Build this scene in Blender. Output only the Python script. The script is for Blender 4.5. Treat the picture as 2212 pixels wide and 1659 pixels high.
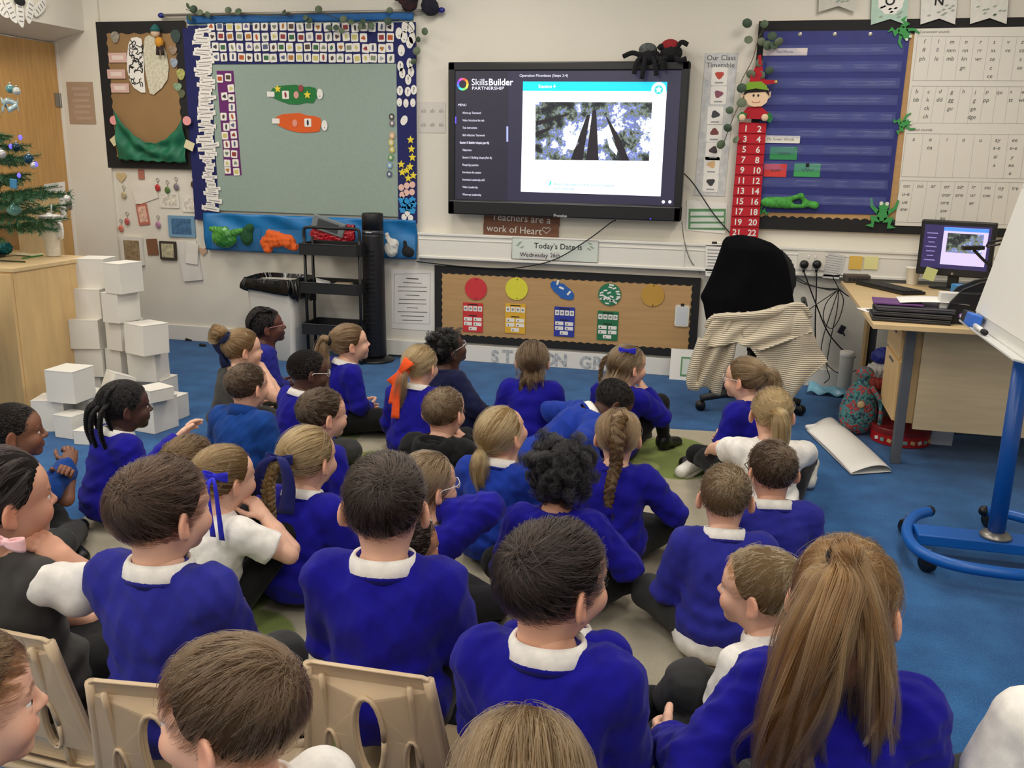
import bpy, bmesh, math, random
import numpy as np
from mathutils import Vector, Matrix
random.seed(7); RNG = np.random.default_rng(11)
for _o in list(bpy.data.objects): bpy.data.objects.remove(_o)
SC = bpy.context.scene; COL = SC.collection

# ---------------------------------------------------------------- camera, world, lights, exposure
CAM = np.array([0.0, -6.2, 1.455]); FPX = 1985.0; CX, CY = 1106.0, 829.5
_p, _y, _r = (math.radians(v) for v in (14.1, 13.75, 1.05))
FWD = np.array([-math.sin(_y)*math.cos(_p), math.cos(_y)*math.cos(_p), -math.sin(_p)])
_rt = np.array([math.cos(_y), math.sin(_y), 0.0]); _up = np.cross(_rt, FWD)
RGT = math.cos(_r)*_rt + math.sin(_r)*_up; UPV = -math.sin(_r)*_rt + math.cos(_r)*_up
cd = bpy.data.cameras.new('camera'); cam = bpy.data.objects.new('camera', cd); COL.objects.link(cam)
cd.sensor_width = 36.0; cd.lens = FPX/2212.0*36.0; cd.clip_start = 0.05
M = Matrix.Identity(4)
for i in range(3):
    M[i][0] = RGT[i]; M[i][1] = UPV[i]; M[i][2] = -FWD[i]; M[i][3] = CAM[i]
cam.matrix_world = M; SC.camera = cam
w = bpy.data.worlds.new('world'); SC.world = w; w.use_nodes = True
w.node_tree.nodes['Background'].inputs[0].default_value = (1.0, 0.95, 0.88, 1); w.node_tree.nodes['Background'].inputs[1].default_value = 0.25
SC.view_settings.view_transform = 'Standard'; SC.view_settings.look = 'None'
SC.view_settings.exposure = 0.0; SC.view_settings.gamma = 1.0; SC.view_settings.use_curve_mapping = False
CEIL = 2.95
def area(name, loc, sx, sy, power, col=(1, 0.93, 0.83), rot=(0, 0, 0)):
    l = bpy.data.lights.new(name, 'AREA'); l.shape = 'RECTANGLE'; l.size = sx; l.size_y = sy; l.energy = power; l.color = col
    o = bpy.data.objects.new(name, l); COL.objects.link(o); o.location = loc; o.rotation_euler = rot; return o
for lx in (-4.0, -1.6, 0.8):
    for ly in (-1.5, -3.7, -5.9, -8.0):
        area('ceiling_panel_lamp', (lx, ly, CEIL-0.03), 0.6, 1.2, 27)

# ---------------------------------------------------------------- helpers: photo pixel -> place on a known plane of the room
def ray(px, py): return FWD*FPX + RGT*(px-CX) - UPV*(py-CY)
def on_y(px, py, y=0.0):
    d = ray(px, py); return CAM + d*((y-CAM[1])/d[1])
def on_z(px, py, z=0.0):
    d = ray(px, py); return CAM + d*((z-CAM[2])/d[2])
def on_x(px, py, x):
    d = ray(px, py); return CAM + d*((x-CAM[0])/d[0])

# ---------------------------------------------------------------- materials
MATS = {}
def lin(c):
    return tuple(((v/255)/12.92 if v/255 <= 0.04045 else ((v/255+0.055)/1.055)**2.4) for v in c) + (1.0,)
def mat(name, rgb=(200, 200, 200), rough=0.6, var=0.0, vscale=8.0, bump=0.0, bscale=200.0, metal=0.0, spec=0.5, sheen=0.0,
        rgb2=None, wood=False, emit=0.0, alpha=1.0, coat=0.0, wave=None, coords='Object'):
    if name in MATS: return MATS[name]
    m = bpy.data.materials.new(name); m.use_nodes = True; nt = m.node_tree; N = nt.nodes; L = nt.links
    b = N['Principled BSDF']; c = lin(rgb)
    b.inputs['Base Color'].default_value = c; b.inputs['Roughness'].default_value = rough
    b.inputs['Metallic'].default_value = metal; b.inputs['Specular IOR Level'].default_value = spec
    b.inputs['Sheen Weight'].default_value = sheen; b.inputs['Coat Weight'].default_value = coat
    b.inputs['Alpha'].default_value = alpha
    if emit: b.inputs['Emission Color'].default_value = c; b.inputs['Emission Strength'].default_value = emit
    tc = N.new('ShaderNodeTexCoord')
    if var or rgb2:
        mp = N.new('ShaderNodeMapping'); L.new(tc.outputs[coords], mp.inputs[0])
        if wood: mp.inputs['Scale'].default_value = wood
        nz = N.new('ShaderNodeTexNoise'); nz.inputs['Scale'].default_value = vscale; nz.inputs['Detail'].default_value = 5
        L.new(mp.outputs[0], nz.inputs['Vector'])
        mx = N.new('ShaderNodeMix'); mx.data_type = 'RGBA'
        if rgb2: mx.inputs[6].default_value = c; mx.inputs[7].default_value = lin(rgb2)
        else:
            mx.inputs[6].default_value = tuple(v*(1-var) for v in c[:3])+(1,); mx.inputs[7].default_value = tuple(min(1, v*(1+var)) for v in c[:3])+(1,)
        rp = N.new('ShaderNodeMapRange'); rp.inputs[1].default_value = 0.35; rp.inputs[2].default_value = 0.65
        L.new(nz.outputs[0], rp.inputs[0]); L.new(rp.outputs[0], mx.inputs[0]); L.new(mx.outputs[2], b.inputs['Base Color'])
        if emit: L.new(mx.outputs[2], b.inputs['Emission Color'])
    if bump or wave:
        bp = N.new('ShaderNodeBump'); bp.inputs['Strength'].default_value = bump or 0.5; bp.inputs['Distance'].default_value = 0.004
        if wave:
            wv = N.new('ShaderNodeTexWave'); wv.inputs['Scale'].default_value = wave; wv.inputs['Distortion'].default_value = 1.0
            L.new(tc.outputs[coords], wv.inputs[0]); L.new(wv.outputs[0], bp.inputs['Height'])
        else:
            n2 = N.new('ShaderNodeTexNoise'); n2.inputs['Scale'].default_value = bscale; n2.inputs['Detail'].default_value = 3
            L.new(tc.outputs[coords], n2.inputs['Vector']); L.new(n2.outputs[0], bp.inputs['Height'])
        L.new(bp.outputs[0], b.inputs['Normal'])
    MATS[name] = m; return m

# ---------------------------------------------------------------- mesh building
def mesh_np(name, V, Q, mt=None, smooth=True):
    me = bpy.data.meshes.new(name); V = np.asarray(V, np.float32); Q = np.asarray(Q, np.int32); k = Q.shape[1]
    me.vertices.add(len(V)); me.vertices.foreach_set('co', V.ravel())
    me.loops.add(Q.size); me.loops.foreach_set('vertex_index', Q.ravel())
    me.polygons.add(len(Q)); me.polygons.foreach_set('loop_start', np.arange(0, Q.size, k, dtype=np.int32))
    me.polygons.foreach_set('use_smooth', np.full(len(Q), smooth))
    me.update(calc_edges=True); me.validate()
    if mt: me.materials.append(mt)
    return me
def link(name, me, parent=None, loc=(0, 0, 0), rz=0.0):
    o = bpy.data.objects.new(name, me); COL.objects.link(o); o.location = loc; o.rotation_euler[2] = rz
    if parent: o.parent = parent
    return o
def tag(o, label=None, cat=None, group=None, kind=None):
    if label: o['label'] = label
    if cat: o['category'] = cat
    if group: o['group'] = group
    if kind: o['kind'] = kind
    return o
def thing(name, label, cat, loc=(0, 0, 0), rz=0.0, group=None):
    o = bpy.data.objects.new(name, None); COL.objects.link(o); o.location = loc; o.rotation_euler[2] = rz
    o.empty_display_size = 0.05
    return tag(o, label, cat, group)
def rotm(rx=0, ry=0, rz=0):
    return (Matrix.Rotation(rz, 3, 'Z') @ Matrix.Rotation(ry, 3, 'Y') @ Matrix.Rotation(rx, 3, 'X'))
class MB:
    """collects shapes and links them as one mesh object"""
    def __init__(s): s.v = []; s.f = []; s.m = []; s.mi = 0
    def add(s, vs, fs):
        n = len(s.v); s.v += [tuple(v) for v in vs]; s.f += [tuple(i+n for i in f) for f in fs]; s.m += [s.mi]*len(fs); return s
    def box(s, c, d, rot=None, bev=0.0):
        bm = bmesh.new(); bmesh.ops.create_cube(bm, size=1.0)
        for v in bm.verts: v.co = Vector((v.co.x*d[0], v.co.y*d[1], v.co.z*d[2]))
        if bev: bmesh.ops.bevel(bm, geom=bm.edges[:], offset=bev, segments=2, affect='EDGES', profile=0.5)
        R = rot or Matrix.Identity(3); c = Vector(c); bm.verts.index_update()
        s.add([R @ v.co + c for v in bm.verts], [[v.index for v in f.verts] for f in bm.faces]); bm.free(); return s
    def prism(s, poly, y0, y1, M=None, bev=0.0):
        """polygon in x,z pushed from y0 to y1 (y towards the wall)"""
        n = len(poly); vs = [(x, y0, z) for x, z in poly] + [(x, y1, z) for x, z in poly]
        if M: vs = [M @ Vector(v) for v in vs]
        fs = [list(range(n)), list(range(2*n-1, n-1, -1))] + [[i, i+n, (i+1) % n+n, (i+1) % n] for i in range(n)]
        return s.add(vs, fs)
    def tube(s, pts, r, n=8, caps=True, flat=1.0):
        pts = [Vector(p) for p in pts]; rs = r if isinstance(r, (list, tuple)) else [r]*len(pts); b = len(s.v); vs = []; fs = []
        u = None
        for i, p in enumerate(pts):
            t = (pts[min(i+1, len(pts)-1)] - pts[max(i-1, 0)])
            t = t.normalized() if t.length > 1e-9 else Vector((0, 0, 1))
            if u is None: u = t.orthogonal().normalized()
            u = (u - t*u.dot(t)); u = u.normalized() if u.length > 1e-6 else t.orthogonal().normalized()
            w = t.cross(u)
            vs += [p + (u*math.cos(a) + w*math.sin(a)*flat)*rs[i] for a in (2*math.pi*k/n for k in range(n))]
        m = len(pts)
        for i in range(m-1):
            for k in range(n): fs.append([i*n+k, i*n+(k+1) % n, (i+1)*n+(k+1) % n, (i+1)*n+k])
        if caps: fs.append(list(range(n-1, -1, -1))); fs.append([(m-1)*n+k for k in range(n)])
        return s.add(vs, fs)
    def lathe(s, prof, c=(0, 0, 0), n=24, R=None, sx=1.0, sy=1.0):
        c = Vector(c); vs = []; fs = []; m = len(prof)
        for r, z in prof:
            for k in range(n):
                a = 2*math.pi*k/n; v = Vector((r*math.cos(a)*sx, r*math.sin(a)*sy, z)); vs.append((R @ v if R else v) + c)
        for i in range(m-1):
            for k in range(n): fs.append([i*n+k, i*n+(k+1) % n, (i+1)*n+(k+1) % n, (i+1)*n+k])
        fs.append(list(range(n-1, -1, -1))); fs.append([(m-1)*n+k for k in range(n)])
        return s.add(vs, fs)
    def ball(s, c, r, n=12, m=8, R=None):
        if not isinstance(r, (tuple, list)): r = (r, r, r)
        vs = []; fs = []; c = Vector(c)
        for i in range(1, m):
            t = math.pi*i/m
            for k in range(n):
                a = 2*math.pi*k/n; v = Vector((r[0]*math.sin(t)*math.cos(a), r[1]*math.sin(t)*math.sin(a), r[2]*math.cos(t))); vs.append((R @ v if R else v)+c)
        top = Vector((0, 0, r[2])); bot = -top
        vs += [(R @ top if R else top)+c, (R @ bot if R else bot)+c]; T = len(vs)-2
        for i in range(m-2):
            for k in range(n): fs.append([i*n+k, (i+1)*n+k, (i+1)*n+(k+1) % n, i*n+(k+1) % n])
        for k in range(n): fs.append([T, k, (k+1) % n]); fs.append([T+1, (m-2)*n+(k+1) % n, (m-2)*n+k])
        return s.add(vs, fs)
    def grid(s, fn, nu, nv, thick=0.0):
        """sheet from fn(u,v) -> point, u and v in 0..1"""
        P = [[Vector(fn(i/nu, j/nv)) for j in range(nv+1)] for i in range(nu+1)]
        vs = [p for row in P for p in row]; fs = [[i*(nv+1)+j, (i+1)*(nv+1)+j, (i+1)*(nv+1)+j+1, i*(nv+1)+j+1] for i in range(nu) for j in range(nv)]
        if thick:
            n0 = len(vs); nn = []
            for i in range(nu+1):
                for j in range(nv+1):
                    a = P[min(i+1, nu)][j]-P[max(i-1, 0)][j]; b = P[i][min(j+1, nv)]-P[i][max(j-1, 0)]; q = a.cross(b)
                    nn.append(q.normalized() if q.length > 1e-12 else Vector((0, 0, 1)))
            vs += [v - n*thick for v, n in zip(vs, nn)]
            fs += [[k+n0 for k in reversed(f)] for f in fs]
            ring = [(i, 0) for i in range(nu)] + [(nu, j) for j in range(nv)] + [(i, nv) for i in range(nu, 0, -1)] + [(0, j) for j in range(nv, 0, -1)]
            ids = [i*(nv+1)+j for i, j in ring]
            for a, b in zip(ids, ids[1:]+ids[:1]): fs.append([a, a+n0, b+n0, b])
        return s.add(vs, fs)
    def build(s, name, mts, parent=None, smooth=False, loc=(0, 0, 0), rz=0.0, angle=None):
        me = bpy.data.meshes.new(name); me.from_pydata(s.v, [], s.f)
        for m in (mts if isinstance(mts, (list, tuple)) else [mts]): me.materials.append(m)
        if any(s.m): me.polygons.foreach_set('material_index', s.m)
        if smooth: me.polygons.foreach_set('use_smooth', [True]*len(s.f))
        bm = bmesh.new(); bm.from_mesh(me); bmesh.ops.recalc_face_normals(bm, faces=bm.faces[:])
        if smooth and angle:
            for e in bm.edges:
                if len(e.link_faces) == 2 and e.calc_face_angle(0) > angle: e.smooth = False
        bm.to_mesh(me); bm.free(); me.update()
        return link(name, me, parent, loc, rz)
def spline(pts, n=8):
    P = [np.array(p, float) for p in pts]; P = [2*P[0]-P[1]] + P + [2*P[-1]-P[-2]]; out = []
    for i in range(1, len(P)-2):
        for k in range(n):
            t = k/n; a, b, c, d = P[i-1:i+3]
            out.append(0.5*((2*b)+(-a+c)*t+(2*a-5*b+4*c-d)*t*t+(-a+3*b-3*c+d)*t**3))
    out.append(P[-2]); return out
def ring_poly(cx, cz, rx, rz, n=24, wob=0.0, k=0, ph=0.0):
    return [(cx+rx*(1+wob*math.sin(k*a+ph))*math.cos(a), cz+rz*(1+wob*math.sin(k*a+ph))*math.sin(a)) for a in (2*math.pi*i/n for i in range(n))]
def rrect(cx, cz, w, h, r=0.004, rot=0.0, n=3):
    P = []
    for sx, sz, a0 in ((1, 1, 0), (-1, 1, 90), (-1, -1, 180), (1, -1, 270)):
        for i in range(n+1):
            a = math.radians(a0+90*i/n); P.append((sx*(w/2-r)+r*math.cos(a), sz*(h/2-r)+r*math.sin(a)))
    c, s = math.cos(rot), math.sin(rot)
    return [(cx+x*c-z*s, cz+x*s+z*c) for x, z in P]
_TXT = {}
def text_geo(s, size=1.0, align='CENTER', shear=0.0, bold=0.0):
    key = (s, align, shear, bold)
    if key not in _TXT:
        cu = bpy.data.curves.new('t', 'FONT'); cu.body = s; cu.size = 1.0; cu.align_x = align; cu.resolution_u = 3; cu.shear = shear; cu.offset = bold
        o = bpy.data.objects.new('t', cu); COL.objects.link(o)
        me = bpy.data.meshes.new_from_object(o); _TXT[key] = ([tuple(v.co) for v in me.vertices], [tuple(p.vertices) for p in me.polygons])
        bpy.data.objects.remove(o); bpy.data.meshes.remove(me); bpy.data.curves.remove(cu)
    vs, fs = _TXT[key]; return [(x*size, y*size) for x, y, _ in vs], fs
def put_text(mb, s, x, z, y, size, align='CENTER', shear=0.0, rot=0.0, bold=0.0, sx=1.0):
    vs, fs = text_geo(s, size, align, shear, bold); c, sn = math.cos(rot), math.sin(rot)
    return mb.add([(x+a*sx*c-b*sn, y, z+a*sx*sn+b*c) for a, b in vs], fs)

# ---------------------------------------------------------------- smooth solids grown from rounded limbs
class Vol:
    def __init__(s, lo, hi, h):
        s.o = np.array(lo, np.float32); s.h = h; s.n = np.ceil((np.array(hi)-np.array(lo))/h).astype(int)+1
        s.F = np.full(tuple(s.n), 1.0, np.float32)
        s.ax = [(s.o[i]+h*np.arange(s.n[i], dtype=np.float32)) for i in range(3)]
    def sl(s, mn, mx):
        a = np.clip(np.floor((np.array(mn)-s.o)/s.h).astype(int), 0, s.n-1); b = np.clip(np.ceil((np.array(mx)-s.o)/s.h).astype(int)+1, 1, s.n)
        S = tuple(slice(i, j) for i, j in zip(a, b))
        return S, s.ax[0][S[0]][:, None, None], s.ax[1][S[1]][None, :, None], s.ax[2][S[2]][None, None, :]
    def mix(s, S, d, k, sub=False):
        f = s.F[S]
        if sub:
            h = np.clip(0.5-0.5*(f+d)/k, 0, 1); s.F[S] = f*(1-h)-d*h+k*h*(1-h)
        else:
            h = np.clip(0.5+0.5*(d-f)/k, 0, 1); s.F[S] = d*(1-h)+f*h-k*h*(1-h)
    def cap(s, a, b, ra, rb=None, k=0.02, sub=False):
        a = np.array(a, np.float32); b = np.array(b, np.float32); rb = ra if rb is None else rb; m = max(ra, rb)+k+2*s.h
        S, x, y, z = s.sl(np.minimum(a, b)-m, np.maximum(a, b)+m); ba = b-a; L = float(ba@ba)+1e-9
        px, py, pz = x-a[0], y-a[1], z-a[2]; t = np.clip((px*ba[0]+py*ba[1]+pz*ba[2])/L, 0, 1)
        d = np.sqrt((px-t*ba[0])**2+(py-t*ba[1])**2+(pz-t*ba[2])**2)-(ra+(rb-ra)*t); s.mix(S, d, k, sub)
    def ell(s, c, r, R=None, k=0.02, sub=False):
        c = np.array(c, np.float32); m = max(r)+k+2*s.h; S, x, y, z = s.sl(c-m, c+m); x, y, z = x-c[0], y-c[1], z-c[2]
        if R is not None:
            R = np.array(R, np.float32); q = [R[0, i]*x+R[1, i]*y+R[2, i]*z for i in range(3)]
        else: q = [x, y, z]
        k0 = np.sqrt(sum((q[i]/r[i])**2 for i in range(3))); k1 = np.sqrt(sum((q[i]/r[i]**2)**2 for i in range(3)))+1e-9
        s.mix(S, k0*(k0-1)/k1, k, sub)
    def near(s, p, n, rad):
        """flat cut at p with normal n, only within rad of p"""
        p = np.array(p, np.float32); S, x, y, z = s.sl(p-rad, p+rad)
        d = (x-p[0])*n[0]+(y-p[1])*n[1]+(z-p[2])*n[2]; r2 = (x-p[0])**2+(y-p[1])**2+(z-p[2])**2
        s.F[S] = np.where((r2 < rad*rad) & (d > s.F[S]), d, s.F[S])
    def fold(s, seed, amp=0.004, wl=(0.05, 0.13), n=9, zc=None, zamp=0.0):
        g = np.random.default_rng(seed); x, y, z = s.ax[0][:, None, None], s.ax[1][None, :, None], s.ax[2][None, None, :]
        msk = np.abs(s.F) < 0.05; ii = np.nonzero(msk); X, Y, Z = s.ax[0][ii[0]], s.ax[1][ii[1]], s.ax[2][ii[2]]; D = np.zeros(len(X), np.float32)
        for _ in range(n):
            v = g.normal(size=3); v /= np.linalg.norm(v); v *= 2*math.pi/g.uniform(*wl); D += (1-np.abs(np.sin(X*v[0]+Y*v[1]+Z*v[2]+g.uniform(0, 6))))*g.uniform(0.3, 1)-0.3
        D *= amp/math.sqrt(n)*1.6
        if zc is not None:
            wz = np.exp(-((Z-zc)/0.07)**2); D += zamp*wz*np.sin(Z*95+3*np.sin(X*17+seed)+2*np.sin(Y*15))
        s.F[ii] -= D
    def net(s):
        F = s.F; sg = F < 0; c = np.zeros(tuple(s.n-1), np.int8)
        for i in (0, 1):
            for j in (0, 1):
                for k in (0, 1): c += sg[i:i+s.n[0]-1, j:j+s.n[1]-1, k:k+s.n[2]-1]
        mx = (c > 0) & (c < 8); ce = np.argwhere(mx); idx = np.full(mx.shape, -1, np.int32); idx[mx] = np.arange(len(ce))
        acc = np.zeros((len(ce), 3), np.float32); cnt = np.zeros(len(ce), np.float32)
        cr = {(i, j, k): F[ce[:, 0]+i, ce[:, 1]+j, ce[:, 2]+k] for i in (0, 1) for j in (0, 1) for k in (0, 1)}
        for a in cr:
            for ax in range(3):
                if a[ax]: continue
                b = list(a); b[ax] = 1; va, vb = cr[a], cr[tuple(b)]; x = (va < 0) != (vb < 0); t = np.where(x, va/np.where(x, va-vb, 1), 0)
                for q in range(3): acc[:, q] += np.where(x, a[q]+(t if q == ax else 0), 0)
                cnt += x
        V = s.o+s.h*(ce+acc/cnt[:, None]); Q = []
        for ax in range(3):
            u, v = (ax+1) % 3, (ax+2) % 3; A = [slice(None)]*3; B = [slice(None)]*3; A[ax] = slice(0, -1); B[ax] = slice(1, None)
            for sl_ in (A, B): sl_[u] = slice(1, -1); sl_[v] = slice(1, -1)
            sa, sb = sg[tuple(A)], sg[tuple(B)]; e = np.argwhere(sa != sb)
            if not len(e): continue
            fl = sa[e[:, 0], e[:, 1], e[:, 2]]; e = e.copy(); e[:, u] += 1; e[:, v] += 1
            def id_(du, dv):
                w = e.copy(); w[:, u] -= du; w[:, v] -= dv; return idx[w[:, 0], w[:, 1], w[:, 2]]
            q = np.stack([id_(1, 1), id_(0, 1), id_(0, 0), id_(1, 0)], 1); q[~fl] = q[~fl][:, ::-1]; Q.append(q)
        Q = np.concatenate(Q) if Q else np.zeros((0, 4), int); return V, Q[(Q >= 0).all(1)]

# ---------------------------------------------------------------- the room
M_WALL = mat('wall paint', (226, 221, 208), 0.85, var=0.02, vscale=2, bump=0.08, bscale=120)
M_TRIM = mat('white gloss trim', (232, 229, 220), 0.35, bump=0.02)
M_CEIL = mat('ceiling white', (232, 230, 224), 0.9)
def structure(name, mb, m, smooth=False): return tag(mb.build(name, m, None, smooth), kind='structure')
XL = -5.064
cp = bpy.data.materials.new('blue carpet'); cp.use_nodes = True
def carpet(m, cols, sc):
    nt = m.node_tree; N = nt.nodes; L = nt.links; b = N['Principled BSDF']; b.inputs['Roughness'].default_value = 0.97; b.inputs['Specular IOR Level'].default_value = 0.1; b.inputs['Sheen Weight'].default_value = 0.15
    tc = N.new('ShaderNodeTexCoord'); a = N.new('ShaderNodeTexNoise'); a.inputs['Scale'].default_value = sc; a.inputs['Detail'].default_value = 4; L.new(tc.outputs['Object'], a.inputs[0])
    a2 = N.new('ShaderNodeTexNoise'); a2.inputs['Scale'].default_value = 6; a2.inputs['Detail'].default_value = 6; L.new(tc.outputs['Object'], a2.inputs[0])
    ad = N.new('ShaderNodeMath'); ad.operation = 'ADD'; L.new(a.outputs[0], ad.inputs[0]); L.new(a2.outputs[0], ad.inputs[1])
    r = N.new('ShaderNodeMapRange'); r.inputs[1].default_value = 0.75; r.inputs[2].default_value = 1.25; L.new(ad.outputs[0], r.inputs[0])
    mx = N.new('ShaderNodeMix'); mx.data_type = 'RGBA'; mx.inputs[6].default_value = lin(cols[0]); mx.inputs[7].default_value = lin(cols[1]); L.new(r.outputs[0], mx.inputs[0])
    bp = N.new('ShaderNodeBump'); bp.inputs['Strength'].default_value = 0.6; bp.inputs['Distance'].default_value = 0.004; L.new(a.outputs[0], bp.inputs['Height']); L.new(bp.outputs[0], b.inputs['Normal'])
    L.new(mx.outputs[2], b.inputs['Base Color']); return mx, tc
carpet(cp, ((28, 72, 122), (46, 102, 156)), 160)
structure('floor', MB().box((-0.8, -4.4, -0.05), (9.2, 9.2, 0.1)), cp)
structure('wall_back', MB().box((-0.8, 0.06, CEIL/2), (9.2, 0.12, CEIL)), M_WALL)
structure('wall_right', MB().box((3.46, -4.4, CEIL/2), (0.12, 9.0, CEIL)), M_WALL)
structure('wall_rear', MB().box((-0.8, -9.06, CEIL/2), (9.2, 0.12, CEIL)), M_WALL)
structure('ceiling', MB().box((-0.8, -4.4, CEIL+0.05), (9.2, 9.2, 0.1)), M_CEIL)
lw = MB().box((XL-0.06, -5.0, CEIL/2), (0.12, 8.0, CEIL)); lw.box((XL-0.06, -0.55, 2.58), (0.12, 1.1, 0.75))
structure('wall_left', lw, M_WALL)
sof = [(XL, CEIL), (XL, 2.188), (-4.777, 2.266), (-4.777, CEIL)]
structure('trim_bulkhead', MB().prism(sof, -9.0, 0.0), M_WALL)
# shallow step in the back wall beside the door, and the corner bead
structure('trim_corner', MB().box((-4.86, -0.012, CEIL/2), (0.41, 0.024, CEIL)), M_WALL)
# door in the left wall
dr = thing('door_1', None, None, (XL, -0.5, 0)); dr['kind'] = 'structure'
M_DOOR = mat('oak door', (196, 152, 92), 0.5, var=0.10, vscale=5, wood=(1, 9, 0.7))
MB().box((0.0, 0.02, 1.09), (0.044, 0.90, 2.18), bev=0.003).build('leaf', M_DOOR, dr)
fr = MB().box((0.01, 0.485, 1.09), (0.06, 0.03, 2.18)); fr.box((0.01, -0.455, 1.09), (0.06, 0.04, 2.18)); fr.build('frame', M_TRIM, dr)
M_STEEL = mat('brushed steel', (150, 146, 138), 0.35, metal=0.8)
for z in (1.78, 1.03, 0.3):
    h = MB().tube([(0.03, 0.468, z-0.05), (0.03, 0.468, z+0.05)], 0.009, 8); h.box((0.026, 0.44, z), (0.004, 0.05, 0.1)); h.build('hinge', M_STEEL, dr, smooth=False)
hd = MB().tube([(0.03, -0.36, 1.0), (0.07, -0.36, 1.0), (0.07, -0.25, 1.0)], 0.009, 8); hd.build('handle', M_STEEL, dr, smooth=True)
bb = MB().box((0.0-1.0, -0.009, 0.060), (7.6, 0.018, 0.12), bev=0.004); structure('baseboard_back', bb, M_TRIM)
structure('baseboard_left', MB().box((XL+0.009, -4.9, 0.06), (0.018, 7.8, 0.12), bev=0.004), M_TRIM)
# dado trunking on the back wall
tr = MB().box((0.6, -0.030, 0.818), (5.6, 0.060, 0.176), bev=0.006); tr.box((0.6, -0.062, 0.898), (5.6, 0.012, 0.018), bev=0.003); tr.box((0.6, -0.062, 0.738), (5.6, 0.012, 0.018), bev=0.003); tr.box((0.6, -0.062, 0.862), (5.6, 0.004, 0.004)); tr.box((-0.36, -0.062, 0.818), (0.012, 0.006, 0.17))
structure('trim_trunking', tr, M_TRIM)
# rug with printed green leaves
rm = bpy.data.materials.new('rug leaves'); rm.use_nodes = True
mx, tc = carpet(rm, ((160, 151, 130), (174, 166, 146)), 220)
nt = rm.node_tree; N = nt.nodes; L = nt.links; bs = N['Principled BSDF']; prev = mx.outputs[2]
for sc, th, col, off, st in ((1.75, 0.42, (118, 132, 66), 0.0, (1.0, 0.62, 1)), (2.3, 0.27, (150, 160, 92), 7.3, (0.7, 1.0, 1))):
    mp = N.new('ShaderNodeMapping'); mp.inputs['Location'].default_value = (off, off*0.6, 0); mp.inputs['Rotation'].default_value = (0, 0, off); mp.inputs['Scale'].default_value = st; L.new(tc.outputs['Object'], mp.inputs[0])
    vo = N.new('ShaderNodeTexVoronoi'); vo.inputs['Scale'].default_value = sc; vo.inputs['Randomness'].default_value = 0.8; L.new(mp.outputs[0], vo.inputs['Vector'])
    r = N.new('ShaderNodeMapRange'); r.inputs[1].default_value = th; r.inputs[2].default_value = th+0.015; r.inputs[3].default_value = 1; r.inputs[4].default_value = 0; L.new(vo.outputs['Distance'], r.inputs[0])
    n3 = N.new('ShaderNodeTexNoise'); n3.inputs['Scale'].default_value = 150; L.new(tc.outputs['Object'], n3.inputs[0])
    g = N.new('ShaderNodeMix'); g.data_type = 'RGBA'; g.inputs[6].default_value = lin(tuple(v*0.8 for v in col)); g.inputs[7].default_value = lin(tuple(min(255, v*1.15) for v in col)); L.new(n3.outputs[0], g.inputs[0])
    m2 = N.new('ShaderNodeMix'); m2.data_type = 'RGBA'; L.new(r.outputs[0], m2.inputs[0]); L.new(prev, m2.inputs[6]); L.new(g.outputs[2], m2.inputs[7]); prev = m2.outputs[2]
L.new(prev, bs.inputs['Base Color'])
rg = MB().box((0, 0, 0.003), (2.78, 3.0, 0.006), bev=0.002).build('rug', rm, None, loc=(-1.12, -2.90, 0.0005), rz=math.radians(6))
tag(rg, 'beige rug with printed green leaf ovals under the seated children', 'rug')

# ---------------------------------------------------------------- displays on the back wall
def pt(px, py, y): q = on_y(px, py, y); return (q[0], q[2])
def pscale(px, py, y): return float((on_y(px, py, y)-CAM)@FWD)/FPX
def wr(x0, y0, x1, y1, y=0.0):
    a, b = pt(x0, (y0+y1)/2, y)[0], pt(x1, (y0+y1)/2, y)[0]; t, d = pt((x0+x1)/2, y0, y)[1], pt((x0+x1)/2, y1, y)[1]
    return (a+b)/2, (t+d)/2, b-a, t-d
def ptext(mb, s, px, py, y, hpx, align='CENTER', **k):
    x, z = pt(px, py, y); return put_text(mb, s, x, z, y, hpx*pscale(px, py, y), align, **k)
def sheet(name, m, rect, y, parent=None, th=0.0015, r=0.003, rot=0.0):
    """a thin card on the wall: rect in photo pixels, y its distance in front of the wall; the object's origin is the card's middle"""
    cx, cz, w_, h_ = wr(*rect, -y); b = MB().prism(rrect(0, 0, w_, h_, min(r, w_/3, h_/3), rot), -th, 0)
    o = b.build(name, m, parent); pl = parent.location if parent else Vector((0, 0, 0)); o.location = (cx-pl[0], -y-pl[1], cz-pl[2]); return o
def poly_px(pts, y): return [pt(a, b, -y) for a, b in pts]
def flat(name, m, pts, y, parent=None, th=0.002):
    P = poly_px(pts, y); cx = sum(p[0] for p in P)/len(P); cz = sum(p[1] for p in P)/len(P); o = MB().prism([(a-cx, b-cz) for a, b in P], -th, 0).build(name, m, parent)
    pl = parent.location if parent else Vector((0, 0, 0)); o.location = (cx-pl[0], -y-pl[1], cz-pl[2]); return o
def scallop(x0, x1, z0, z1, bw, n_h, n_v, y, m, parent):
    """border of card: four strips with a scalloped inner edge"""
    def strip(ax, a0, a1, out, inn, n):
        P = [(a0, out), (a1, out)]; k = n*4
        for i in range(k+1):
            t = i/k; a = a1+(a0-a1)*t; d = 0.16*abs(math.sin(math.pi*t*n)); P.append((a, inn+(inn-out)*d))
        P = [p if ax == 'h' else (p[1], p[0]) for p in P]; dy = 0.0006 if ax == 'v' else 0.0; MB().prism(P, -y-0.002-dy, -y-dy).build('border_strip', m, parent)
    strip('h', x0, x1, z1, z1-bw, n_h); strip('h', x0, x1, z0, z0+bw, n_h); strip('v', z0, z1, x0, x0+bw, n_v); strip('v', z0, z1, x1, x1-bw, n_v)
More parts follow.
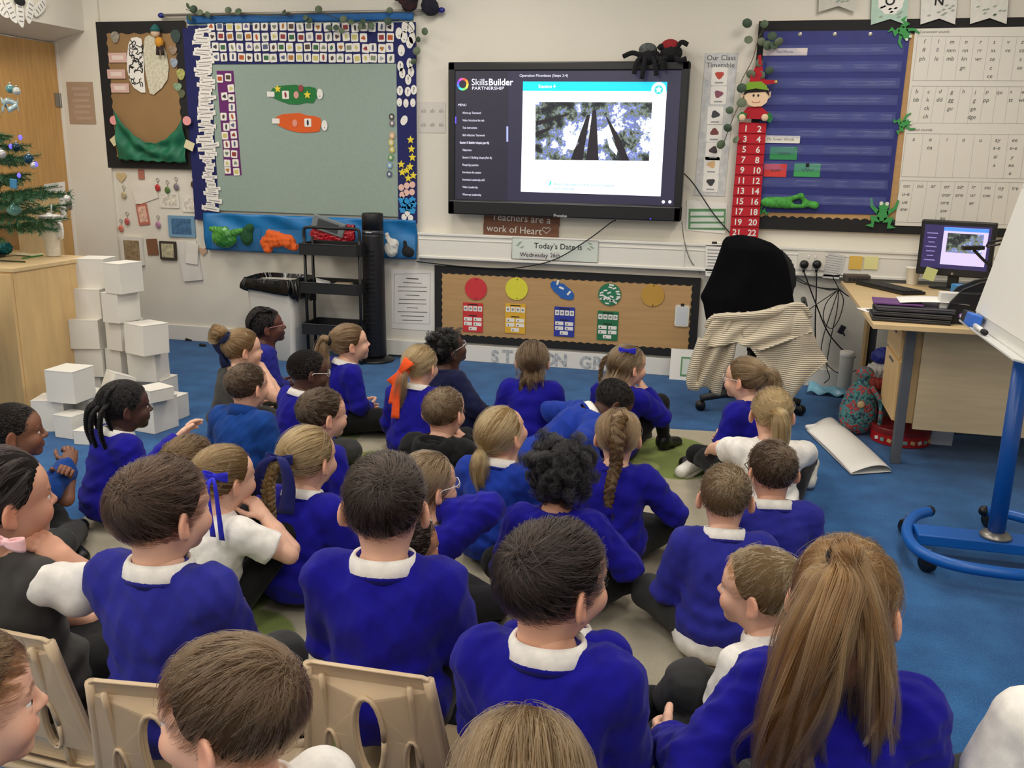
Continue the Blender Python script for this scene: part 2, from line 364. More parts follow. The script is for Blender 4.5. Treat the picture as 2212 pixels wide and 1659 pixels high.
M_BLACK = mat('black card', (26, 25, 26), 0.8); M_HESS = mat('brown backing paper', (186, 148, 100), 0.85, var=0.06, vscale=3, bump=0.1, bscale=60, wood=(1, 1, 14))
M_WHITE = mat('white paper', (238, 235, 228), 0.75); M_INK = mat('print grey', (70, 70, 72), 0.8); M_INKD = mat('print dark', (30, 30, 34), 0.8); M_INKL = mat('print pale grey', (150, 150, 152), 0.8)
M_CREAM = mat('cream paper', (226, 216, 176), 0.8); M_NAVY = mat('navy card', (22, 28, 92), 0.8, var=0.08); M_PLASTIC_BK = mat('black plastic', (18, 18, 20), 0.4)
def board(name, label, rect, y, bw, nh, nv, paper, lab='board'):
    cx, cz, w_, h_ = wr(*rect, -y); o = thing(name, label, lab, (cx, 0, cz))
    MB().box((0, -y/2-0.006, 0), (w_-0.01, y+0.006, h_-0.01)).build('backing', paper, o); scallop(-w_/2, w_/2, -h_/2, h_/2, bw, nh, nv, y+0.009, M_BLACK, o); return o
# --- the board with the paper brain
bbd = board('display_board', 'narrow brown display board with black border, paper brain and green cloth', (222, 46, 411, 364), 0.015, 0.075, 7, 14, mat('brain backing', (150, 118, 78), 0.85, var=0.08, vscale=3))
BR = [(296, 80), (306, 84), (308, 100), (311, 130), (312, 170), (315, 200), (305, 200), (290, 190), (281, 175), (275, 150), (275, 120), (278, 95), (284, 82)]
brain = thing('paper_brain', 'large white paper brain with black squiggles pinned to the brown board', 'paper cutout', (on_y(300, 140, -0.03)[0], -0.03, on_y(300, 140, -0.03)[2]))
flat('left_half', M_WHITE, BR, 0.031, brain, 0.003)
flat('right_half', mat('doodled paper', (222, 214, 196), 0.8, rgb2=(190, 190, 160), vscale=60), [(313, 82), (322, 76), (338, 82), (350, 95), (360, 115), (365, 145), (362, 172), (350, 190), (332, 205), (324, 202), (320, 185), (314, 150), (310, 110)], 0.031, brain, 0.003)
sq = MB(); g = random.Random(4)
for i in range(26):
    px, py = g.uniform(281, 308), g.uniform(88, 194); P = []
    a = g.uniform(0, 6)
    for k in range(7):
        x, z = pt(px, py, -0.036); P.append((x-brain.location[0], -0.0045, z-brain.location[2])); a += g.uniform(-1.4, 1.4); px = min(308, max(279, px+4*math.cos(a))); py = min(196, max(86, py+5*math.sin(a)))
    sq.tube(P, 0.0035, 5)
sq.build('squiggles', M_INKD, brain)
pk = mat('pink label', (214, 178, 170), 0.8)
for i, (a, b, c, d) in enumerate(((235, 114, 274, 135), (232, 150, 271, 170), (240, 180, 279, 200))):
    t = sheet('label', pk, (a, b, c, d), 0.032); tag(t, ('pink paper label', 'pink paper label', 'pink paper label')[i]+(' at the top beside the paper brain', ' in the middle beside the paper brain', ' lowest beside the paper brain')[i], 'label', 'pink labels on the brain board')
    cx, cz, w_, h_ = wr(a, b, c, d, -0.032); MB().prism(rrect(0, 0, w_*0.62, h_*0.45, 0.002), -0.0022, -0.0014).build('white_strip', mat('blush paper', (232, 214, 206)), t)
cl = MB(); TL, TR_, BL_, BR_ = on_y(252, 238, -0.03), on_y(398, 258, -0.03), on_y(262, 345, -0.03), on_y(408, 352, -0.03)
def cloth_f(u, v):
    top = TL+(TR_-TL)*u; sag = math.sin(math.pi*u)**0.8*0.20; top = top-np.array((0, 0, sag)); bot = BL_+(BR_-BL_)*u; p = top+(bot-top)*v
    return (p[0]-bbd.location[0], -0.062-0.016*math.sin(u*22+v*5)*math.sin(math.pi*v)-0.018*math.sin(math.pi*v)*math.sin(u*9-v*7), p[2]-bbd.location[2]+0.004*math.sin(u*40))
cl.grid(cloth_f, 48, 20, 0.002).build('green_cloth', mat('green crepe', (24, 108, 78), 0.6, var=0.2, vscale=12, bump=0.3, bscale=60), bbd, smooth=True)
for (a, b, lb) in ((246, 260, 'left'), (404, 261, 'right')):
    x, z = pt(a, b, -0.06); o = MB().prism(ring_poly(0, 0, 0.034, 0.032, 20), -0.003, 0).build('paper_circle', mat('pink paper', (236, 160, 160)), None, loc=(x, -0.06, z)); tag(o, 'pink paper circle at the %s end of the green cloth' % lb, 'paper cutout', 'pink circles on the brain board')
for (a, b, lb, rt) in ((249, 303, 'left', 0.6), (409, 314, 'right', -0.4)):
    x, z = pt(a, b, -0.055); o = MB().prism(rrect(0, 0, 0.075, 0.06, 0.002, rt), -0.002, 0).build('note', M_CREAM, None, loc=(x, -0.055, z)); tag(o, 'cream paper note on the %s edge of the green cloth' % lb, 'note', 'cream notes on the brain board')
sticks = ((380, 78, 12, 14, (52, 70, 66), 'dark green'), (249, 80, 10, 12, (150, 142, 130), 'grey'), (376, 135, 9, 10, (150, 160, 176), 'pale blue'), (391, 160, 10, 12, (170, 170, 100), 'olive green'), (384, 187, 10, 8, (132, 160, 128), 'sage green'), (393, 202, 8, 9, (90, 96, 70), 'moss green'), (374, 108, 10, 9, (150, 130, 110), 'brown'))
for a, b, w_, h_, c, n in sticks:
    x, z = pt(a, b, -0.03); s_ = pscale(a, b, 0); o = MB().prism(ring_poly(0, 0, w_*s_, h_*s_, 14, 0.08, 3), -0.004, 0).build('sticker', mat('sticker '+n, c, 0.7, var=0.3, vscale=60), None, loc=(x, -0.03, z)); tag(o, '%s round picture cutout beside the paper brain' % n, 'sticker', 'cutouts round the paper brain')
# small plush figure hanging over the brain
x, z = pt(340, 88, -0.06); pf = thing('plush_figure', 'small plush figure in teal hat and orange striped jumper over the paper brain', 'soft toy', (x, -0.06, z))
MB().ball((-0.012, 0, 0.055), (0.034, 0.028, 0.033), 14, 10).build('head', mat('plush skin', (220, 190, 160), 0.9), pf, smooth=True)
MB().lathe([(0.036, 0.0), (0.034, 0.018), (0.022, 0.036), (0.006, 0.05)], (-0.01, 0, 0.062), 14).build('hat', mat('teal felt', (36, 98, 96), 0.9), pf, smooth=True)
MB().ball((0.014, 0, -0.01), (0.032, 0.024, 0.036), 12, 10).build('jumper', mat('orange knit', (214, 150, 50), 0.9, wave=30), pf, smooth=True)
for sx in (-1, 1): MB().tube([(0.014+sx*0.014, 0, -0.035), (0.018+sx*0.018, -0.006, -0.07), (0.022+sx*0.02, -0.01, -0.095)], [0.012, 0.011, 0.014], 8).build('leg', mat('dark felt', (52, 40, 40), 0.9), pf, smooth=True)
# --- poster on the narrow wall by the door
ps = sheet('poster', mat('taupe poster', (172, 146, 122), 0.7, var=0.05), (147, 177, 204, 268), 0.026); tag(ps, 'taupe poster with rounded text boxes beside the door', 'poster')
b = MB(); cx, cz, w_, h_ = wr(147, 177, 204, 268, -0.026)
for i in range(6): b.prism(rrect(-0.0+0.015*(i % 2), h_*0.34-i*h_*0.14, w_*0.62, h_*0.07, 0.008), -0.0024, -0.0014)
b.build('text_box', mat('taupe light', (184, 160, 138)), ps)
# --- the big grey-green board
xl, zt = pt(404, 38, -0.02); xr, zb = pt(899, 470, -0.02)
wbx, wbz, wbw, wbh = (xl+xr)/2, (zt+zb)/2, xr-xl, zt-zb
wb = thing('story_board', 'large grey-green felt board edged with navy strips of cards', 'board', (wbx, 0, wbz))
MB().box((0, -0.014, 0), (wbw-0.03, 0.022, wbh), bev=0.002).build('felt', mat('grey green felt', (150, 168, 158), 0.95, var=0.03, vscale=40, bump=0.15, bscale=400), wb)
def loc(o): return o.location
def strip(name, rect, y=0.026): return sheet(name, M_NAVY, rect, y, wb, 0.002)
strip('navy_strip', (408, 52, 860, 138), 0.027); strip('navy_strip', (408, 60, 462, 475), 0.0265); strip('navy_strip', (858, 48, 900, 482), 0.0275)
MB().box((0, -0.03, wbh/2-0.012), (wbw-0.01, 0.03, 0.065), bev=0.012).build('roll', mat('blue cloth roll', (28, 96, 160), 0.7, var=0.1), wb, smooth=True)
rod = MB().tube([(pt(345, 30, -0.05)[0]-wbx, -0.045, wbh/2+0.015), (pt(955, 30, -0.05)[0]-wbx, -0.045, wbh/2+0.012)], 0.010, 10); rod.build('rod', mat('grey rod', (150, 146, 138), 0.4, metal=0.5), wb, smooth=True)
for a in (347, 953): MB().ball((pt(a, 30, -0.05)[0]-wbx, -0.045, wbh/2+0.014), (0.026, 0.018, 0.018), 10, 8).build('rod_end', mat('blue plastic', (30, 40, 130), 0.4), wb, smooth=True)
# picture cards in four rows
PIC = [mat('card picture %d' % i, c, 0.8) for i, c in enumerate(((120, 130, 110), (90, 70, 60), (210, 200, 120), (140, 150, 120), (150, 60, 60), (90, 100, 130), (180, 120, 60), (60, 110, 70), (170, 170, 175), (120, 110, 150), (190, 90, 40), (60, 60, 64)))]
cardmesh = None; picmesh = {}
rows = ((50, 66, 447, 852, 21, 'top row'), (71, 88, 450, 852, 21, 'second row'), (95, 110, 456, 852, 22, 'third row'), (117, 132, 458, 852, 22, 'bottom row'))
ORD = 'first second third fourth fifth sixth seventh eighth ninth tenth eleventh twelfth thirteenth fourteenth fifteenth sixteenth seventeenth eighteenth nineteenth twentieth twenty-first twenty-second twenty-third twenty-fourth twenty-fifth twenty-sixth twenty-seventh twenty-eighth twenty-ninth thirtieth thirty-first thirty-second thirty-third thirty-fourth thirty-fifth thirty-sixth thirty-seventh thirty-eighth thirty-ninth fortieth forty-first forty-second forty-third forty-fourth forty-fifth forty-sixth'.split()
g = random.Random(9)
for r, (ya, yb, xa, xb, n, nm) in enumerate(rows):
    for i in range(n):
        if r == 1 and i == 18: continue
        px = xa+9+(xb-xa-18)*i/(n-1)+g.uniform(-1.5, 1.5); py = (ya+yb)/2+g.uniform(-1.5, 1.5); x, z = pt(px, py+5*(px-650)/450*0.5, -0.031)
        if cardmesh is None: cardmesh = MB().prism(rrect(0, 0, 0.0525, 0.056, 0.007), -0.0015, 0).build('picture_card', M_WHITE).data; bpy.data.objects.remove(bpy.data.objects['picture_card'])
        c = link('picture_card', cardmesh, None, (x, -0.031-0.0008*(i % 2), z)); c.rotation_euler[1] = g.uniform(-0.08, 0.08)
        tag(c, 'small white picture card, %s from the left in the %s above the felt' % (ORD[i], nm), 'card', 'picture cards, %s' % nm)
        k = g.randrange(12); sh = g.randrange(3)
        if (k, sh) not in picmesh:
            P = ring_poly(0, -0.001, 0.015, 0.013, 10, 0.25, 3, k) if sh == 0 else ring_poly(0, 0, 0.010, 0.018, 8, 0.2, 2, k) if sh == 1 else rrect(0, 0, 0.036, 0.03, 0.004)
            o = MB().prism(P, -0.0022, -0.0014).build('picture', PIC[k]); picmesh[(k, sh)] = o.data; bpy.data.objects.remove(o)
        link('picture', picmesh[(k, sh)], c)
# word labels down the left strip
g = random.Random(5); y0 = 66
for i in range(46):
    py = 66+i*8.55; px = 436+g.uniform(-6, 8)+(py-66)*0.055; w_ = g.choice((0.075, 0.10, 0.125, 0.145)); h_ = g.choice((0.024, 0.028, 0.03)); x, z = pt(px, py, -0.031)
    P = []; nn = 10
    for k in range(nn+1): P.append((-w_/2+w_*k/nn, h_/2+(0.006 if g.random() < 0.3 else 0)))
    for k in range(nn, -1, -1): P.append((-w_/2+w_*k/nn, -h_/2-(0.006 if g.random() < 0.2 else 0)))
    o = MB().prism(P, -0.0016, 0).build('word_label', M_WHITE, None, loc=(x, -0.031-0.0012*(i % 3), z)); o.rotation_euler[1] = g.uniform(-0.12, 0.12); tag(o, 'white cut-out word label, %s from the top of the left navy strip' % ORD[i], 'label', 'word labels down the navy strip')
    MB().prism(rrect(0, 0, w_*0.72, h_*0.22, 0.002), -0.0022, -0.0015).build('word', mat('print mid grey', (150, 140, 150)), o)
# punctuation bubbles, stars and dots down the right strip
def disc(name, px, py, rx, rz, m, label, cat, group, y=0.031, ink=None, wob=0.0, k=0, mark=None):
    x, z = pt(px, py, -y); s_ = pscale(px, py, -y); o = MB().prism(ring_poly(0, 0, rx*s_, rz*s_, 18, wob, k), -0.0018, 0).build(name, m, None, loc=(x, -y, z)); tag(o, label, cat, group)
    if mark: t = MB(); put_text(t, mark, 0, -rz*s_*0.5, -0.0021, rz*s_*1.5); t.build('lettering', M_INKD, o)
    return o
for px, py in ((875, 58), (888, 60), (862, 72), (873, 80), (891, 82), (885, 92), (867, 109)): disc('speech_bubble', px, py, 8, 12, M_WHITE, 'white full-stop oval at the top of the right navy strip', 'card', 'white ovals on the right strip', mark='.')
for px, py in ((865, 143), (869, 158), (885, 137), (888, 155), (882, 172)): disc('speech_bubble', px, py, 7, 11, M_WHITE, 'white exclamation oval in the chain on the right navy strip', 'card', 'white chain ovals on the right strip', mark='!')
for px, py in ((864, 196), (881, 198), (894, 194)): disc('speech_bubble', px, py, 7, 10, M_WHITE, 'white oval with a question mark on the right navy strip', 'card', 'question mark ovals', mark='?')
for px, py in ((863, 221), (877, 223), (892, 222)): disc('speech_bubble', px, py, 6, 9, M_WHITE, 'white oval with a comma on the right navy strip', 'card', 'comma ovals', mark=',')
disc('speech_bubble', 873, 260, 8, 10, M_WHITE, 'single white rounded bubble below the comma ovals', 'card', None, wob=0.15, k=2)
STAR = [(math.sin(math.pi*i/5)*(1 if i % 2 == 0 else 0.45), math.cos(math.pi*i/5)*(1 if i % 2 == 0 else 0.45)) for i in range(10)]
def star(px, py, r, y, label, group):
    x, z = pt(px, py, -y); s_ = pscale(px, py, -y)*r; o = MB().prism([(a*s_, b*s_) for a, b in STAR], -0.002, 0).build('star', mat('yellow card', (238, 216, 60), 0.7), None, loc=(x, -y, z)); return tag(o, label, 'star', group)
for px, py in ((887, 302), (889, 322), (891, 340), (867, 355), (886, 360), (879, 368), (869, 372), (893, 379), (882, 385)): star(px, py, 9, 0.0315, 'small yellow paper star on the right navy strip', 'yellow stars on the right strip')
for px, py in ((867, 405), (879, 401), (891, 399), (869, 421), (878, 416), (890, 415)): disc('dot', px, py, 6.5, 7, mat('peach card', (232, 190, 176)), 'peach paper dot in the cluster on the right navy strip', 'dot', 'peach dots on the right strip')
for px, py in ((868, 432), (878, 435), (891, 432), (872, 443), (885, 445), (893, 441), (870, 453), (891, 455), (880, 450)): disc('splat', px, py, 7, 7, mat('cyan card', (40, 150, 214)), 'bright blue paper splat on the right navy strip', 'paper cutout', 'blue splats on the right strip', wob=0.2, k=5)
for px, py in ((873, 469), (880, 461), (887, 471)): disc('dot', px, py, 6, 7, M_WHITE, 'white paper dot at the foot of the right navy strip', 'dot', 'white dots on the right strip')
for i, (px, py, c, n) in enumerate(((846, 252, (70, 70, 74), 'black and white'), (847, 266, (120, 112, 124), 'grey'), (847, 293, (226, 176, 130), 'orange'), (845, 308, (216, 200, 120), 'pale yellow'), (847, 323, (206, 190, 90), 'mustard'), (844, 340, (104, 160, 90), 'green'), (842, 357, (130, 170, 200), 'light blue'), (841, 376, (80, 96, 130), 'dark blue'))):
    o = disc('badge', px, py, 6, 7, mat('badge '+n, c), '%s round badge on the right edge of the grey-green board' % n, 'badge', 'round badges down the board edge'); disc_in = MB().prism(ring_poly(0, 0, 0.009, 0.010, 12), -0.0024, -0.0017).build('face', mat('badge face', (226, 220, 206)), o)
# purple strip with paired picture cards
pu = flat('card_strip', mat('purple card', (104, 34, 106), 0.8), [(468, 153), (504, 153), (522, 378), (486, 379)], 0.0255); tag(pu, 'purple card strip holding two columns of small picture cards', 'card strip')
g = random.Random(2)
for i, (px, py) in enumerate(((475, 170), (493, 167), (499, 191), (485, 208), (500, 212), (501, 232), (483, 252), (502, 252), (489, 274), (503, 270), (486, 293), (505, 291), (490, 312), (507, 311), (490, 331), (506, 333), (491, 353), (509, 352), (492, 367), (511, 371))):
    x, z = pt(px, py, -0.029); c = link('picture_card', cardmesh, None, (x, -0.029, z)); c.scale = (0.95, 1, 0.95); c.rotation_euler[1] = g.uniform(-0.1, 0.05); tag(c, 'small white picture card, %s down the purple strip' % ORD[i], 'card', 'picture cards on the purple strip'); link('picture', picmesh[random.Random(i).choice(list(picmesh))], c)
# two caterpillars
def cater(pts, col, n, lab, stuff):
    m = mat(n+' felt', col, 0.85, var=0.05); o = flat('caterpillar', m, pts, 0.0255, None, 0.004); tag(o, lab, 'felt shape'); return o
cg = [(585, 198), (590, 190), (603, 186), (620, 184), (640, 183), (655, 188), (670, 187), (681, 190), (687, 200), (684, 211), (677, 223), (660, 222), (645, 226), (625, 225), (608, 219), (592, 212)]
cater(cg, (38, 120, 62), 'green', 'green felt caterpillar shape with stars and cards on the board', 0)
co = [(597, 253), (610, 247), (630, 245), (648, 244), (662, 249), (680, 251), (692, 255), (695, 266), (690, 284), (675, 286), (655, 287), (635, 284), (618, 279), (602, 271), (594, 262)]
cater(co, (222, 96, 36), 'orange', 'orange felt caterpillar shape with one picture card on the board', 0)
star(600, 192, 9, 0.031, 'yellow star at the tail end of the green caterpillar', 'stars on the green caterpillar'); star(664, 205, 9, 0.031, 'yellow star near the head of the green caterpillar', 'stars on the green caterpillar')
for px, py, lb in ((617, 205, 'green'), (665, 265, 'orange')):
    x, z = pt(px, py, -0.031); c = link('picture_card', cardmesh, None, (x, -0.031, z)); tag(c, 'small white picture card on the %s caterpillar' % lb, 'card'); link('picture', picmesh[random.Random(px).choice(list(picmesh))], c)
for px, py, lb in ((585, 203, 'green'), (596, 261, 'orange')): o = sheet('word_label', M_WHITE, (px-8, py-5, px+8, py+6), 0.031); tag(o, 'white word label at the tail of the %s caterpillar' % lb, 'label')
for px, py, lb in ((691, 203, 'green'), (701, 271, 'orange')): disc('face_oval', px, py, 7, 11, M_WHITE, 'white oval with a full stop at the head of the %s caterpillar' % lb, 'card', None, 0.031, mark='.')
for px, py, lb, c in ((640, 205, 'green', (220, 160, 150)), (650, 191, 'upper edge of the green', (150, 60, 60)), (637, 266, 'orange', (226, 150, 130))): disc('dot', px, py, 6, 7.5, mat('dot '+lb, c), 'pink round sticker on the %s caterpillar' % lb, 'sticker', None, 0.031)
# --- blue cloth pockets below the board
bx0, bx1 = pt(441, 500, -0.05)[0], pt(898, 500, -0.05)[0]; bz1, bz0 = pt(670, 468, -0.05)[1], pt(670, 550, -0.05)[1]
pk_ = thing('pocket_hanging', 'bright blue cloth pocket hanging below the grey-green board', 'wall pocket', ((bx0+bx1)/2, 0, bz0))
bw_, bh_ = bx1-bx0, bz1-bz0; M_BLUEC = mat('bright blue cloth', (22, 116, 182), 0.45, var=0.12, vscale=9)
MB().grid(lambda u, v: (-bw_/2+bw_*u, -0.042-0.02*math.sin(u*9+v*3)*math.sin(math.pi*v)-0.010*math.sin(u*31+v*9)*v, v*bh_), 60, 14, 0.004).build('cloth', M_BLUEC, pk_, smooth=True)
gm = mat('clear pocket film', (120, 180, 225), 0.35, alpha=0.10, spec=0.4)
for i, (a, b_) in enumerate(((452, 560), (562, 655), (660, 795), (818, 893))):
    xa, xb = pt(a, 520, -0.1)[0]-(bx0+bx1)/2, pt(b_, 520, -0.1)[0]-(bx0+bx1)/2
    MB().grid(lambda u, v: (xa+(xb-xa)*u, -0.075-0.06*math.sin(math.pi*u)**0.7*(1-0.55*(1-v))+0.004*math.sin(u*25+v*8), 0.01+v*bh_*0.62), 20, 8, 0.001).build('pocket', gm, pk_, smooth=True)
def lump(name, c, prims, m, label, cat, h=0.007, amp=0.003, seed=1, wl=(0.03, 0.08), group=None):
    c = np.array(c); A = np.array([p[0] for p in prims]); v = Vol(A.min(0)-0.16, A.max(0)+0.16, h)
    for p in prims:
        if len(p) == 2 and isinstance(p[1], tuple): v.ell(p[0], p[1], k=0.025)
        elif len(p) == 2: v.cap(p[0], p[0], p[1], k=0.02)
        else: v.cap(p[0], p[1], p[2], p[3] if len(p) > 3 else None, k=0.02)
    if amp: v.fold(seed, amp, wl)
    V, Q = v.net(); o = link(name, mesh_np(name, V, Q, m), None, tuple(c)); return tag(o, label, cat, group)
# things in and on the pocket
def P3(px, py, y): return on_y(px, py, -y)
c = P3(492, 512, 0.13); lump('green_bag', c, [((-0.03, 0, -0.01), (0.10, 0.035, 0.07)), ((-0.13, 0, 0.055), (-0.02, 0, 0.045), 0.02, 0.03), ((0.06, 0, 0.03), (0.12, 0, 0.05), 0.03, 0.02)], mat('lime plastic', (92, 168, 70), 0.25, rgb2=(40, 110, 50), vscale=6), 'shiny lime green bag in the blue pocket', 'bag', amp=0.006)
c = P3(533, 510, 0.125); lump('green_frog', c, [((0, 0, 0), (0.05, 0.03, 0.07)), ((0.03, 0, 0.06), 0.03)], mat('dark green plush', (30, 80, 46), 0.9), 'dark green plush frog beside the lime bag', 'soft toy', amp=0.004)
c = P3(597, 520, 0.12); lump('orange_plush', c, [((-0.02, 0, 0), (0.10, 0.04, 0.05)), ((-0.10, 0, -0.02), (-0.07, 0, -0.06), 0.03, 0.035), ((-0.05, 0, 0.05), (0.10, 0, 0.0), 0.03, 0.045), ((0.10, 0, -0.02), (0.14, 0, -0.04), 0.04, 0.03)], mat('orange plush', (222, 98, 36), 0.9, var=0.1, bump=0.3, bscale=200), 'crumpled orange plush toy in the blue pocket', 'soft toy', amp=0.008, seed=3)
c = P3(720, 507, 0.13); lump('red_bag', c, [((0, 0, 0), (0.18, 0.04, 0.075)), ((-0.15, 0, 0.06), (0.16, 0, 0.055), 0.02)], mat('red plastic bag', (168, 30, 44), 0.22, var=0.2), 'shiny dark red bag in the blue pocket behind the trolley', 'bag', amp=0.010, seed=4)
c = P3(845, 535, 0.125); lump('white_plush', c, [((0, 0, -0.01), (0.05, 0.035, 0.055)), ((-0.02, 0, 0.05), (-0.03, 0, 0.09), 0.018, 0.014), ((0.02, 0, 0.03), 0.035)], mat('white plush', (222, 220, 212), 0.95, bump=0.5, bscale=120), 'small white plush toy in the blue pocket beside the fan', 'soft toy', amp=0.005)
c = P3(879, 542, 0.125); lump('black_plush', c, [((0.01, 0, -0.01), (0.045, 0.03, 0.035)), ((-0.01, 0, 0.01), (-0.015, 0, 0.06), 0.018, 0.012)], mat('black plush', (22, 22, 26), 0.9), 'small black plush toy at the right end of the blue pocket', 'soft toy', amp=0.004)
x, y_, z = P3(710, 488, 0.16); bk = thing('grey_case', 'grey plastic case poking out of the red bag', 'case', (x, y_, z))
MB().box((0, 0, 0), (0.25, 0.03, 0.10), rotm(0, math.radians(16), 0), 0.006).build('case_body', mat('grey plastic', (120, 128, 132), 0.35), bk); MB().box((0, -0.017, 0), (0.16, 0.003, 0.06), rotm(0, math.radians(16), 0)).build('panel', mat('dark grey plastic', (62, 66, 70), 0.4), bk)
# plush on top of the big board
c = P3(884, 8, 0.06); lump('dark_plush', c, [((0, 0, 0), (0.055, 0.045, 0.05)), ((-0.05, 0, 0.02), (-0.09, 0, 0.035), 0.018, 0.014), ((0, 0, 0.05), (0.07, 0.04, 0.04))], mat('brown red plush', (64, 34, 34), 0.95, rgb2=(24, 24, 34), vscale=18), 'dark red and black plush toy on top of the big board', 'soft toy', amp=0.006)
c = P3(927, 12, 0.06); lump('navy_plush', c, [((0, 0, 0), (0.055, 0.045, 0.055)), ((0.02, 0, -0.02), (0.045, 0.04, 0.04))], mat('navy plush', (28, 28, 42), 0.95), 'round navy plush toy at the right end of the board top', 'soft toy', amp=0.005)
# eucalyptus garlands: every leaf a piece of its own
M_LEAF = [mat('eucalyptus %d' % i, c, 0.7, var=0.1) for i, c in enumerate(((92, 110, 86), (70, 90, 72), (110, 122, 96)))]
def garland(label, stem, leaves, y, r):
    o = thing('garland', label, 'garland', (0, 0, 0)); b0 = P3(*stem[0], y); o.location = tuple(b0); S = [P3(a, b, y)-b0 for a, b in stem]
    MB().tube([tuple(q) for q in spline(S, 5)], 0.0025, 6).build('stem', mat('stem brown', (84, 78, 60), 0.8), o, smooth=True); g = random.Random(len(leaves))
    for i, (a, b) in enumerate(leaves):
        q = P3(a, b, y+0.012)-b0; rr = r*g.uniform(0.8, 1.15); m = MB(); R = rotm(g.uniform(-0.5, 0.5), g.uniform(-0.7, 0.7), g.uniform(-0.6, 0.6))
        pts = ring_poly(0, 0, rr, rr*0.9, 12); m.add([R @ Vector((p[0], -0.003 if k % 2 else 0.0, p[1])) for k, p in enumerate(pts)]+[R @ Vector((0, 0.006, 0))], [[k, (k+1) % 12, 12] for k in range(12)])
        l = m.build('leaf', M_LEAF[i % 3], o, smooth=True); l.location = tuple(q); so = l.modifiers.new('t', 'SOLIDIFY'); so.thickness = 0.0015
garland('eucalyptus garland draped over the top of the grey-green board', [(402, 20), (440, 34), (520, 30), (600, 34), (690, 28), (730, 40), (780, 50), (860, 42), (895, 70), (900, 130)],
        [(407, 13), (418, 20), (432, 27), (449, 31), (410, 38), (493, 22), (515, 25), (614, 27), (688, 20), (660, 38), (668, 44), (742, 41), (758, 48), (784, 48), (778, 58), (712, 60), (726, 60), (738, 66), (802, 56), (838, 46), (842, 22), (918, 68), (904, 85), (900, 110), (893, 133)], 0.07, 0.026)
garland('eucalyptus garland down the left edge of the blue pocket chart', [(1660, 45), (1640, 80), (1625, 130), (1600, 180), (1610, 200), (1590, 240), (1570, 290), (1560, 320)],
        [(1651, 52), (1668, 78), (1617, 86), (1658, 98), (1672, 98), (1645, 90), (1640, 136), (1662, 152), (1622, 160), (1645, 162), (1602, 190), (1602, 222), (1576, 238), (1572, 276), (1590, 302), (1557, 312), (1614, 50), (1682, 90)], 0.075, 0.030)
# faint printed sheet left of the screen
fs = sheet('paper_sheet', mat('thin grey paper', (214, 208, 200)), (905, 220, 962, 287), 0.002); tag(fs, 'faint printed sheet on the wall between board and screen', 'paper')
t = MB()
for r in range(2):
    for k in range(3): ptext(t, 'ab', 915+k*19, 243+r*30, -0.0045, 12)
t.build('print', M_INKL, fs); fs.children[0].location = (-fs.location[0], -fs.location[1]-0.0035-0.0010, -fs.location[2]); fs.children[0].location[1] = -fs.location[1]
# framed paper beside the fan
ap = sheet('notice', M_WHITE, (846, 583, 940, 712), 0.002); tag(ap, 'white notice with rounded border and lines of text beside the tower fan', 'notice')
def child_abs(mb, name, m, par):
    """builds a piece given in room coordinates as a part of par"""
    o = mb.build(name, m, par); o.location = tuple(-v for v in par.location); return o
t = MB(); P = [pt(a, b, -0.004) for a, b in ((852, 592), (930, 590), (928, 700), (851, 697))]
t.tube([(x, -0.0042, z) for x, z in P+P[:1]], 0.0015, 4); child_abs(t, 'border_line', M_INKL, ap); t = MB()
for i, w_ in enumerate((26, 40, 62, 62, 30, 58, 60, 24, 64, 50, 44)):
    a_, b_ = pt(891-w_/2, 601+i*9, -0.0042), pt(891+w_/2, 602.5+i*9, -0.0042); t.tube([(a_[0], -0.0042, a_[1]), (b_[0], -0.0042, b_[1])], 0.0022 if i else 0.0035, 4)
child_abs(t, 'print', M_INK, ap)
# --- the big touch screen
SY = 0.125; x0, z1 = pt(967.5, 134, -SY); x1 = pt(1491, 134, -SY)[0]; z0 = pt(967.5, 462, -SY)[1]; tvx, tvz, tvw, tvh = (x0+x1)/2, (z0+z1)/2, x1-x0, z1-z0
tv = thing('touch_screen', 'large wall-mounted touch screen showing a forest slide', 'screen', (tvx, 0, tvz)); M_TV = mat('screen bezel', (24, 24, 27), 0.35)
fr = MB(); bw_ = 0.055
fr.box((0, -0.078, tvh/2-bw_/2), (tvw, 0.09, bw_), bev=0.008); fr.box((-tvw/2+bw_/2*0.9, -0.078, 0), (bw_*0.9, 0.09, tvh), bev=0.008); fr.box((tvw/2-bw_/2*0.9, -0.078, 0), (bw_*0.9, 0.09, tvh), bev=0.008); fr.box((0, -0.078, -tvh/2+0.05), (tvw, 0.09, 0.1), bev=0.008); fr.build('bezel', M_TV, tv)
MB().box((0, -0.06, 0), (tvw-0.03, 0.06, tvh-0.03)).build('housing', M_TV, tv); MB().box((0, -0.016, 0), (0.6, 0.03, 0.4)).build('bracket', M_STEEL, tv)
MB().box((0, -0.124, -tvh/2+0.088), (tvw-0.02, 0.004, 0.004)).build('trim_line', mat('chrome line', (150, 150, 155), 0.25, metal=0.9), tv)
def emat(n, c, e=1.0, **k): return mat('glow '+n, c, 0.3, emit=e, **k)
sy = -0.112; SCY = 0.1145
def scr(name, m, pts, dy, par): P = poly_px(pts, SCY); return MB().prism([(a-tvx, b-tvz) for a, b in P], -SCY-dy, -SCY-dy+0.0008).build(name, m, par)
sc_ = scr('display', emat('dark', (40, 38, 58), 0.9), [(981, 149), (1476, 149), (1457, 447), (981, 430)], 0.0, tv)
scr('sidebar', emat('side', (34, 32, 46), 0.9), [(982, 152), (1098, 152), (1096, 434), (982, 430)], 0.001, sc_)
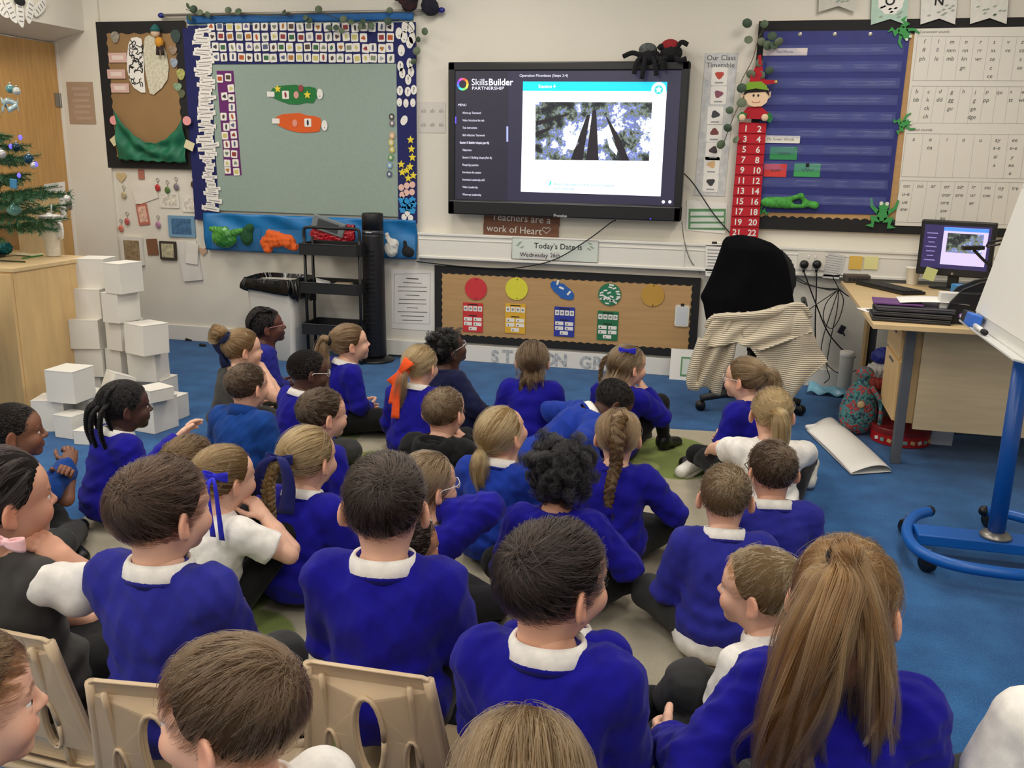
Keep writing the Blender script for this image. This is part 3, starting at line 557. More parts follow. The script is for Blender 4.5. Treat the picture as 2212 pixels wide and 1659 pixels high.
scr('slide', emat('white', (232, 240, 255), 1.05), [(1130, 176), (1441.5, 177), (1427, 424), (1125, 414)], 0.001, sc_)
scr('slide_header', emat('cyan', (10, 190, 225), 1.0), [(1130, 176), (1441.5, 177), (1440.5, 197), (1129.5, 196)], 0.002, sc_)
pm = bpy.data.materials.new('forest picture'); pm.use_nodes = True; nt = pm.node_tree; N = nt.nodes; L = nt.links; b = N['Principled BSDF']; tc = N.new('ShaderNodeTexCoord')
n1 = N.new('ShaderNodeTexNoise'); n1.inputs['Scale'].default_value = 22; n1.inputs['Detail'].default_value = 8; n1.inputs['Roughness'].default_value = 0.75; L.new(tc.outputs['Object'], n1.inputs[0])
n2 = N.new('ShaderNodeTexNoise'); n2.inputs['Scale'].default_value = 5; L.new(tc.outputs['Object'], n2.inputs[0])
ad = N.new('ShaderNodeMath'); ad.operation = 'ADD'; L.new(n1.outputs[0], ad.inputs[0]); L.new(n2.outputs[0], ad.inputs[1])
cr = N.new('ShaderNodeValToRGB'); e = cr.color_ramp.elements; e[0].position = 0.40; e[0].color = lin((14, 16, 26)); e[1].position = 0.585; e[1].color = lin((235, 240, 250))
for p, c in ((0.46, (40, 48, 50)), (0.50, (110, 122, 104)), (0.53, (70, 86, 190)), (0.555, (170, 180, 170))): q = cr.color_ramp.elements.new(p); q.color = lin(c)
mr = N.new('ShaderNodeMath'); mr.operation = 'MULTIPLY'; mr.inputs[1].default_value = 0.5; L.new(ad.outputs[0], mr.inputs[0]); L.new(mr.outputs[0], cr.inputs[0]); L.new(cr.outputs[0], b.inputs['Base Color']); L.new(cr.outputs[0], b.inputs['Emission Color']); b.inputs['Emission Strength'].default_value = 1.0
pic = scr('forest_picture', pm, [(1157, 220), (1409, 221), (1402, 347.5), (1156, 345)], 0.002, sc_)
dk = emat('trunk', (30, 26, 34), 0.7)
for T in ([(1268, 248), (1275, 248), (1258, 346), (1233, 345)], [(1280, 238), (1288, 238), (1293, 346), (1266, 346)], [(1308, 250), (1314, 256), (1340, 300), (1360, 347), (1342, 347), (1328, 305)], [(1158, 262), (1232, 244), (1225, 250), (1158, 272)], [(1157, 285), (1190, 274), (1188, 281), (1157, 296)]): scr('trunk', dk, T, 0.003, pic)
for T in ([(1225, 302), (1245, 292), (1250, 310), (1238, 325), (1222, 320)], [(1312, 300), (1320, 296), (1334, 325), (1332, 335), (1316, 318)]): scr('sky_gap', emat('sky', (235, 240, 255), 1.1), T, 0.003, pic)
wt = emat('lettering', (215, 215, 235), 0.9); t = MB(); yy = -SCY-0.0045
ptext(t, 'Skills', 1018, 184, yy, 19, 'LEFT'); ptext(t, 'Builder', 1055, 184, yy, 19, 'LEFT', bold=0.02); ptext(t, 'PARTNERSHIP', 1019, 194, yy, 9.5, 'LEFT', sx=1.22)
ptext(t, 'Operation Moonbase (Steps 2-4)', 1122, 166, yy, 8, 'LEFT'); ptext(t, 'MENU', 989, 229, yy, 7, 'LEFT')
for i, (s_, lx) in enumerate((('Warm-up: Teamwork', 999), ('Video: Introduce the task', 999), ('Task instructions', 999), ('Skill reflection: Teamwork', 999), ('Session 5: Building Utopia (part B)', 993), ('Objectives', 999), ('Session 5: Building Utopia (Part B)', 999), ('Recap big question', 999), ('Introduce this session', 999), ('Introduce Leadership skill', 999), ('Video: Leadership', 999), ('Warm-up: Leadership', 999))): ptext(t, s_, lx, 246+i*16.0, yy, 6.6, 'LEFT', sx=0.72, bold=0.02 if i == 4 else 0)
ptext(t, 'Session 4', 1163, 190, yy, 10, 'LEFT', bold=0.02)
o = t.build('lettering', wt, sc_); o.location = (-tvx, 0, -tvz)
t = MB(); ptext(t, 'Watch the video to find out more about', 1195, 400, yy, 8, 'LEFT'); ptext(t, 'your next task', 1195, 409, yy, 8, 'LEFT'); o = t.build('lettering', emat('teal text', (40, 120, 130), 0.8), sc_); o.location = (-tvx, 0, -tvz)
scr('exclamation_mark', emat('teal mark', (30, 190, 190), 0.9), [(1186, 398), (1190, 390), (1192, 391), (1188, 402)], 0.003, sc_); scr('scroll_bar', emat('bar', (150, 160, 210), 0.8), [(1094, 273), (1098, 273), (1098, 306), (1094, 306)], 0.003, sc_)
scr('selected_mark', emat('mark', (90, 80, 230), 1.0), [(982, 252), (986, 252), (986, 267), (982, 267)], 0.003, sc_)
lx, lz = pt(1000, 182, -SCY); lg = MB(); cols = ((235, 80, 60), (240, 150, 40), (235, 210, 70), (110, 210, 90), (60, 200, 190), (60, 120, 230), (110, 70, 220), (200, 70, 170)); s_ = pscale(1000, 182, -SCY)
for i in range(24):
    lg.mi = i*8//24; a0, a1 = math.pi/2-2*math.pi*i/24, math.pi/2-2*math.pi*(i+1)/24; P = [(r*s_*math.cos(a), r*s_*math.sin(a)) for r, a in ((13, a0), (13, a1), (8.5, a1), (8.5, a0))]; lg.prism([(lx-tvx+p[0], lz-tvz+p[1]) for p in P], -SCY-0.0045, -SCY-0.003)
lg.build('logo_ring', [emat('ring%d' % i, c, 1.0) for i, c in enumerate(cols)], sc_)
bx_, bz_ = pt(1423, 194, -SCY); MB().prism(ring_poly(bx_-tvx, bz_-tvz, 15*s_, 15*s_, 24), -SCY-0.004, -SCY-0.003).build('badge', emat('white', (232, 240, 255), 1.05), sc_)
MB().prism(ring_poly(bx_-tvx, bz_-tvz, 9*s_, 9*s_, 20), -SCY-0.005, -SCY-0.004).build('badge_ring', emat('badge teal', (60, 190, 190), 0.9), sc_); MB().prism([(bx_-tvx+a*7*s_, bz_-tvz+b_*7*s_) for a, b_ in STAR], -SCY-0.006, -SCY-0.005).build('badge_star', emat('white', (232, 240, 255)), sc_)
for px in (1433, 1447): q = pt(px, 436, -SCY); MB().prism(ring_poly(q[0]-tvx, q[1]-tvz, 3.5*s_, 3.5*s_, 12), -SCY-0.003, -SCY-0.002).build('icon', wt, sc_)
t = MB(); ptext(t, 'Prowise', 1210, 469, -0.127, 9, bold=0.02); o = t.build('lettering', mat('silver print', (190, 190, 195), 0.3), tv); o.location = (-tvx, 0, -tvz)
q = pt(1405, 473, -0.127); MB().ball((q[0]-tvx, -0.124, q[1]-tvz), 0.004, 8, 6).build('power_light', emat('blue light', (60, 60, 255), 3.0), tv)
# two plush spiders sitting on the screen
def spider(c, m1, m2, label, legs):
    o = thing('plush_spider', label, 'soft toy', tuple(c)); v = Vol((-0.13, -0.10, -0.06), (0.13, 0.10, 0.12), 0.007); v.ell((0, 0, 0.01), (0.07, 0.05, 0.05), k=0.02); v.ell((0.0, -0.02, 0.0), (0.045, 0.045, 0.04), k=0.02); v.fold(3, 0.006, (0.02, 0.05)); V, Q = v.net(); link('body', mesh_np('body', V, Q, m1), o)
    MB().ball((-0.01, 0.0, 0.05), (0.058, 0.045, 0.042), 14, 10).build('back', m2, o, smooth=True)
    for a in legs: MB().tube([tuple(p) for p in spline(a, 5)], 0.015, 8).build('leg', m1, o, smooth=True)
    return o
MB_ = mat('black fluff', (16, 16, 20), 0.95, bump=0.6, bscale=150)
c = P3(1402, 126, 0.10); spider(c, MB_, mat('grey fluff', (88, 92, 92), 0.95, var=0.3, vscale=50), 'black plush spider with grey mesh back sitting on the screen', [[(-0.04, -0.03, 0.01), (-0.10, -0.03, 0.03), (-0.16, -0.02, 0.01)], [(-0.05, -0.04, 0), (-0.07, -0.08, -0.04), (-0.08, -0.08, -0.10)], [(-0.02, -0.05, 0), (-0.02, -0.085, -0.05), (-0.03, -0.085, -0.13)], [(0.03, -0.05, 0), (0.05, -0.085, -0.05), (0.06, -0.085, -0.11)], [(0.05, -0.04, 0), (0.09, -0.08, -0.03), (0.10, -0.08, -0.08)]])
c = P3(1450, 118, 0.10); spider(c, MB_, mat('red fluff', (150, 36, 40), 0.95, var=0.2), 'black plush spider with red top at the right end of the screen', [[(0.03, -0.02, 0.03), (0.06, -0.02, 0.07), (0.10, -0.02, 0.055)], [(-0.03, -0.02, 0.03), (-0.06, -0.02, 0.05), (-0.08, -0.02, 0.03)], [(0.03, -0.05, -0.02), (0.06, -0.075, -0.04), (0.10, -0.08, -0.03)], [(-0.02, -0.05, -0.02), (-0.05, -0.075, -0.04), (-0.06, -0.08, -0.07)]])
# --- signs under the screen
wd = thing('wooden_sign', 'brown wooden sign with white lettering half hidden under the screen', 'sign', (*[on_y(1125, 490, -0.012)[0], -0.012], on_y(1125, 490, -0.012)[2]))
M_BW = mat('stained wood', (124, 82, 60), 0.7, var=0.15, vscale=6, wood=(1, 1, 8))
cx, cz, w_, h_ = wr(1045, 463, 1208, 487, -0.02); MB().box((cx-wd.location[0], 0, cz-wd.location[2]), (w_, 0.016, h_-0.002), bev=0.002).build('plank', M_BW, wd)
cx, cz, w_, h_ = wr(1044, 485, 1206, 511, -0.02); MB().box((cx-wd.location[0], 0, cz-wd.location[2]), (w_, 0.016, h_-0.002), bev=0.002).build('plank', M_BW, wd)
t = MB(); ptext(t, 'Teachers are a', 1125, 479, -0.0215, 22, rot=-0.03); ptext(t, 'work of Heart', 1110, 503, -0.0215, 21, rot=-0.03); child_abs(t, 'lettering', M_WHITE, wd)
t = MB(); t.tube([(pt(1180+11*math.sin(a)**3*0.8, 497-0.75*(13*math.cos(a)-5*math.cos(2*a)-2*math.cos(3*a)-math.cos(4*a))*0.62, -0.022)[0], -0.0215, pt(1180, 497-0.75*(13*math.cos(a)-5*math.cos(2*a)-2*math.cos(3*a)-math.cos(4*a))*0.62, -0.022)[1]) for a in (2*math.pi*i/24 for i in range(25))], 0.002, 5); child_abs(t, 'heart_outline', M_WHITE, wd)
ds = sheet('date_sign', mat('pale green print', (214, 222, 212), 0.6), (1106, 517, 1292, 563), 0.0655); tag(ds, 'white sign reading today\'s date on the trunking', 'sign')
t = MB(); ptext(t, "Today's Date is", 1205, 538, -0.069, 17); ptext(t, 'Wednesday', 1153, 555, -0.070, 13); ptext(t, '26th', 1199, 556, -0.070, 12); child_abs(t, 'lettering', M_INKD, ds)
for a in ((1122, 544, 1184, 560), (1189, 544, 1210, 561)): cx, cz, w_, h_ = wr(*a, -0.068); MB().prism(rrect(cx, cz, w_, h_, 0.004), -0.0684, -0.0670).build('card', mat('grey white card', (208, 208, 204)), ds).location = tuple(-v for v in ds.location)
cx, cz, w_, h_ = wr(1106, 517, 1292, 563, -0.066); t = MB(); t.tube([(cx+a*w_/2, -0.0672, cz+b_*h_/2) for a, b_ in ((-1, -1), (1, -1), (1, 1), (-1, 1), (-1, -1))], 0.0018, 4); child_abs(t, 'border_line', M_INK, ds)
t = MB()
for a, b_, s1 in ((1114, 530, 1), (1118, 525, 1), (1122, 535, 1), (1280, 528, -1), (1284, 536, -1), (1278, 540, -1)): x, z = pt(a, b_, -0.068); t.prism([(x, z), (x+s1*0.02, z+0.012), (x+s1*0.034, z+0.012), (x+s1*0.016, z-0.004)], -0.0682, -0.0671)
child_abs(t, 'leaf_print', mat('sage print', (150, 168, 150)), ds)
# --- the low brown board with coloured circles
nb = board('notice_board', 'low brown notice board with black scalloped border and coloured circles', (940, 586, 1510, 754), 0.015, 0.05, 34, 11, M_HESS); nb_y = 0.028
def tint(n, c): return mat('card '+n, c, 0.65, var=0.03)
for px, py, n, c, lab in ((1028, 624, 'red', (206, 52, 58), 'plain red paper circle'), (1116, 624, 'yellow', (222, 216, 60), 'plain yellow paper circle'), (1317, 636, 'green', (36, 120, 84), 'green paper circle covered in small white labels'), (1410, 638, 'gold', (192, 148, 62), 'dull gold paper circle')):
    o = disc('paper_circle', px, py, 25, 24.5, tint(n, c), lab+' on the low brown board', 'paper circle', 'circles on the low board', nb_y)
    if n == 'green':
        g = random.Random(3)
        for k in range(24): a = g.uniform(0, 6.28); r = 0.066*math.sqrt(g.random()); MB().prism(rrect(r*math.cos(a), r*math.sin(a), 0.026, 0.010, 0.001, g.uniform(-0.5, 0.5)), -0.003-0.0003*(k % 3), -0.0018).build('label', M_WHITE, o)
    else:
        for dz in (0.066, -0.066): MB().ball((0.004, -0.003, dz), 0.004, 6, 5).build('pin', M_INKD, o)
o = flat('paper_cloud', tint('blue', (36, 96, 176)), [(1190, 620), (1189, 612), (1194, 607), (1203, 608), (1210, 612), (1218, 613), (1224, 619), (1232, 625), (1240, 635), (1239, 646), (1230, 648), (1221, 646), (1212, 644), (1205, 636), (1197, 630)], nb_y); tag(o, 'blue paper cloud with three small labels on the low brown board', 'paper cutout')
for a, b_, r in ((1205, 610, 1.3), (1213, 622, -0.4), (1229, 633, 0.9)): x, z = pt(a, b_, -nb_y); MB().prism(rrect(x-o.location[0], z-o.location[2], 0.034, 0.014, 0.001, r), -0.0035, -0.0018).build('label', M_WHITE, o)
for (x0_, y0_, x1_, y1_), n, c in (((1000, 654, 1043, 717), 'red', (206, 50, 52)), ((1091, 656, 1135, 720), 'amber', (226, 174, 48)), ((1197, 663, 1241, 727), 'royal blue', (44, 56, 156)), ((1290, 672, 1335, 735), 'green', (30, 112, 70))):
    o = sheet('feelings_card', tint(n+' card', c), (x0_, y0_, x1_, y1_), nb_y); tag(o, '%s printed card with small white picture boxes on the low board' % n, 'poster', 'cards under the circles'); cx, cz, w_, h_ = wr(x0_, y0_, x1_, y1_, -nb_y)
    for k in range(4):
        q = MB().prism(rrect(-w_*0.36+k*w_*0.24, h_*0.30, w_*0.20, h_*0.17, 0.002), -0.0026, -0.0014).build('picture_box', M_WHITE, o); MB().prism(ring_poly(-w_*0.36+k*w_*0.24, h_*0.30, w_*0.065, w_*0.065, 10), -0.0030, -0.0025).build('icon', M_INKL, q)
    for r in range(3):
        for k in range(2 if r < 2 else 1):
            xx = (-0.24+0.48*k)*w_ if r < 2 else 0; zz = -h_*(0.06+0.16*r); q = MB().prism(rrect(xx, zz, w_*0.40, h_*0.12, 0.002), -0.0026, -0.0014).build('word_box', M_WHITE, o); MB().prism([(xx-w_*0.14, zz-h_*0.03), (xx-w_*0.05, zz-h_*0.03), (xx-w_*0.095, zz+h_*0.03)], -0.0030, -0.0025).build('icon', M_INK, q)
    t = MB()
    for zz, ww in ((0.44, 0.5), (0.06, 0.4)): t.box((0, -0.0020, h_*zz), (w_*ww, 0.0014, h_*0.035))
    t.build('print', M_INKD, o)
x, z = pt(1473, 682, -nb_y); o = MB().prism(rrect(0, 0, 0.094, 0.145, 0.014), -0.006, 0).build('hanging_tag', mat('clear tag', (222, 220, 206), 0.4), None, loc=(x, -nb_y, z)); tag(o, 'white rounded tag hanging from a black clip on the low board', 'tag'); MB().prism(rrect(0, -0.002, 0.07, 0.115, 0.004), -0.007, -0.005).build('card', mat('blue white card', (206, 210, 214)), o); MB().box((0, -0.006, 0.075), (0.022, 0.014, 0.016), bev=0.003).build('clip', M_BLACK, o)
# letters along the skirting
LM = mat('marbled letter card', (206, 208, 208), 0.7, rgb2=(140, 146, 152), vscale=40)
for ch, px, py in zip('STATIONGREEN', (1069, 1096, 1122, 1146, 1165, 1185, 1211, 1264, 1290, 1314, 1338, 1362), (782, 782, 784, 786, 787, 788, 790, 795, 796, 798, 800, 801)):
    t = MB(); s_ = pscale(px, py, -0.02)*37; vs, fs = text_geo(ch, s_, 'CENTER', 0.0, 0.03); t.add([(a, -0.0012, b_) for a, b_ in vs]+[(a, 0.0, b_) for a, b_ in vs], [f for f in fs]+[tuple(i+len(vs) for i in reversed(f)) for f in fs]); x, z = pt(px, py, -0.0195)
    o = t.build('letter', LM, None, loc=(x, -0.0195, max(z, 0.004))); tag(o, 'grey marbled cut-out letter %s on the white skirting' % ch if ch in 'SAIOGR' else 'grey marbled letter %s on the skirting, %s' % (ch, {1096: 'beside the S', 1146: 'before the I', 1211: 'after the O', 1314: 'after the R', 1338: 'second of the pair', 1362: 'at the end'}[px]), 'letter', 'skirting letters')
# --- timetable banner and sheets between screen and calendar
tb = flat('timetable', mat('pale banner', (214, 214, 210), 0.7, rgb2=(192, 194, 196), vscale=25), [(1524, 114), (1594, 114), (1565, 424), (1500, 422)], 0.002); tag(tb, 'tall pale class timetable banner with small picture cards beside the screen', 'timetable')
t = MB(); ptext(t, 'Our Class', 1558, 130, -0.0045, 15); ptext(t, 'Timetable', 1556, 146, -0.0045, 15); child_abs(t, 'lettering', M_INK, tb)
for i, (px, py, c) in enumerate(((1554, 165, (190, 70, 60)), (1552, 206, (140, 80, 100)), (1545, 250, (60, 60, 66)), (1543, 288, (120, 60, 60)), (1541, 327, (70, 60, 60)), (1537, 358, (220, 180, 130)), (1535, 396, (60, 60, 64)))):
    x, z = pt(px, py, -0.006); q = MB().prism(rrect(x, z, 0.098, 0.110, 0.01), -0.0062, -0.0045).build('picture_card', M_WHITE, tb); q.location = tuple(-v for v in tb.location); k = MB().prism(ring_poly(x, z+0.008, 0.026, 0.022, 12, 0.2, 3, i), -0.0070, -0.0060).build('picture', mat('timetable picture %d' % i, c), q); w2 = MB().prism(rrect(x, z-0.038, 0.05, 0.008, 0.002), -0.0070, -0.0060).build('word', M_INKL, q)
t = MB()
for a, b_ in ((1526, 196), (1588, 150), (1520, 240), (1578, 230), (1512, 300), (1566, 370), (1508, 410), (1590, 180)):
    x, z = pt(a, b_, -0.005)
    for k in range(5): t.prism([(x, z+k*0.014), (x+0.014, z+k*0.014+0.012), (x+0.004, z+k*0.014+0.006)], -0.0052, -0.0040); t.prism([(x, z+k*0.014), (x-0.014, z+k*0.014+0.012), (x-0.004, z+k*0.014+0.006)], -0.0052, -0.0040)
child_abs(t, 'leaf_print', mat('blue grey print', (168, 178, 188)), tb)
gs = flat('paper_sheet', M_WHITE, [(1484, 432), (1571, 440), (1567, 505), (1482, 497)], 0.0022); tag(gs, 'white sheet with a green table below the timetable banner', 'paper')
q = flat('green_table', mat('green print', (96, 148, 100), 0.7), [(1488, 451), (1568, 451), (1566, 497), (1487, 495)], 0.0045, gs)
for k in range(3): flat('table_row', mat('pale green print', (196, 216, 190), 0.7), [(1492, 457+k*13), (1564, 457+k*13), (1563, 466+k*13), (1491, 466+k*13)], 0.0068, gs)
ls = flat('paper_sheet', M_WHITE, [(1524, 530), (1572, 530), (1566, 600), (1524, 596)], 0.066); tag(ls, 'white sheet with lines of print on the trunking behind the coat', 'paper')
t = MB()
for k in range(8): x, z = pt(1545, 540+k*7, -0.069); t.prism(rrect(x, z, 0.10, 0.006, 0.001), -0.0694, -0.0680)
child_abs(t, 'print', M_INKL, ls)
pn = MB().tube([(pt(1539, 523, -0.05)[0], -0.045, 0.914), (pt(1570, 523, -0.05)[0], -0.045, 0.914)], 0.007, 8).build('marker_pen', mat('white plastic', (230, 228, 222), 0.3), None, smooth=True); tag(pn, 'white marker pen lying on top of the trunking', 'pen'); MB().tube([(pt(1538, 523, -0.05)[0], -0.045, 0.914), (pt(1549, 523, -0.05)[0], -0.045, 0.914)], 0.0078, 8).build('cap', M_INKD, pn, smooth=True)
# --- right-hand board
rb = board('display_board', 'large right-hand board with black scalloped border and pocket chart', (1622, 41, 2330, 506), 0.015, 0.075, 34, 22, M_HESS)
pcr = [(1650, 68), (1967, 65), (1919, 464), (1632, 458)]
pc = flat('pocket_chart', mat('royal blue cloth', (32, 40, 118), 0.55, var=0.10, vscale=7), pcr, 0.026, None, 0.004); tag(pc, 'royal blue pocket chart with rows of clear pockets', 'pocket chart')
cf = mat('clear strip', (150, 165, 235), 0.15, alpha=0.09, spec=0.6)
for i in range(10):
    v0 = 0.075+i*0.0915; v1 = v0+0.058
    def at_(u, v): a = np.array(pcr[0])+(np.array(pcr[3])-np.array(pcr[0]))*v; b_ = np.array(pcr[1])+(np.array(pcr[2])-np.array(pcr[1]))*v; return a+(b_-a)*u
    A, B = at_(0.03, v0), at_(0.97, v1); xa, za = pt(*at_(0.03, v0), -0.04); xb, zb_ = pt(*at_(0.97, v1), -0.04)
    o = MB().grid(lambda u, v: (xa+(xb-xa)*u, -0.036-0.005*math.sin(u*17+i*2)-0.004*(1-v), zb_+(za-zb_)*v), 30, 2, 0.0008).build('pocket', cf, pc, smooth=True); o.location = tuple(-v for v in pc.location)
for a in (1728, 1803, 1880): x, z = pt(a, 74, -0.032); o = MB().lathe([(0.012, 0), (0.012, 0.003), (0.006, 0.004)], (x, -0.031, z), 12, R=rotm(math.pi/2)).build('eyelet', M_STEEL, pc); o.location = tuple(-v for v in pc.location)
def slip(rect, c, n, txt, lab, y=0.0325, ts=9):
    o = sheet('word_card', tint(n, c), rect, y); tag(o, lab, 'card'); t = MB(); cx, cz, w_, h_ = wr(*rect, -y); (put_text(t, txt, 0, -h_*0.15, -0.0019, h_*0.5) if txt else t.tube([(w_*(-0.22+0.44*k/9), -0.0016, h_*0.10*math.sin(k*2.3)) for k in range(10)], 0.0025, 4)); t.build('lettering', M_INK, o); return o
slip((1648, 104, 1744, 120), (226, 214, 208), 'blush', 'Red Words', 'pale strip reading red words at the top of the pocket chart'); slip((1645, 293, 1728, 309), (232, 230, 222), 'offwhite', 'My Green Words', 'white strip reading green words halfway down the pocket chart')
slip((1663, 317, 1722, 345), (48, 142, 84), 'leaf green', '', 'green word card below the green words strip'); slip((1650, 354, 1699, 382), (214, 60, 56), 'coral red', '', 'red word card in the pocket chart'); o = slip((1715, 353, 1772, 382), (64, 160, 92), 'bright green', '', 'green word card held by a black clip'); MB().box((0, -0.006, 0.03), (0.02, 0.012, 0.022), bev=0.003).build('clip', M_BLACK, o)
# green plush frog in the bottom pocket, card frogs round the chart
MF = mat('frog green', (74, 158, 66), 0.85, var=0.25, vscale=40)
c = P3(1700, 438, 0.055); lump('plush_frog', c, [((-0.06, 0, 0), (0.085, 0.03, 0.035)), ((-0.12, 0, 0.0), (0.04, 0.025, 0.025)), ((0.0, 0, 0.02), (0.08, 0, 0.045), 0.016, 0.014), ((0.08, 0, 0.045), (0.12, 0, 0.0), 0.014, 0.013), ((0.0, 0, -0.02), (0.10, 0, -0.02), 0.016, 0.012), ((0.12, 0, 0.0), (0.17, 0, -0.01), 0.018, 0.024)], MF, 'long-legged green plush frog lying in the bottom pocket of the chart', 'soft toy', 0.006, 0.002)
def frog(px, py, k, rot, label):
    x, z = pt(px, py, -0.036); o = thing('card_frog', label, 'paper cutout', (x, -0.036, z), 0, 'green card frogs'); m = mat('frog card', (60, 150, 78), 0.7); s_ = k; o.rotation_euler[1] = rot
    MB().prism(ring_poly(0, 0, 0.034*s_, 0.042*s_, 16), -0.003, 0).build('body', m, o); MB().prism(ring_poly(0, 0.048*s_, 0.030*s_, 0.022*s_, 14), -0.004, -0.001).build('head', m, o)
    for sx in (-1, 1):
        MB().prism(ring_poly(sx*0.017*s_, 0.066*s_, 0.011*s_, 0.012*s_, 10), -0.005, -0.001).build('eye', mat('frog eye', (226, 226, 210)), o)
        MB().prism([(sx*0.02*s_, 0.02*s_), (sx*0.06*s_, 0.05*s_), (sx*0.075*s_, 0.095*s_), (sx*0.085*s_, 0.09*s_), (sx*0.078*s_, 0.04*s_), (sx*0.03*s_, -0.005*s_)][::sx], -0.003, 0).build('arm', m, o)
        MB().prism([(sx*0.015*s_, -0.02*s_), (sx*0.07*s_, -0.01*s_), (sx*0.055*s_, -0.06*s_), (sx*0.09*s_, -0.075*s_), (sx*0.04*s_, -0.085*s_), (sx*0.04*s_, -0.045*s_), (sx*0.01*s_, -0.05*s_)][::sx], -0.003, 0).build('leg', m, o)
frog(1906, 463, 1.0, 0.05, 'green card frog at the lower right corner of the pocket chart'); frog(1951, 68, 0.75, 2.4, 'green card frog at the upper right corner of the pocket chart'); frog(1952, 268, 0.6, 1.2, 'green card frog halfway down the right edge of the pocket chart'); frog(1640, 455, 0.55, -0.6, 'green card frog half hidden behind the advent calendar'); 
# --- phonics chart
ph = flat('sound_chart', mat('chart paper', (226, 222, 212), 0.7), [(1977, 62), (2300, 56), (2262, 496), (1933, 487)], 0.028, None, 0.002); tag(ph, 'large white chart of letter sounds in ruled tables', 'chart')
def C6(X, Y): return 1900+X/3.317, Y/3.317
t = MB(); y6 = -0.0308
def row(sx, items, size=40, dx=0):
    for X, Y, s_ in items: a, b_ = C6(X, Y+14); ptext(t, s_, a, b_, y6, size/3.317, shear=0.12)
row(0, [(320, 297, 'f'), (420, 297, 'l'), (518, 299, 'm'), (619, 299, 'n'), (722, 299, 'r'), (820, 299, 's'), (920, 299, 'v'), (1022, 299, 'z'), (314, 358, 'ff'), (412, 358, 'll'), (511, 360, 'mm'), (611, 360, 'nn'), (714, 360, 'rr'), (812, 360, 'ss'), (916, 360, 've'), (1016, 360, 'zz'), (303, 420, 'ph'), (405, 420, 'le'), (504, 420, 'mb'), (604, 420, 'kn'), (705, 422, 'wr'), (805, 422, 'se'), (1008, 424, 's'), (594, 484, 'gn'), (795, 486, 'c'), (1001, 484, 'se'), (787, 545, 'ce')])
row(0, [(265, 654, 'b'), (350, 656, 'c'), (432, 654, 'd'), (516, 656, 'g'), (600, 654, 'h'), (685, 656, 'j'), (769, 656, 'p'), (856, 660, 'qu'), (941, 656, 't'), (1028, 658, 'w'), (259, 714, 'bb'), (342, 714, 'k'), (426, 714, 'dd'), (509, 716, 'gg'), (677, 718, 'g'), (762, 716, 'pp'), (936, 716, 'tt'), (1020, 716, 'wh'), (335, 774, 'ck'), (502, 776, 'gu'), (669, 778, 'ge'), (327, 834, 'ch'), (657, 838, 'dge')])
row(0, [(243, 996, 'a'), (362, 998, 'e'), (481, 998, 'i'), (601, 1000, 'o'), (721, 1002, 'u'), (844, 1002, 'ay'), (967, 1002, 'ee'), (356, 1056, 'ea'), (837, 1058, 'a-e'), (957, 1060, 'e-e'), (828, 1120, 'ai'), (948, 1124, 'y'), (819, 1182, 'a'), (940, 1182, 'ea'), (932, 1240, 'e')])
row(0, [(191, 1330, 'oo'), (289, 1332, 'oo'), (382, 1332, 'ar'), (480, 1336, 'or'), (577, 1338, 'air'), (672, 1338, 'ir'), (771, 1342, 'ou'), (868, 1346, 'oy'), (969, 1348, 'ire'), (186, 1388, 'u-e'), (474, 1394, 'oor'), (568, 1396, 'are'), (666, 1396, 'ur'), (763, 1400, 'ow'), (860, 1406, 'oi'), (178, 1446, 'ue'), (465, 1450, 'ore'), (658, 1454, 'er'), (171, 1498, 'ew'), (457, 1508, 'aw'), (449, 1562, 'au')])
a, b_ = C6(285, 238); ptext(t, 'Consonant sounds', a, b_, y6, 8, 'LEFT'); a, b_ = C6(215, 938); ptext(t, 'Vowel sounds', a, b_, y6, 8, 'LEFT')
child_abs(t, 'lettering', M_INK, ph); t = MB()
def ln(X0, Y0, X1, Y1, w_=0.0016): (a, b_), (c, d) = C6(X0, Y0), C6(X1, Y1); p, q = pt(a, b_, y6), pt(c, d, y6); t.tube([(p[0], y6+0.0005, p[1]), (q[0], y6+0.0005, q[1])], w_*0.7, 4)
for (tl, tr_, bl, br, n) in (((275, 258), (1180, 262), (237, 577), (1130, 580), 8.9), ((234, 617), (1140, 622), (186, 880), (1105, 886), 10.4), ((192, 956), (1120, 966), (155, 1265), (1080, 1282), 7.6), ((150, 1294), (1080, 1310), (98, 1590), (1040, 1612), 9.5)):
    ln(*tl, *tr_); ln(*bl, *br); ln(*tl, *bl); k = 1
    while k < n: f = k/n; ln(tl[0]+(tr_[0]-tl[0])*f, tl[1]+(tr_[1]-tl[1])*f, bl[0]+(br[0]-bl[0])*f, bl[1]+(br[1]-bl[1])*f, 0.001); k += 1
child_abs(t, 'ruled_lines', M_INKL, ph)
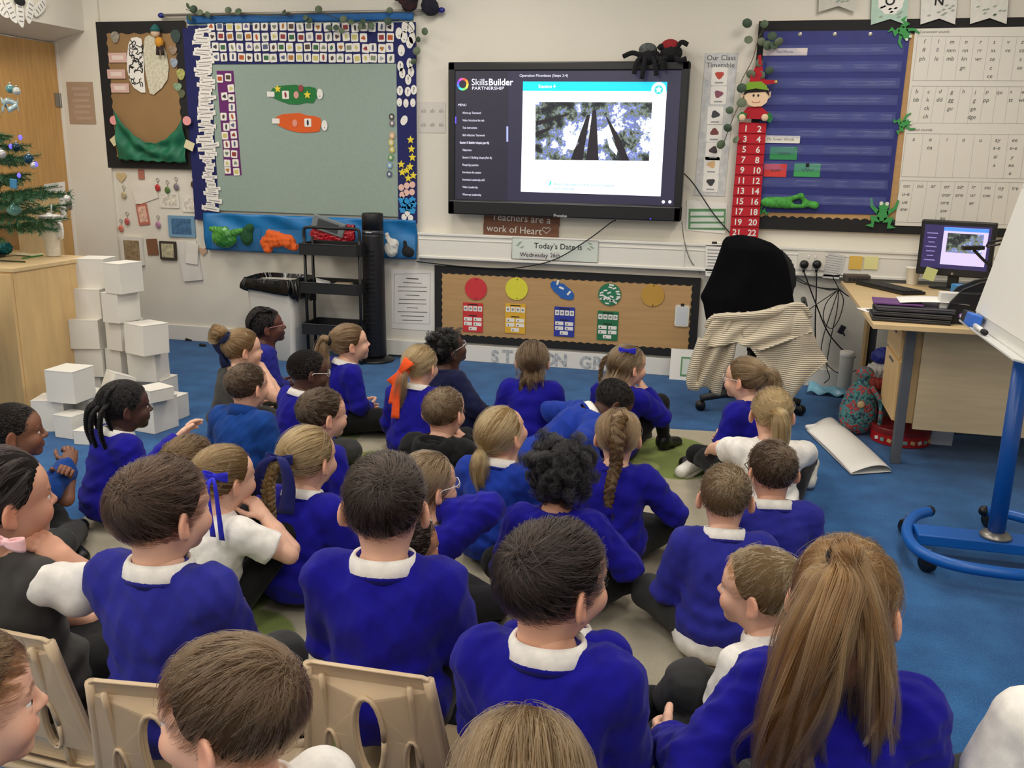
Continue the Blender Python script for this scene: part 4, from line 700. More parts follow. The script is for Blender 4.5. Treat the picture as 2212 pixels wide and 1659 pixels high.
# --- bunting
for i, (cx_, w_, bot, c, ch, lab) in enumerate(((1810, 78, 26, (200, 198, 188), '', 'pale grey bunting flag above the pocket chart'), (1922, 76, 54, (176, 204, 188), 'O', 'mint green bunting flag with the letter O'), (2028, 74, 53, (222, 220, 214), 'N', 'white bunting flag with the letter N'), (2137, 78, 52, (222, 220, 212), '', 'white leaf-print bunting flag at the right end of the row'))):
    b_ = bot; o = flat('bunting_flag', mat('flag %d' % i, c, 0.7, var=0.05, vscale=30), [(cx_-w_/2+2, -90), (cx_+w_/2+10, -90), (cx_+w_/2-2, b_), (cx_+1, b_-13), (cx_-w_/2-3, b_)], 0.034+0.001*i); tag(o, lab, 'flag', 'bunting over the right board')
    t = MB()
    if i == 1:
        x, z = pt(1925, 2, -0.04); q = MB().prism(ring_poly(x, z, 0.072, 0.075, 28, 0.05, 9), -0.0392, -0.0372).build('white_disc', M_WHITE, o); q.location = tuple(-v for v in o.location)
    if ch: ptext(t, ch, cx_, 11, -0.0405, 26, bold=0.02); child_abs(t, 'lettering', M_INKD, o)
    t = MB(); g = random.Random(i)
    for k in range(9): x, z = pt(cx_+g.uniform(-30, 28), b_-14-g.uniform(2, 26), -0.04); t.prism([(x, z), (x+0.012, z+0.01), (x+0.026, z+0.006), (x+0.012, z-0.003)], -0.0392, -0.0372)
    child_abs(t, 'leaf_print', mat('flag leaf print', (150, 162, 150)), o)
# --- elf advent calendar
ac = thing('advent_calendar', 'red felt advent calendar with numbered pockets held by an elf', 'calendar', tuple(P3(1632, 260, 0.05)))
def acp(name, m, pts, y, th=0.006): P = poly_px(pts, y); return MB().prism([(a-ac.location[0], b_-ac.location[2]) for a, b_ in P], -y-th-ac.location[1], -y-ac.location[1]).build(name, m, ac)
MR, MG, MSK = mat('red felt', (178, 30, 44), 0.9, var=0.08), mat('green felt', (40, 104, 52), 0.9), mat('felt skin', (236, 206, 172), 0.9)
acp('banner', MR, [(1597, 264), (1656, 266), (1634, 560), (1572, 556)], 0.046, 0.004)
for r in range(13):
    f = r/12.4; xa = 1597-25*f; xb = 1656-20*f; ya = 267+r*22.4
    acp('pocket', mat('red felt pocket', (190, 34, 48), 0.9), [(xa+1, ya+1), (xb-1, ya+2), (xb-2.5, ya+21), (xa-1, ya+20)], 0.051, 0.006)
    for nn_, xx_, yy_ in ((2*r+1, xa+14, ya+17), (2*r+2, xb-16, ya+18)):
        if nn_ > 24: continue
        t = MB(); ptext(t, str(nn_), xx_, yy_, -0.0585, 18, bold=0.02); o = t.build('number', M_WHITE, ac); o.location = tuple(-v for v in ac.location)
fx = lambda pts: pts
acp('head', MSK, [(1607, 192), (1660, 192), (1662, 205), (1656, 222), (1645, 230), (1628, 231), (1615, 226), (1608, 212)], 0.062, 0.02); 
for pts in ([(1609, 205), (1600, 200), (1601, 210), (1611, 216)], [(1659, 204), (1666, 196), (1664, 210), (1658, 214)]): acp('ear', MSK, pts, 0.064)
acp('hair', mat('black felt', (22, 20, 20), 0.9), [(1606, 206), (1610, 194), (1634, 190), (1660, 194), (1662, 208), (1654, 198), (1634, 199), (1616, 200)], 0.083, 0.004)
acp('hat_brim', mat('lime felt', (126, 168, 50), 0.9), [(1607, 196), (1609, 183), (1620, 177), (1645, 176), (1657, 186), (1658, 195), (1633, 191)], 0.080, 0.008); acp('hat', MR, [(1618, 179), (1622, 164), (1634, 140), (1638, 120), (1644, 118), (1646, 140), (1652, 172), (1674, 174), (1678, 180), (1655, 183), (1640, 182)], 0.076, 0.01)
MB().ball((P3(1676, 177, 0.08)-np.array(ac.location)), 0.012, 8, 6).build('bell', mat('gold bell', (220, 190, 110), 0.3, metal=0.6), ac, smooth=True)
acp('jumper', MR, [(1604, 244), (1615, 231), (1645, 231), (1660, 244), (1658, 258), (1606, 256)], 0.06, 0.01); acp('sleeve', MG, [(1596, 262), (1592, 252), (1602, 241), (1614, 246), (1610, 258)], 0.066, 0.012); acp('sleeve', MG, [(1652, 248), (1664, 243), (1669, 256), (1664, 266), (1650, 258)], 0.066, 0.012)
for a in (1603, 1652): MB().ball((P3(a, 254, 0.085)-np.array(ac.location)), (0.022, 0.014, 0.022), 10, 8).build('hand', MSK, ac, smooth=True)
t = MB()
for a in (1628, 1638): x, z = pt(a, 206, -0.084); t.prism(ring_poly(x, z, 0.006, 0.008, 10), -0.0845, -0.081)
t.build('eyes', M_INKD, ac).location = tuple(-v for v in ac.location)
t = MB(); t.tube([(pt(1624+k*3, 219+3*math.sin(math.pi*k/6), -0.084)[0], -0.083, pt(1624+k*3, 219+3*math.sin(math.pi*k/6), -0.084)[1]) for k in range(7)], 0.002, 5); t.build('smile', mat('smile red', (190, 90, 80)), ac).location = tuple(-v for v in ac.location)
# --- sockets, notes and papers on the trunking
sk = sheet('wall_socket', mat('socket plastic', (226, 220, 208), 0.35), (1723, 546, 1782, 583), 0.0625, None, 0.010, 0.004); tag(sk, 'white double wall socket on the trunking with two black plugs', 'socket'); cx, cz, w_, h_ = wr(1723, 546, 1782, 583, -0.0625)
for sx in (-1, 1): MB().box((sx*0.02, -0.012, h_*0.26), (0.012, 0.004, 0.018), bev=0.002).build('switch', M_TRIM, sk)
for a, lb in ((1737, 'left'), (1764.5, 'right')):
    x, z = pt(a, 571, -0.08); o = thing('plug', 'black mains plug in the %s outlet of the socket' % lb, 'plug', (x, -0.073, z)); MB().lathe([(0.026, 0), (0.028, 0.012), (0.022, 0.032), (0.010, 0.036)], (0, 0, 0), 14, R=rotm(math.pi/2)).build('body', M_PLASTIC_BK, o, smooth=True); MB().tube([(0, -0.02, -0.018), (0, -0.022, -0.05)], [0.011, 0.007], 8).build('strain_relief', M_PLASTIC_BK, o, smooth=True)
pp = flat('paper_sheet', mat('grey list paper', (206, 204, 200)), [(1790, 545), (1826, 552), (1812, 603), (1777, 600)], 0.066); tag(pp, 'tilted white list hanging beside the wall socket', 'paper')
t = MB()
for k in range(9): (a, b_), (c, d) = (1789-k*1.2, 551+k*5), (1821-k*1.2, 556+k*5); p, q = pt(a, b_, -0.069), pt(c, d, -0.069); t.tube([(p[0], -0.0685, p[1]), (q[0], -0.0685, q[1])], 0.0012, 4)
child_abs(t, 'print', M_INKL, pp)
for rect, c, lab in (((1834, 553, 1863, 582), (226, 186, 88), 'orange sticky note on the trunking above the small black box'), ((1866, 554, 1897, 582), (232, 226, 158), 'pale yellow sticky note on the trunking')): o = sheet('sticky_note', mat(lab[:12], c, 0.8), rect, 0.0665); tag(o, lab, 'note', 'sticky notes on the trunking')
# hand-print flower on the bulkhead above the door
hf = thing('paper_flower', 'white paper hand-print flower with black centre above the door', 'paper cutout', tuple(on_x(43, 3, -4.77))); hl = np.array(hf.location)
for i, (a, b_, r) in enumerate(((43, 30, 0), (22, 22, -0.5), (64, 24, 0.4), (0, 15, -0.9), (86, 16, 0.9))):
    q = on_x(a, b_, -4.765)-hl; m = MB(); P = ring_poly(0, 0, 0.035, 0.085, 16, 0.06, 4); R = rotm(-r*0.9); m.add([R @ Vector((0.004*k, p[0], p[1])) for k in (0, 1) for p in P], [list(range(16)), list(range(31, 15, -1))]+[[j, (j+1) % 16, (j+1) % 16+16, j+16] for j in range(16)]); o = m.build('petal', M_WHITE, hf); o.location = tuple(q)
    m = MB()
    for k in range(4): m.box((0.006, 0.0, 0.045-k*0.03), (0.002, 0.035, 0.006))
    s2 = m.build('writing', M_INKL, o); s2.rotation_euler[0] = -r*0.9
q = on_x(43, 2, -4.76)-hl; MB().ball(tuple(q), (0.008, 0.05, 0.03), 14, 8).build('centre', M_BLACK, hf)
# --- keepsakes on the wall left of the cloth pocket
def keep(name, rect, c, lab, cat, y=0.004, th=0.004, r=0.006, rot=0.0, inner=None):
    o = sheet(name, mat('keep %s' % (c,), c, 0.6, var=0.05), rect, y, None, th, r, rot); tag(o, lab, cat)
    if inner: cx, cz, w_, h_ = wr(*rect, -y); MB().prism(rrect(0, 0, w_*0.74, h_*0.74, 0.003, rot), -th-0.001, -th+0.0005).build('picture', mat('keep pic %s' % (inner,), inner, 0.5, var=0.3, vscale=40), o)
    return o
hx, hz = pt(262, 382, -0.006); o = MB().prism([(0.045*math.sin(a)**3, 0.036*(math.cos(a)-0.36*math.cos(2*a)-0.14*math.cos(3*a)-0.07*math.cos(4*a))) for a in (2*math.pi*i/22 for i in range(22))], -0.006, 0).build('wooden_heart', mat('plywood', (206, 182, 138), 0.7), None, loc=(hx, -0.004, hz)); tag(o, 'flat wooden heart hanging under the brain board', 'heart')
hx, hz = pt(439, 543, -0.006); o = MB().prism([(0.036*math.sin(a)**3, 0.028*(math.cos(a)-0.36*math.cos(2*a)-0.14*math.cos(3*a)-0.07*math.cos(4*a))) for a in (2*math.pi*i/22 for i in range(22))], -0.006, 0).build('wooden_heart', mat('plywood pink', (206, 172, 142), 0.7), None, loc=(hx, -0.004, hz)); tag(o, 'small wooden heart below the left end of the blue pocket', 'heart')
keep('bookmark', (299, 366, 312, 387), (176, 112, 96), 'small red-brown tag hanging below the brain board', 'tag'); keep('letter', (288, 394, 338, 436), (232, 226, 214), 'folded white letter pinned at a tilt on the wall', 'letter', rot=0.32); keep('photo_card', (297, 440, 321, 486), (190, 110, 92), 'red and brown bookmark card below the tilted letter', 'card', rot=0.12, inner=(222, 180, 160))
keep('letter', (345, 416, 387, 449), (230, 226, 214), 'white note with a sketch below the three keyrings', 'letter', inner=(220, 214, 200)); keep('letter', (394, 424, 427, 458), (232, 228, 218), 'plain white note beside the navy strip', 'letter', inner=(226, 220, 208)); keep('postcard', (365, 466, 422, 512), (120, 160, 190), 'seaside postcard with blue water and boats on the wall', 'postcard', th=0.01, inner=(70, 110, 150))
keep('framed_print', (266, 511, 311, 572), (226, 222, 214), 'white picture frame with a red and green print', 'frame', th=0.02, inner=(150, 130, 100)); keep('wooden_tag', (318, 516, 341, 551), (128, 88, 60), 'small brown wooden tag beside the white frame', 'tag', rot=0.06); keep('framed_print', (347, 521, 382, 561), (62, 54, 46), 'small dark picture frame with a grey print', 'frame', th=0.014, inner=(186, 180, 150))
keep('letter', (391, 520, 432, 606), (226, 222, 216), 'crumpled hanging letter at the lower right of the keepsakes', 'letter', th=0.012, rot=0.12); keep('letter', (402, 525, 428, 570), (234, 230, 222), 'folded letter flap over the crumpled letter', 'letter', y=0.02, th=0.006, rot=-0.1)
for i, (px, py, c, n) in enumerate(((341, 402, (190, 50, 50), 'red'), (362, 407, (90, 120, 60), 'green and red'), (381, 400, (130, 120, 130), 'grey'), (418, 395, (90, 60, 50), 'brown'), (262, 490, (210, 120, 100), 'coral'), (275, 475, (190, 90, 90), 'dusky red'), (342, 482, (180, 130, 160), 'rainbow ribbon'), (268, 418, (190, 176, 140), 'straw'))):
    x, z = pt(px, py, -0.008); o = thing('keyring', '%s keyring hanging on the wall among the keepsakes' % n, 'keyring', (x, -0.006, z)); MB().tube([(0.012*math.cos(a), 0, 0.046+0.012*math.sin(a)) for a in (2*math.pi*k/12 for k in range(13))], 0.0018, 5).build('loop', M_STEEL, o); MB().tube([(0, 0, 0.034), (0, 0, 0.012)], 0.0016, 5).build('chain', M_STEEL, o); MB().ball((0, -0.008, -0.012), (0.022, 0.009, 0.026), 12, 8).build('charm', mat('charm '+n, c, 0.5, var=0.3, vscale=60), o, smooth=True)
# sheets on the door
for rect, lab in (((38, 430, 92, 522), 'blue and white printed sheet on the oak door'), ((95, 392, 140, 480), 'plain printed sheet on the oak door behind the cup')):
    P = [on_x(a, b_, XL+0.026) for a, b_ in ((rect[0], rect[1]+6), (rect[2], rect[1]), (rect[2]+4, rect[3]-6), (rect[0]+5, rect[3]))]; c = sum(P)/4; m = MB(); m.add([tuple(p-c) for p in P]+[tuple(p-c+np.array((0.0015, 0, 0))) for p in P], [[0, 1, 2, 3], [7, 6, 5, 4], [0, 1, 5, 4], [1, 2, 6, 5], [2, 3, 7, 6], [3, 0, 4, 7]]); o = m.build('paper_sheet', M_WHITE, None, loc=tuple(c)); tag(o, lab, 'paper')
    m = MB()
    for k in range(7): f = 0.12+k*0.12; a = P[0]+(P[3]-P[0])*f-c; b_ = P[1]+(P[2]-P[1])*f-c; a2 = a+(b_-a)*0.1; b2 = a+(b_-a)*0.85; m.tube([tuple(a2+np.array((0.002, 0, 0))), tuple(b2+np.array((0.002, 0, 0)))], 0.004, 4)
    m.build('print', M_INKL if 'plain' in lab else mat('blue print', (90, 150, 190)), o)
# --- leads on the wall
def cable(label, pts, r=0.004, m=None):
    P = [np.array(p) for p in pts]; o = MB().tube([tuple(q-P[0]) for q in spline(P, 8)], r, 7).build('cable', m or M_PLASTIC_BK, None, True, tuple(P[0])); return tag(o, label, 'cable')
cable('black lead looping from the screen across the date sign', [P3(1330, 476, 0.05), P3(1318, 482, 0.085), P3(1270, 518, 0.095), P3(1200, 560, 0.09), P3(1130, 577, 0.05), P3(1080, 580, 0.035), P3(990, 575, 0.034), P3(900, 565, 0.03)])
cable('thin black lead from the right side of the screen to the calendar', [P3(1478, 375, 0.06), P3(1500, 400, 0.03), P3(1540, 460, 0.02), P3(1578, 505, 0.02), P3(1590, 520, 0.075)])
cable('thin grey lead hanging from the corner of the screen', [P3(1473, 478, 0.07), P3(1478, 520, 0.075), P3(1490, 560, 0.075), P3(1508, 583, 0.04), P3(1512, 590, 0.03)], 0.003, mat('grey lead', (110, 108, 104), 0.5))

# ---------------------------------------------------------------- furniture and things on the floor
M_BEECH = mat('beech laminate', (216, 182, 128), 0.5, var=0.07, vscale=4, wood=(6, 6, 0.8)); M_BEECH_T = mat('beech top', (218, 190, 142), 0.45, var=0.05, vscale=4, wood=(1, 7, 1)); M_LIGHTW = mat('pale oak panel', (198, 178, 142), 0.55, var=0.06, vscale=5, wood=(0.8, 1, 9))
M_EDGE = mat('beech edge', (186, 152, 104), 0.55); M_GREYM = mat('grey steel leg', (84, 88, 94), 0.45)
# cupboard at the left
cb = thing('cupboard', 'beech cupboard at the left edge with the Christmas tree on top', 'cupboard', (-4.0, -1.905, 0))
MB().box((0, 0, 0.43), (0.70, 0.60, 0.76), bev=0.002).build('body', M_BEECH, cb); MB().box((0.0, 0, 0.821), (0.72, 0.62, 0.022), bev=0.003).build('top', M_BEECH_T, cb); MB().box((0, 0.0, 0.025), (0.64, 0.54, 0.05)).build('plinth', M_BLACK, cb)
for sx in (-1, 1):
    d = MB().box((sx*0.175, -0.309, 0.43), (0.34, 0.018, 0.74), bev=0.002).build('door', M_BEECH, cb); MB().tube([(sx*0.03, -0.325, 0.52), (sx*0.03, -0.345, 0.53), (sx*0.03, -0.345, 0.61), (sx*0.03, -0.325, 0.62)], 0.005, 8).build('handle', M_STEEL, d, smooth=True)
MB().box((0.352, 0.285, 0.43), (0.008, 0.035, 0.76)).build('back_edge', M_EDGE, cb)
sh = thing('shelf_unit', 'small beech shelf unit standing behind the Christmas tree', 'shelf', (-4.55, -1.25, 0)); MB().box((0.27, 0, 0.58), (0.03, 0.35, 1.16), bev=0.002).build('side_panel', M_BEECH, sh); MB().box((-0.27, 0, 0.58), (0.03, 0.35, 1.16), bev=0.002).build('side_panel', M_BEECH, sh); MB().box((0, 0.16, 0.58), (0.52, 0.012, 1.14)).build('back_panel', M_EDGE, sh)
for z in (0.1, 0.45, 0.8, 1.14): MB().box((0, 0, z), (0.54, 0.35, 0.025), bev=0.002).build('shelf_board', M_BEECH, sh)
TOPZ = 0.833
# Christmas tree
tx, ty = -4.16, -1.86
xt = thing('christmas_tree', 'green artificial Christmas tree on the cupboard at the left edge', 'christmas tree', (tx, ty, TOPZ)); MN = [mat('needle %d' % i, c, 0.6) for i, c in enumerate(((44, 88, 56), (64, 108, 70), (92, 130, 88)))]
MB().tube([(0, 0, 0.02), (0, 0, 0.95)], [0.02, 0.008], 8).build('trunk', mat('tree trunk', (70, 60, 44), 0.9), xt, smooth=True); MB().lathe([(0.12, 0), (0.12, 0.015), (0.03, 0.03)], (0, 0, 0), 16).build('foot', M_PLASTIC_BK, xt)
g = random.Random(21)
def branch(a, z, L, droop, tilt):
    b = MB(); m = MB(); P = []
    for k in range(9): t = k/8; P.append(Vector((math.cos(a)*L*t, math.sin(a)*L*t, z+tilt*L*t-droop*t*t)))
    m.mi = 0; m.tube([tuple(p) for p in P], [0.006*(1-0.6*k/8) for k in range(9)], 5); subs = [P]
    for k in (3, 4, 5, 6):
        for s in (-1, 1):
            q = P[k]; aa = a+s*0.75; l2 = L*(0.42-0.04*k); subs.append([q+Vector((math.cos(aa)*l2*j/4, math.sin(aa)*l2*j/4, 0.08*l2*j/4-0.03*(j/4)**2)) for j in range(5)])
    for S in subs:
        for i in range(len(S)-1):
            d = (S[i+1]-S[i]); ll = d.length; d = d.normalized()
            for j in range(int(ll/0.0016)):
                p = S[i]+d*(j*0.0016); u = d.orthogonal().normalized(); th = g.uniform(0, 6.28); v = (u*math.cos(th)+d.cross(u)*math.sin(th)); e = p+(v+d*0.8).normalized()*g.uniform(0.026, 0.042); w_ = d.cross(v)*0.0024; m.mi = g.choice((0, 0, 1, 1, 2)); m.add([p-w_, p+w_, e], [[0, 1, 2]])
    o = m.build('branch', MN, xt); o['kind'] = 'stuff'
for i in range(34):
    f = i/33; z = 0.14+0.72*f; L = 0.46*(1-f)**0.8+0.09; a = i*2.4+0.3; branch(a, z, L*g.uniform(0.85, 1.1), 0.05*L, g.uniform(0.05, 0.3))
for a, z, L in ((-0.25, 0.22, 0.50), (0.1, 0.34, 0.42), (-0.5, 0.45, 0.40), (-0.1, 0.55, 0.38), (-0.3, 0.66, 0.30), (0.0, 0.16, 0.52), (-0.75, 0.12, 0.46)): branch(a, z, L, 0.05, 0.12)
def xm(px, py): return on_y(px, py, -1.98)
_q = xm(145, 428)-np.array((tx, ty, TOPZ)); branch(math.atan2(_q[1], _q[0]), _q[2]-0.02, math.hypot(_q[0], _q[1])*1.03, 0.03, 0.10)
for i, (px, py, r, c, n) in enumerate(((30, 452, 0.037, (120, 170, 160), 'large pale green bauble low on the tree'), (22, 192, 0.022, (110, 160, 160), 'small teal bauble near the top of the tree'), (36, 197, 0.020, (214, 214, 204), 'small white bauble near the top of the tree'), (62, 343, 0.026, (30, 70, 90), 'dark blue bauble on the right side of the tree'), (73, 357, 0.018, (206, 206, 200), 'little silver bauble below the dark blue bauble'), (35, 318, 0.022, (24, 54, 64), 'dark teal bauble in the middle of the tree'), (3, 333, 0.024, (214, 210, 196), 'cream bauble at the picture edge on the tree'), (145, 428, 0.018, (226, 222, 210), 'white bauble at the tip of the longest branch'))):
    q = xm(px, py); o = thing('bauble', n, 'bauble', tuple(q), 0, 'baubles on the Christmas tree'); MB().ball((0, 0, 0), r, 18, 12).build('ball', mat('bauble %d' % i, c, 0.18, metal=0.35), o, smooth=True); MB().lathe([(0.006, 0), (0.006, 0.008), (0.003, 0.010)], (0, 0, r*0.96), 8).build('cap', M_STEEL, o)
for px, py in ((44, 297), (23, 316), (60, 342), (78, 355), (41, 379)): q = xm(px, py); o = MB().ball((0, 0, 0), (0.009, 0.009, 0.013), 8, 6).build('fairy_light', mat('glow fairy', (70, 60, 255), 0.3, emit=4.0), None, True, tuple(q)); tag(o, 'tiny glowing blue fairy light on the Christmas tree', 'fairy light', 'fairy lights on the tree')
for i, (px, py, w_) in enumerate(((20, 222, 0.10), (22, 246, 0.12))):
    q = xm(px, py); o = MB().grid(lambda u, v: ((u-0.5)*w_, 0.012*math.sin(u*9+i), -0.05*math.sin(math.pi*u)*(1-i*2)+v*0.03), 16, 2, 0.001).build('ribbon', mat('silver ribbon', (186, 206, 206), 0.3, metal=0.4), None, True, tuple(q)); tag(o, ('upper' if i == 0 else 'lower')+' silvery ribbon near the top of the Christmas tree', 'ribbon')
q = xm(29, 397); o = MB().box((0, 0, 0), (0.04, 0.012, 0.05), rotm(0, 0.1, 0), 0.003).build('tree_ornament', mat('blue ornament', (70, 140, 180), 0.5), None, loc=tuple(q)); tag(o, 'small blue and white box ornament on the tree', 'ornament')
# cup, pencils and tinsel on the cupboard
cx, cy, _ = on_z(116, 553, TOPZ); cu = thing('tumbler', 'tall textured white tumbler with handle and straw on the cupboard', 'cup', (cx, cy, TOPZ+0.001))
MB().lathe([(0.036, 0), (0.038, 0.003), (0.041, 0.085), (0.058, 0.105), (0.060, 0.20), (0.060, 0.215), (0.054, 0.216), (0.05, 0.2)], n=32).build('body', mat('hammered white', (228, 222, 210), 0.45, bump=1.0, bscale=90), cu, smooth=True)
MB().tube([(0.058, -0.01, 0.19), (0.088, -0.02, 0.185), (0.092, -0.02, 0.15), (0.088, -0.02, 0.11), (0.058, -0.01, 0.10)], 0.009, 10).build('handle', mat('white gloss plastic', (232, 228, 220), 0.35), cu, smooth=True); MB().lathe([(0.0605, 0.207), (0.0605, 0.219)], n=32).build('steel_rim', M_STEEL, cu, smooth=True); MB().lathe([(0.058, 0.219), (0.056, 0.232), (0.02, 0.236), (0.012, 0.246)], n=24).build('lid', mat('white gloss plastic', (232, 228, 220), 0.35), cu, smooth=True); MB().tube([(0.01, 0, 0.23), (0.02, 0, 0.29)], 0.005, 8).build('straw', mat('clear straw', (190, 196, 190), 0.2), cu, smooth=True)
for (a, b, c, d), col, n in (((0, 563, 60, 566), (44, 52, 36), 'dark green pencil lying at the cupboard edge'), ((48, 558, 94, 551), (54, 128, 60), 'green pencil beside the tumbler')):
    p, q = on_z(a, b, TOPZ+0.005), on_z(c, d, TOPZ+0.005); v_ = q-p; o = MB().tube([(0, 0, 0), tuple(v_*0.93)], 0.0042, 6).build('pencil', mat('pencil '+n, col, 0.45), None, loc=tuple(p)); tag(o, n, 'pencil'); MB().tube([tuple(v_*0.93), tuple(v_)], [0.004, 0.0008], 6).build('tip', mat('pencil wood', (206, 170, 120)), o)
cx, cy, _ = on_z(60, 552, TOPZ); o = MB().grid(lambda u, v: ((u-0.5)*0.16, (v-0.5)*0.08, 0.004+0.012*math.sin(u*5)*math.sin(v*4)), 10, 6, 0.001).build('paper_scrap', M_CREAM, None, loc=(cx, cy, TOPZ+0.002)); tag(o, 'crumpled cream paper scrap beside the pencils', 'paper')
cx, cy, _ = on_z(8, 553, TOPZ); v = Vol((-0.1, -0.1, 0), (0.1, 0.1, 0.12), 0.005); v.ell((0, 0, 0.045), (0.055, 0.05, 0.045), k=0.01); v.fold(2, 0.012, (0.012, 0.03), 14); V, Q = v.net(); o = link('tinsel_ball', mesh_np('tinsel_ball', V, Q, mat('teal tinsel', (16, 104, 110), 0.2, metal=0.5, var=0.5, vscale=120)), None, (cx, cy, TOPZ)); tag(o, 'teal tinsel decoration on the cupboard below the tree', 'tinsel')
# black chair back at the left edge
q = on_y(-8, 780, -2.45); ch = thing('padded_chair', 'black padded chair back cut off at the left edge', 'chair', (q[0]-0.20, -2.50, 0), 2.7); v = Vol((-0.28, -0.12, 0.1), (0.28, 0.12, 0.85), 0.012); v.ell((0, 0, 0.55), (0.19, 0.05, 0.26), k=0.03); v.ell((0, 0, 0.40), (0.2, 0.05, 0.12), k=0.05); V, Q = v.net(); link('backrest', mesh_np('backrest', V, Q, mat('black upholstery', (18, 18, 20), 0.85, bump=0.2)), ch)
MB().box((0, 0.0, 0.18), (0.05, 0.02, 0.36)).build('back_post', M_PLASTIC_BK, ch); v = Vol((-0.28, -0.05, 0.28), (0.28, 0.5, 0.42), 0.014); v.ell((0, 0.22, 0.35), (0.22, 0.21, 0.045), k=0.02); V, Q = v.net(); link('seat', mesh_np('seat', V, Q, mat('black upholstery', (18, 18, 20), 0.85)), ch)
for sx in (-1, 1):
    for dy in (0.04, 0.40): MB().tube([(sx*0.18, dy, 0.32), (sx*0.2, dy, 0.0)], 0.012, 8).build('leg', M_PLASTIC_BK, ch, smooth=True)
# white cardboard boxes
M_BOX = mat('white card box', (226, 222, 212), 0.7, var=0.02, vscale=4)
def cbox(px, py, z0, s, ang, label, h=None, d=None, tip=0.0):
    """near bottom corner at a pixel, standing on z0; ang turns it"""
    h = h or s; d = d or s; p = on_z(px, py, z0); R = rotm(0, 0, math.radians(ang)); c = Vector(p)+R @ Vector((s/2, d/2, 0)); o = thing('cardboard_box', label, 'box', (c.x, c.y, z0+0.001), math.radians(ang), 'white cardboard boxes')
    if tip: o.rotation_euler[1] = tip
    MB().box((0, 0, h/2), (s*0.985, d*0.985, h), bev=0.0015).build('body', M_BOX, o); MB().box((0, 0, h-0.001), (s, d, 0.005), bev=0.001).build('lid', M_BOX, o); MB().box((s/2-0.0005, 0, h*0.5), (0.003, d*0.5, h*0.35)).build('tuck_flap', M_BOX, o)
A = 103
cbox(228.7, 624, 0.664, 0.166, A, 'white box on top of the tallest stack, level with the cupboard'); cbox(220.3, 689, 0.497, 0.166, A-2, 'white box second from the top of the tallest stack'); cbox(216.5, 755, 0.331, 0.166, A+3, 'white box third from the top of the tallest stack'); cbox(224.5, 815, 0.165, 0.165, A-1, 'white box fourth from the top of the tallest stack'); cbox(222, 872, 0.0, 0.165, A, 'white box at the foot of the tallest stack')
cbox(262, 637, 0.664, 0.166, 80, 'white box on top of the rear stack', d=0.12); cbox(258, 700, 0.497, 0.166, 82, 'white box second from the top of the rear stack', d=0.12); cbox(264, 760, 0.331, 0.166, 78, 'white box third from the top of the rear stack', d=0.12); cbox(264, 818, 0.165, 0.165, 80, 'white box fourth from the top of the rear stack', d=0.12); cbox(262, 868, 0.0, 0.164, 80, 'white box at the foot of the rear stack', d=0.12)
cbox(311, 772, 0.335, 0.168, 71, 'white box on top of the right-hand stack', tip=0.03); cbox(339, 826, 0.168, 0.166, 98, 'white box in the middle of the right-hand stack', tip=-0.03); cbox(352, 885, 0.0, 0.166, 90, 'white box at the foot of the right-hand stack')
cbox(163, 874, 0.167, 0.168, 91, 'white box perched on the front pile beside the cupboard'); cbox(143, 933, 0.0, 0.166, 108, 'white box under the front pile beside the cupboard'); cbox(158, 950, 0.0, 0.118, 84, 'small white box in front of the pile'); cbox(192, 962, 0.0, 0.115, 96, 'smallest white box by the girl with braids', h=0.07, d=0.08); cbox(198, 925, 0.0, 0.165, 75, 'white box behind the girl with braids'); cbox(236, 855, 0.165, 0.12, 60, 'opened white box behind the girl with braids', tip=0.4, h=0.1)
cbox(334.6, 939, 0.0, 0.176, 80, 'large white box on the floor right of the girl with braids'); cbox(325, 873, 0.178, 0.140, 66, 'flat white box lying on the large floor box', h=0.065); cbox(378, 911, 0.0, 0.13, 86, 'small white box at the right end of the pile')
# scraps on the carpet
for px, py, n in ((408, 735, 'dark scrap on the carpet near the skirting, left one'), (438, 747, 'dark scrap on the carpet near the skirting, right one')): p = on_z(px, py, 0.004); o = MB().box((0, 0, 0.006), (0.05, 0.03, 0.012), rotm(0.1, 0.2, 0.4), 0.003).build('scrap', M_BLACK, None, loc=tuple(p)); tag(o, n, 'scrap')
# tower fan
fx_, fz_ = pt(818, 772, -0.17); fn = thing('tower_fan', 'tall black tower fan on a round base by the wall', 'fan', (fx_-0.015, -0.20, 0)); ft = on_y(802, 460, -0.2)[2]
MB().lathe([(0.135, 0), (0.138, 0.008), (0.13, 0.018), (0.06, 0.03), (0.05, 0.035)], n=36).build('base', M_PLASTIC_BK, fn, smooth=True)
bd = MB().lathe([(0.078, 0.035), (0.082, 0.05), (0.075, ft-0.16), (0.074, ft-0.14)], n=32).build('body', mat('satin black', (20, 20, 24), 0.5), fn, smooth=True); MB().lathe([(0.0755, ft-0.14), (0.0755, ft-0.115)], n=32).build('control_band', mat('dark grey band', (62, 62, 66), 0.35), fn, smooth=True); MB().lathe([(0.074, ft-0.115), (0.073, ft-0.01), (0.068, ft), (0.02, ft+0.002)], n=32).build('cap', mat('satin black', (20, 20, 24), 0.5), fn, smooth=True)
for k in range(22): MB().box((0, -0.076, 0.12+k*(ft-0.34)/22), (0.075, 0.012, 0.006), bev=0.001).build('grille_bar', M_PLASTIC_BK, fn)
MB().box((0.0, -0.0765, ft-0.127), (0.045, 0.003, 0.008), bev=0.001).build('maker_mark', mat('silver print', (190, 190, 195), 0.3), fn)
cable('thin black lead from the tower fan along the skirting', [(fx_+0.05, -0.10, 0.02), (fx_+0.14, -0.10, 0.012), (fx_+0.22, -0.05, 0.01), (fx_+0.16, -0.03, 0.008), (fx_+0.02, -0.03, 0.008)], 0.0035)
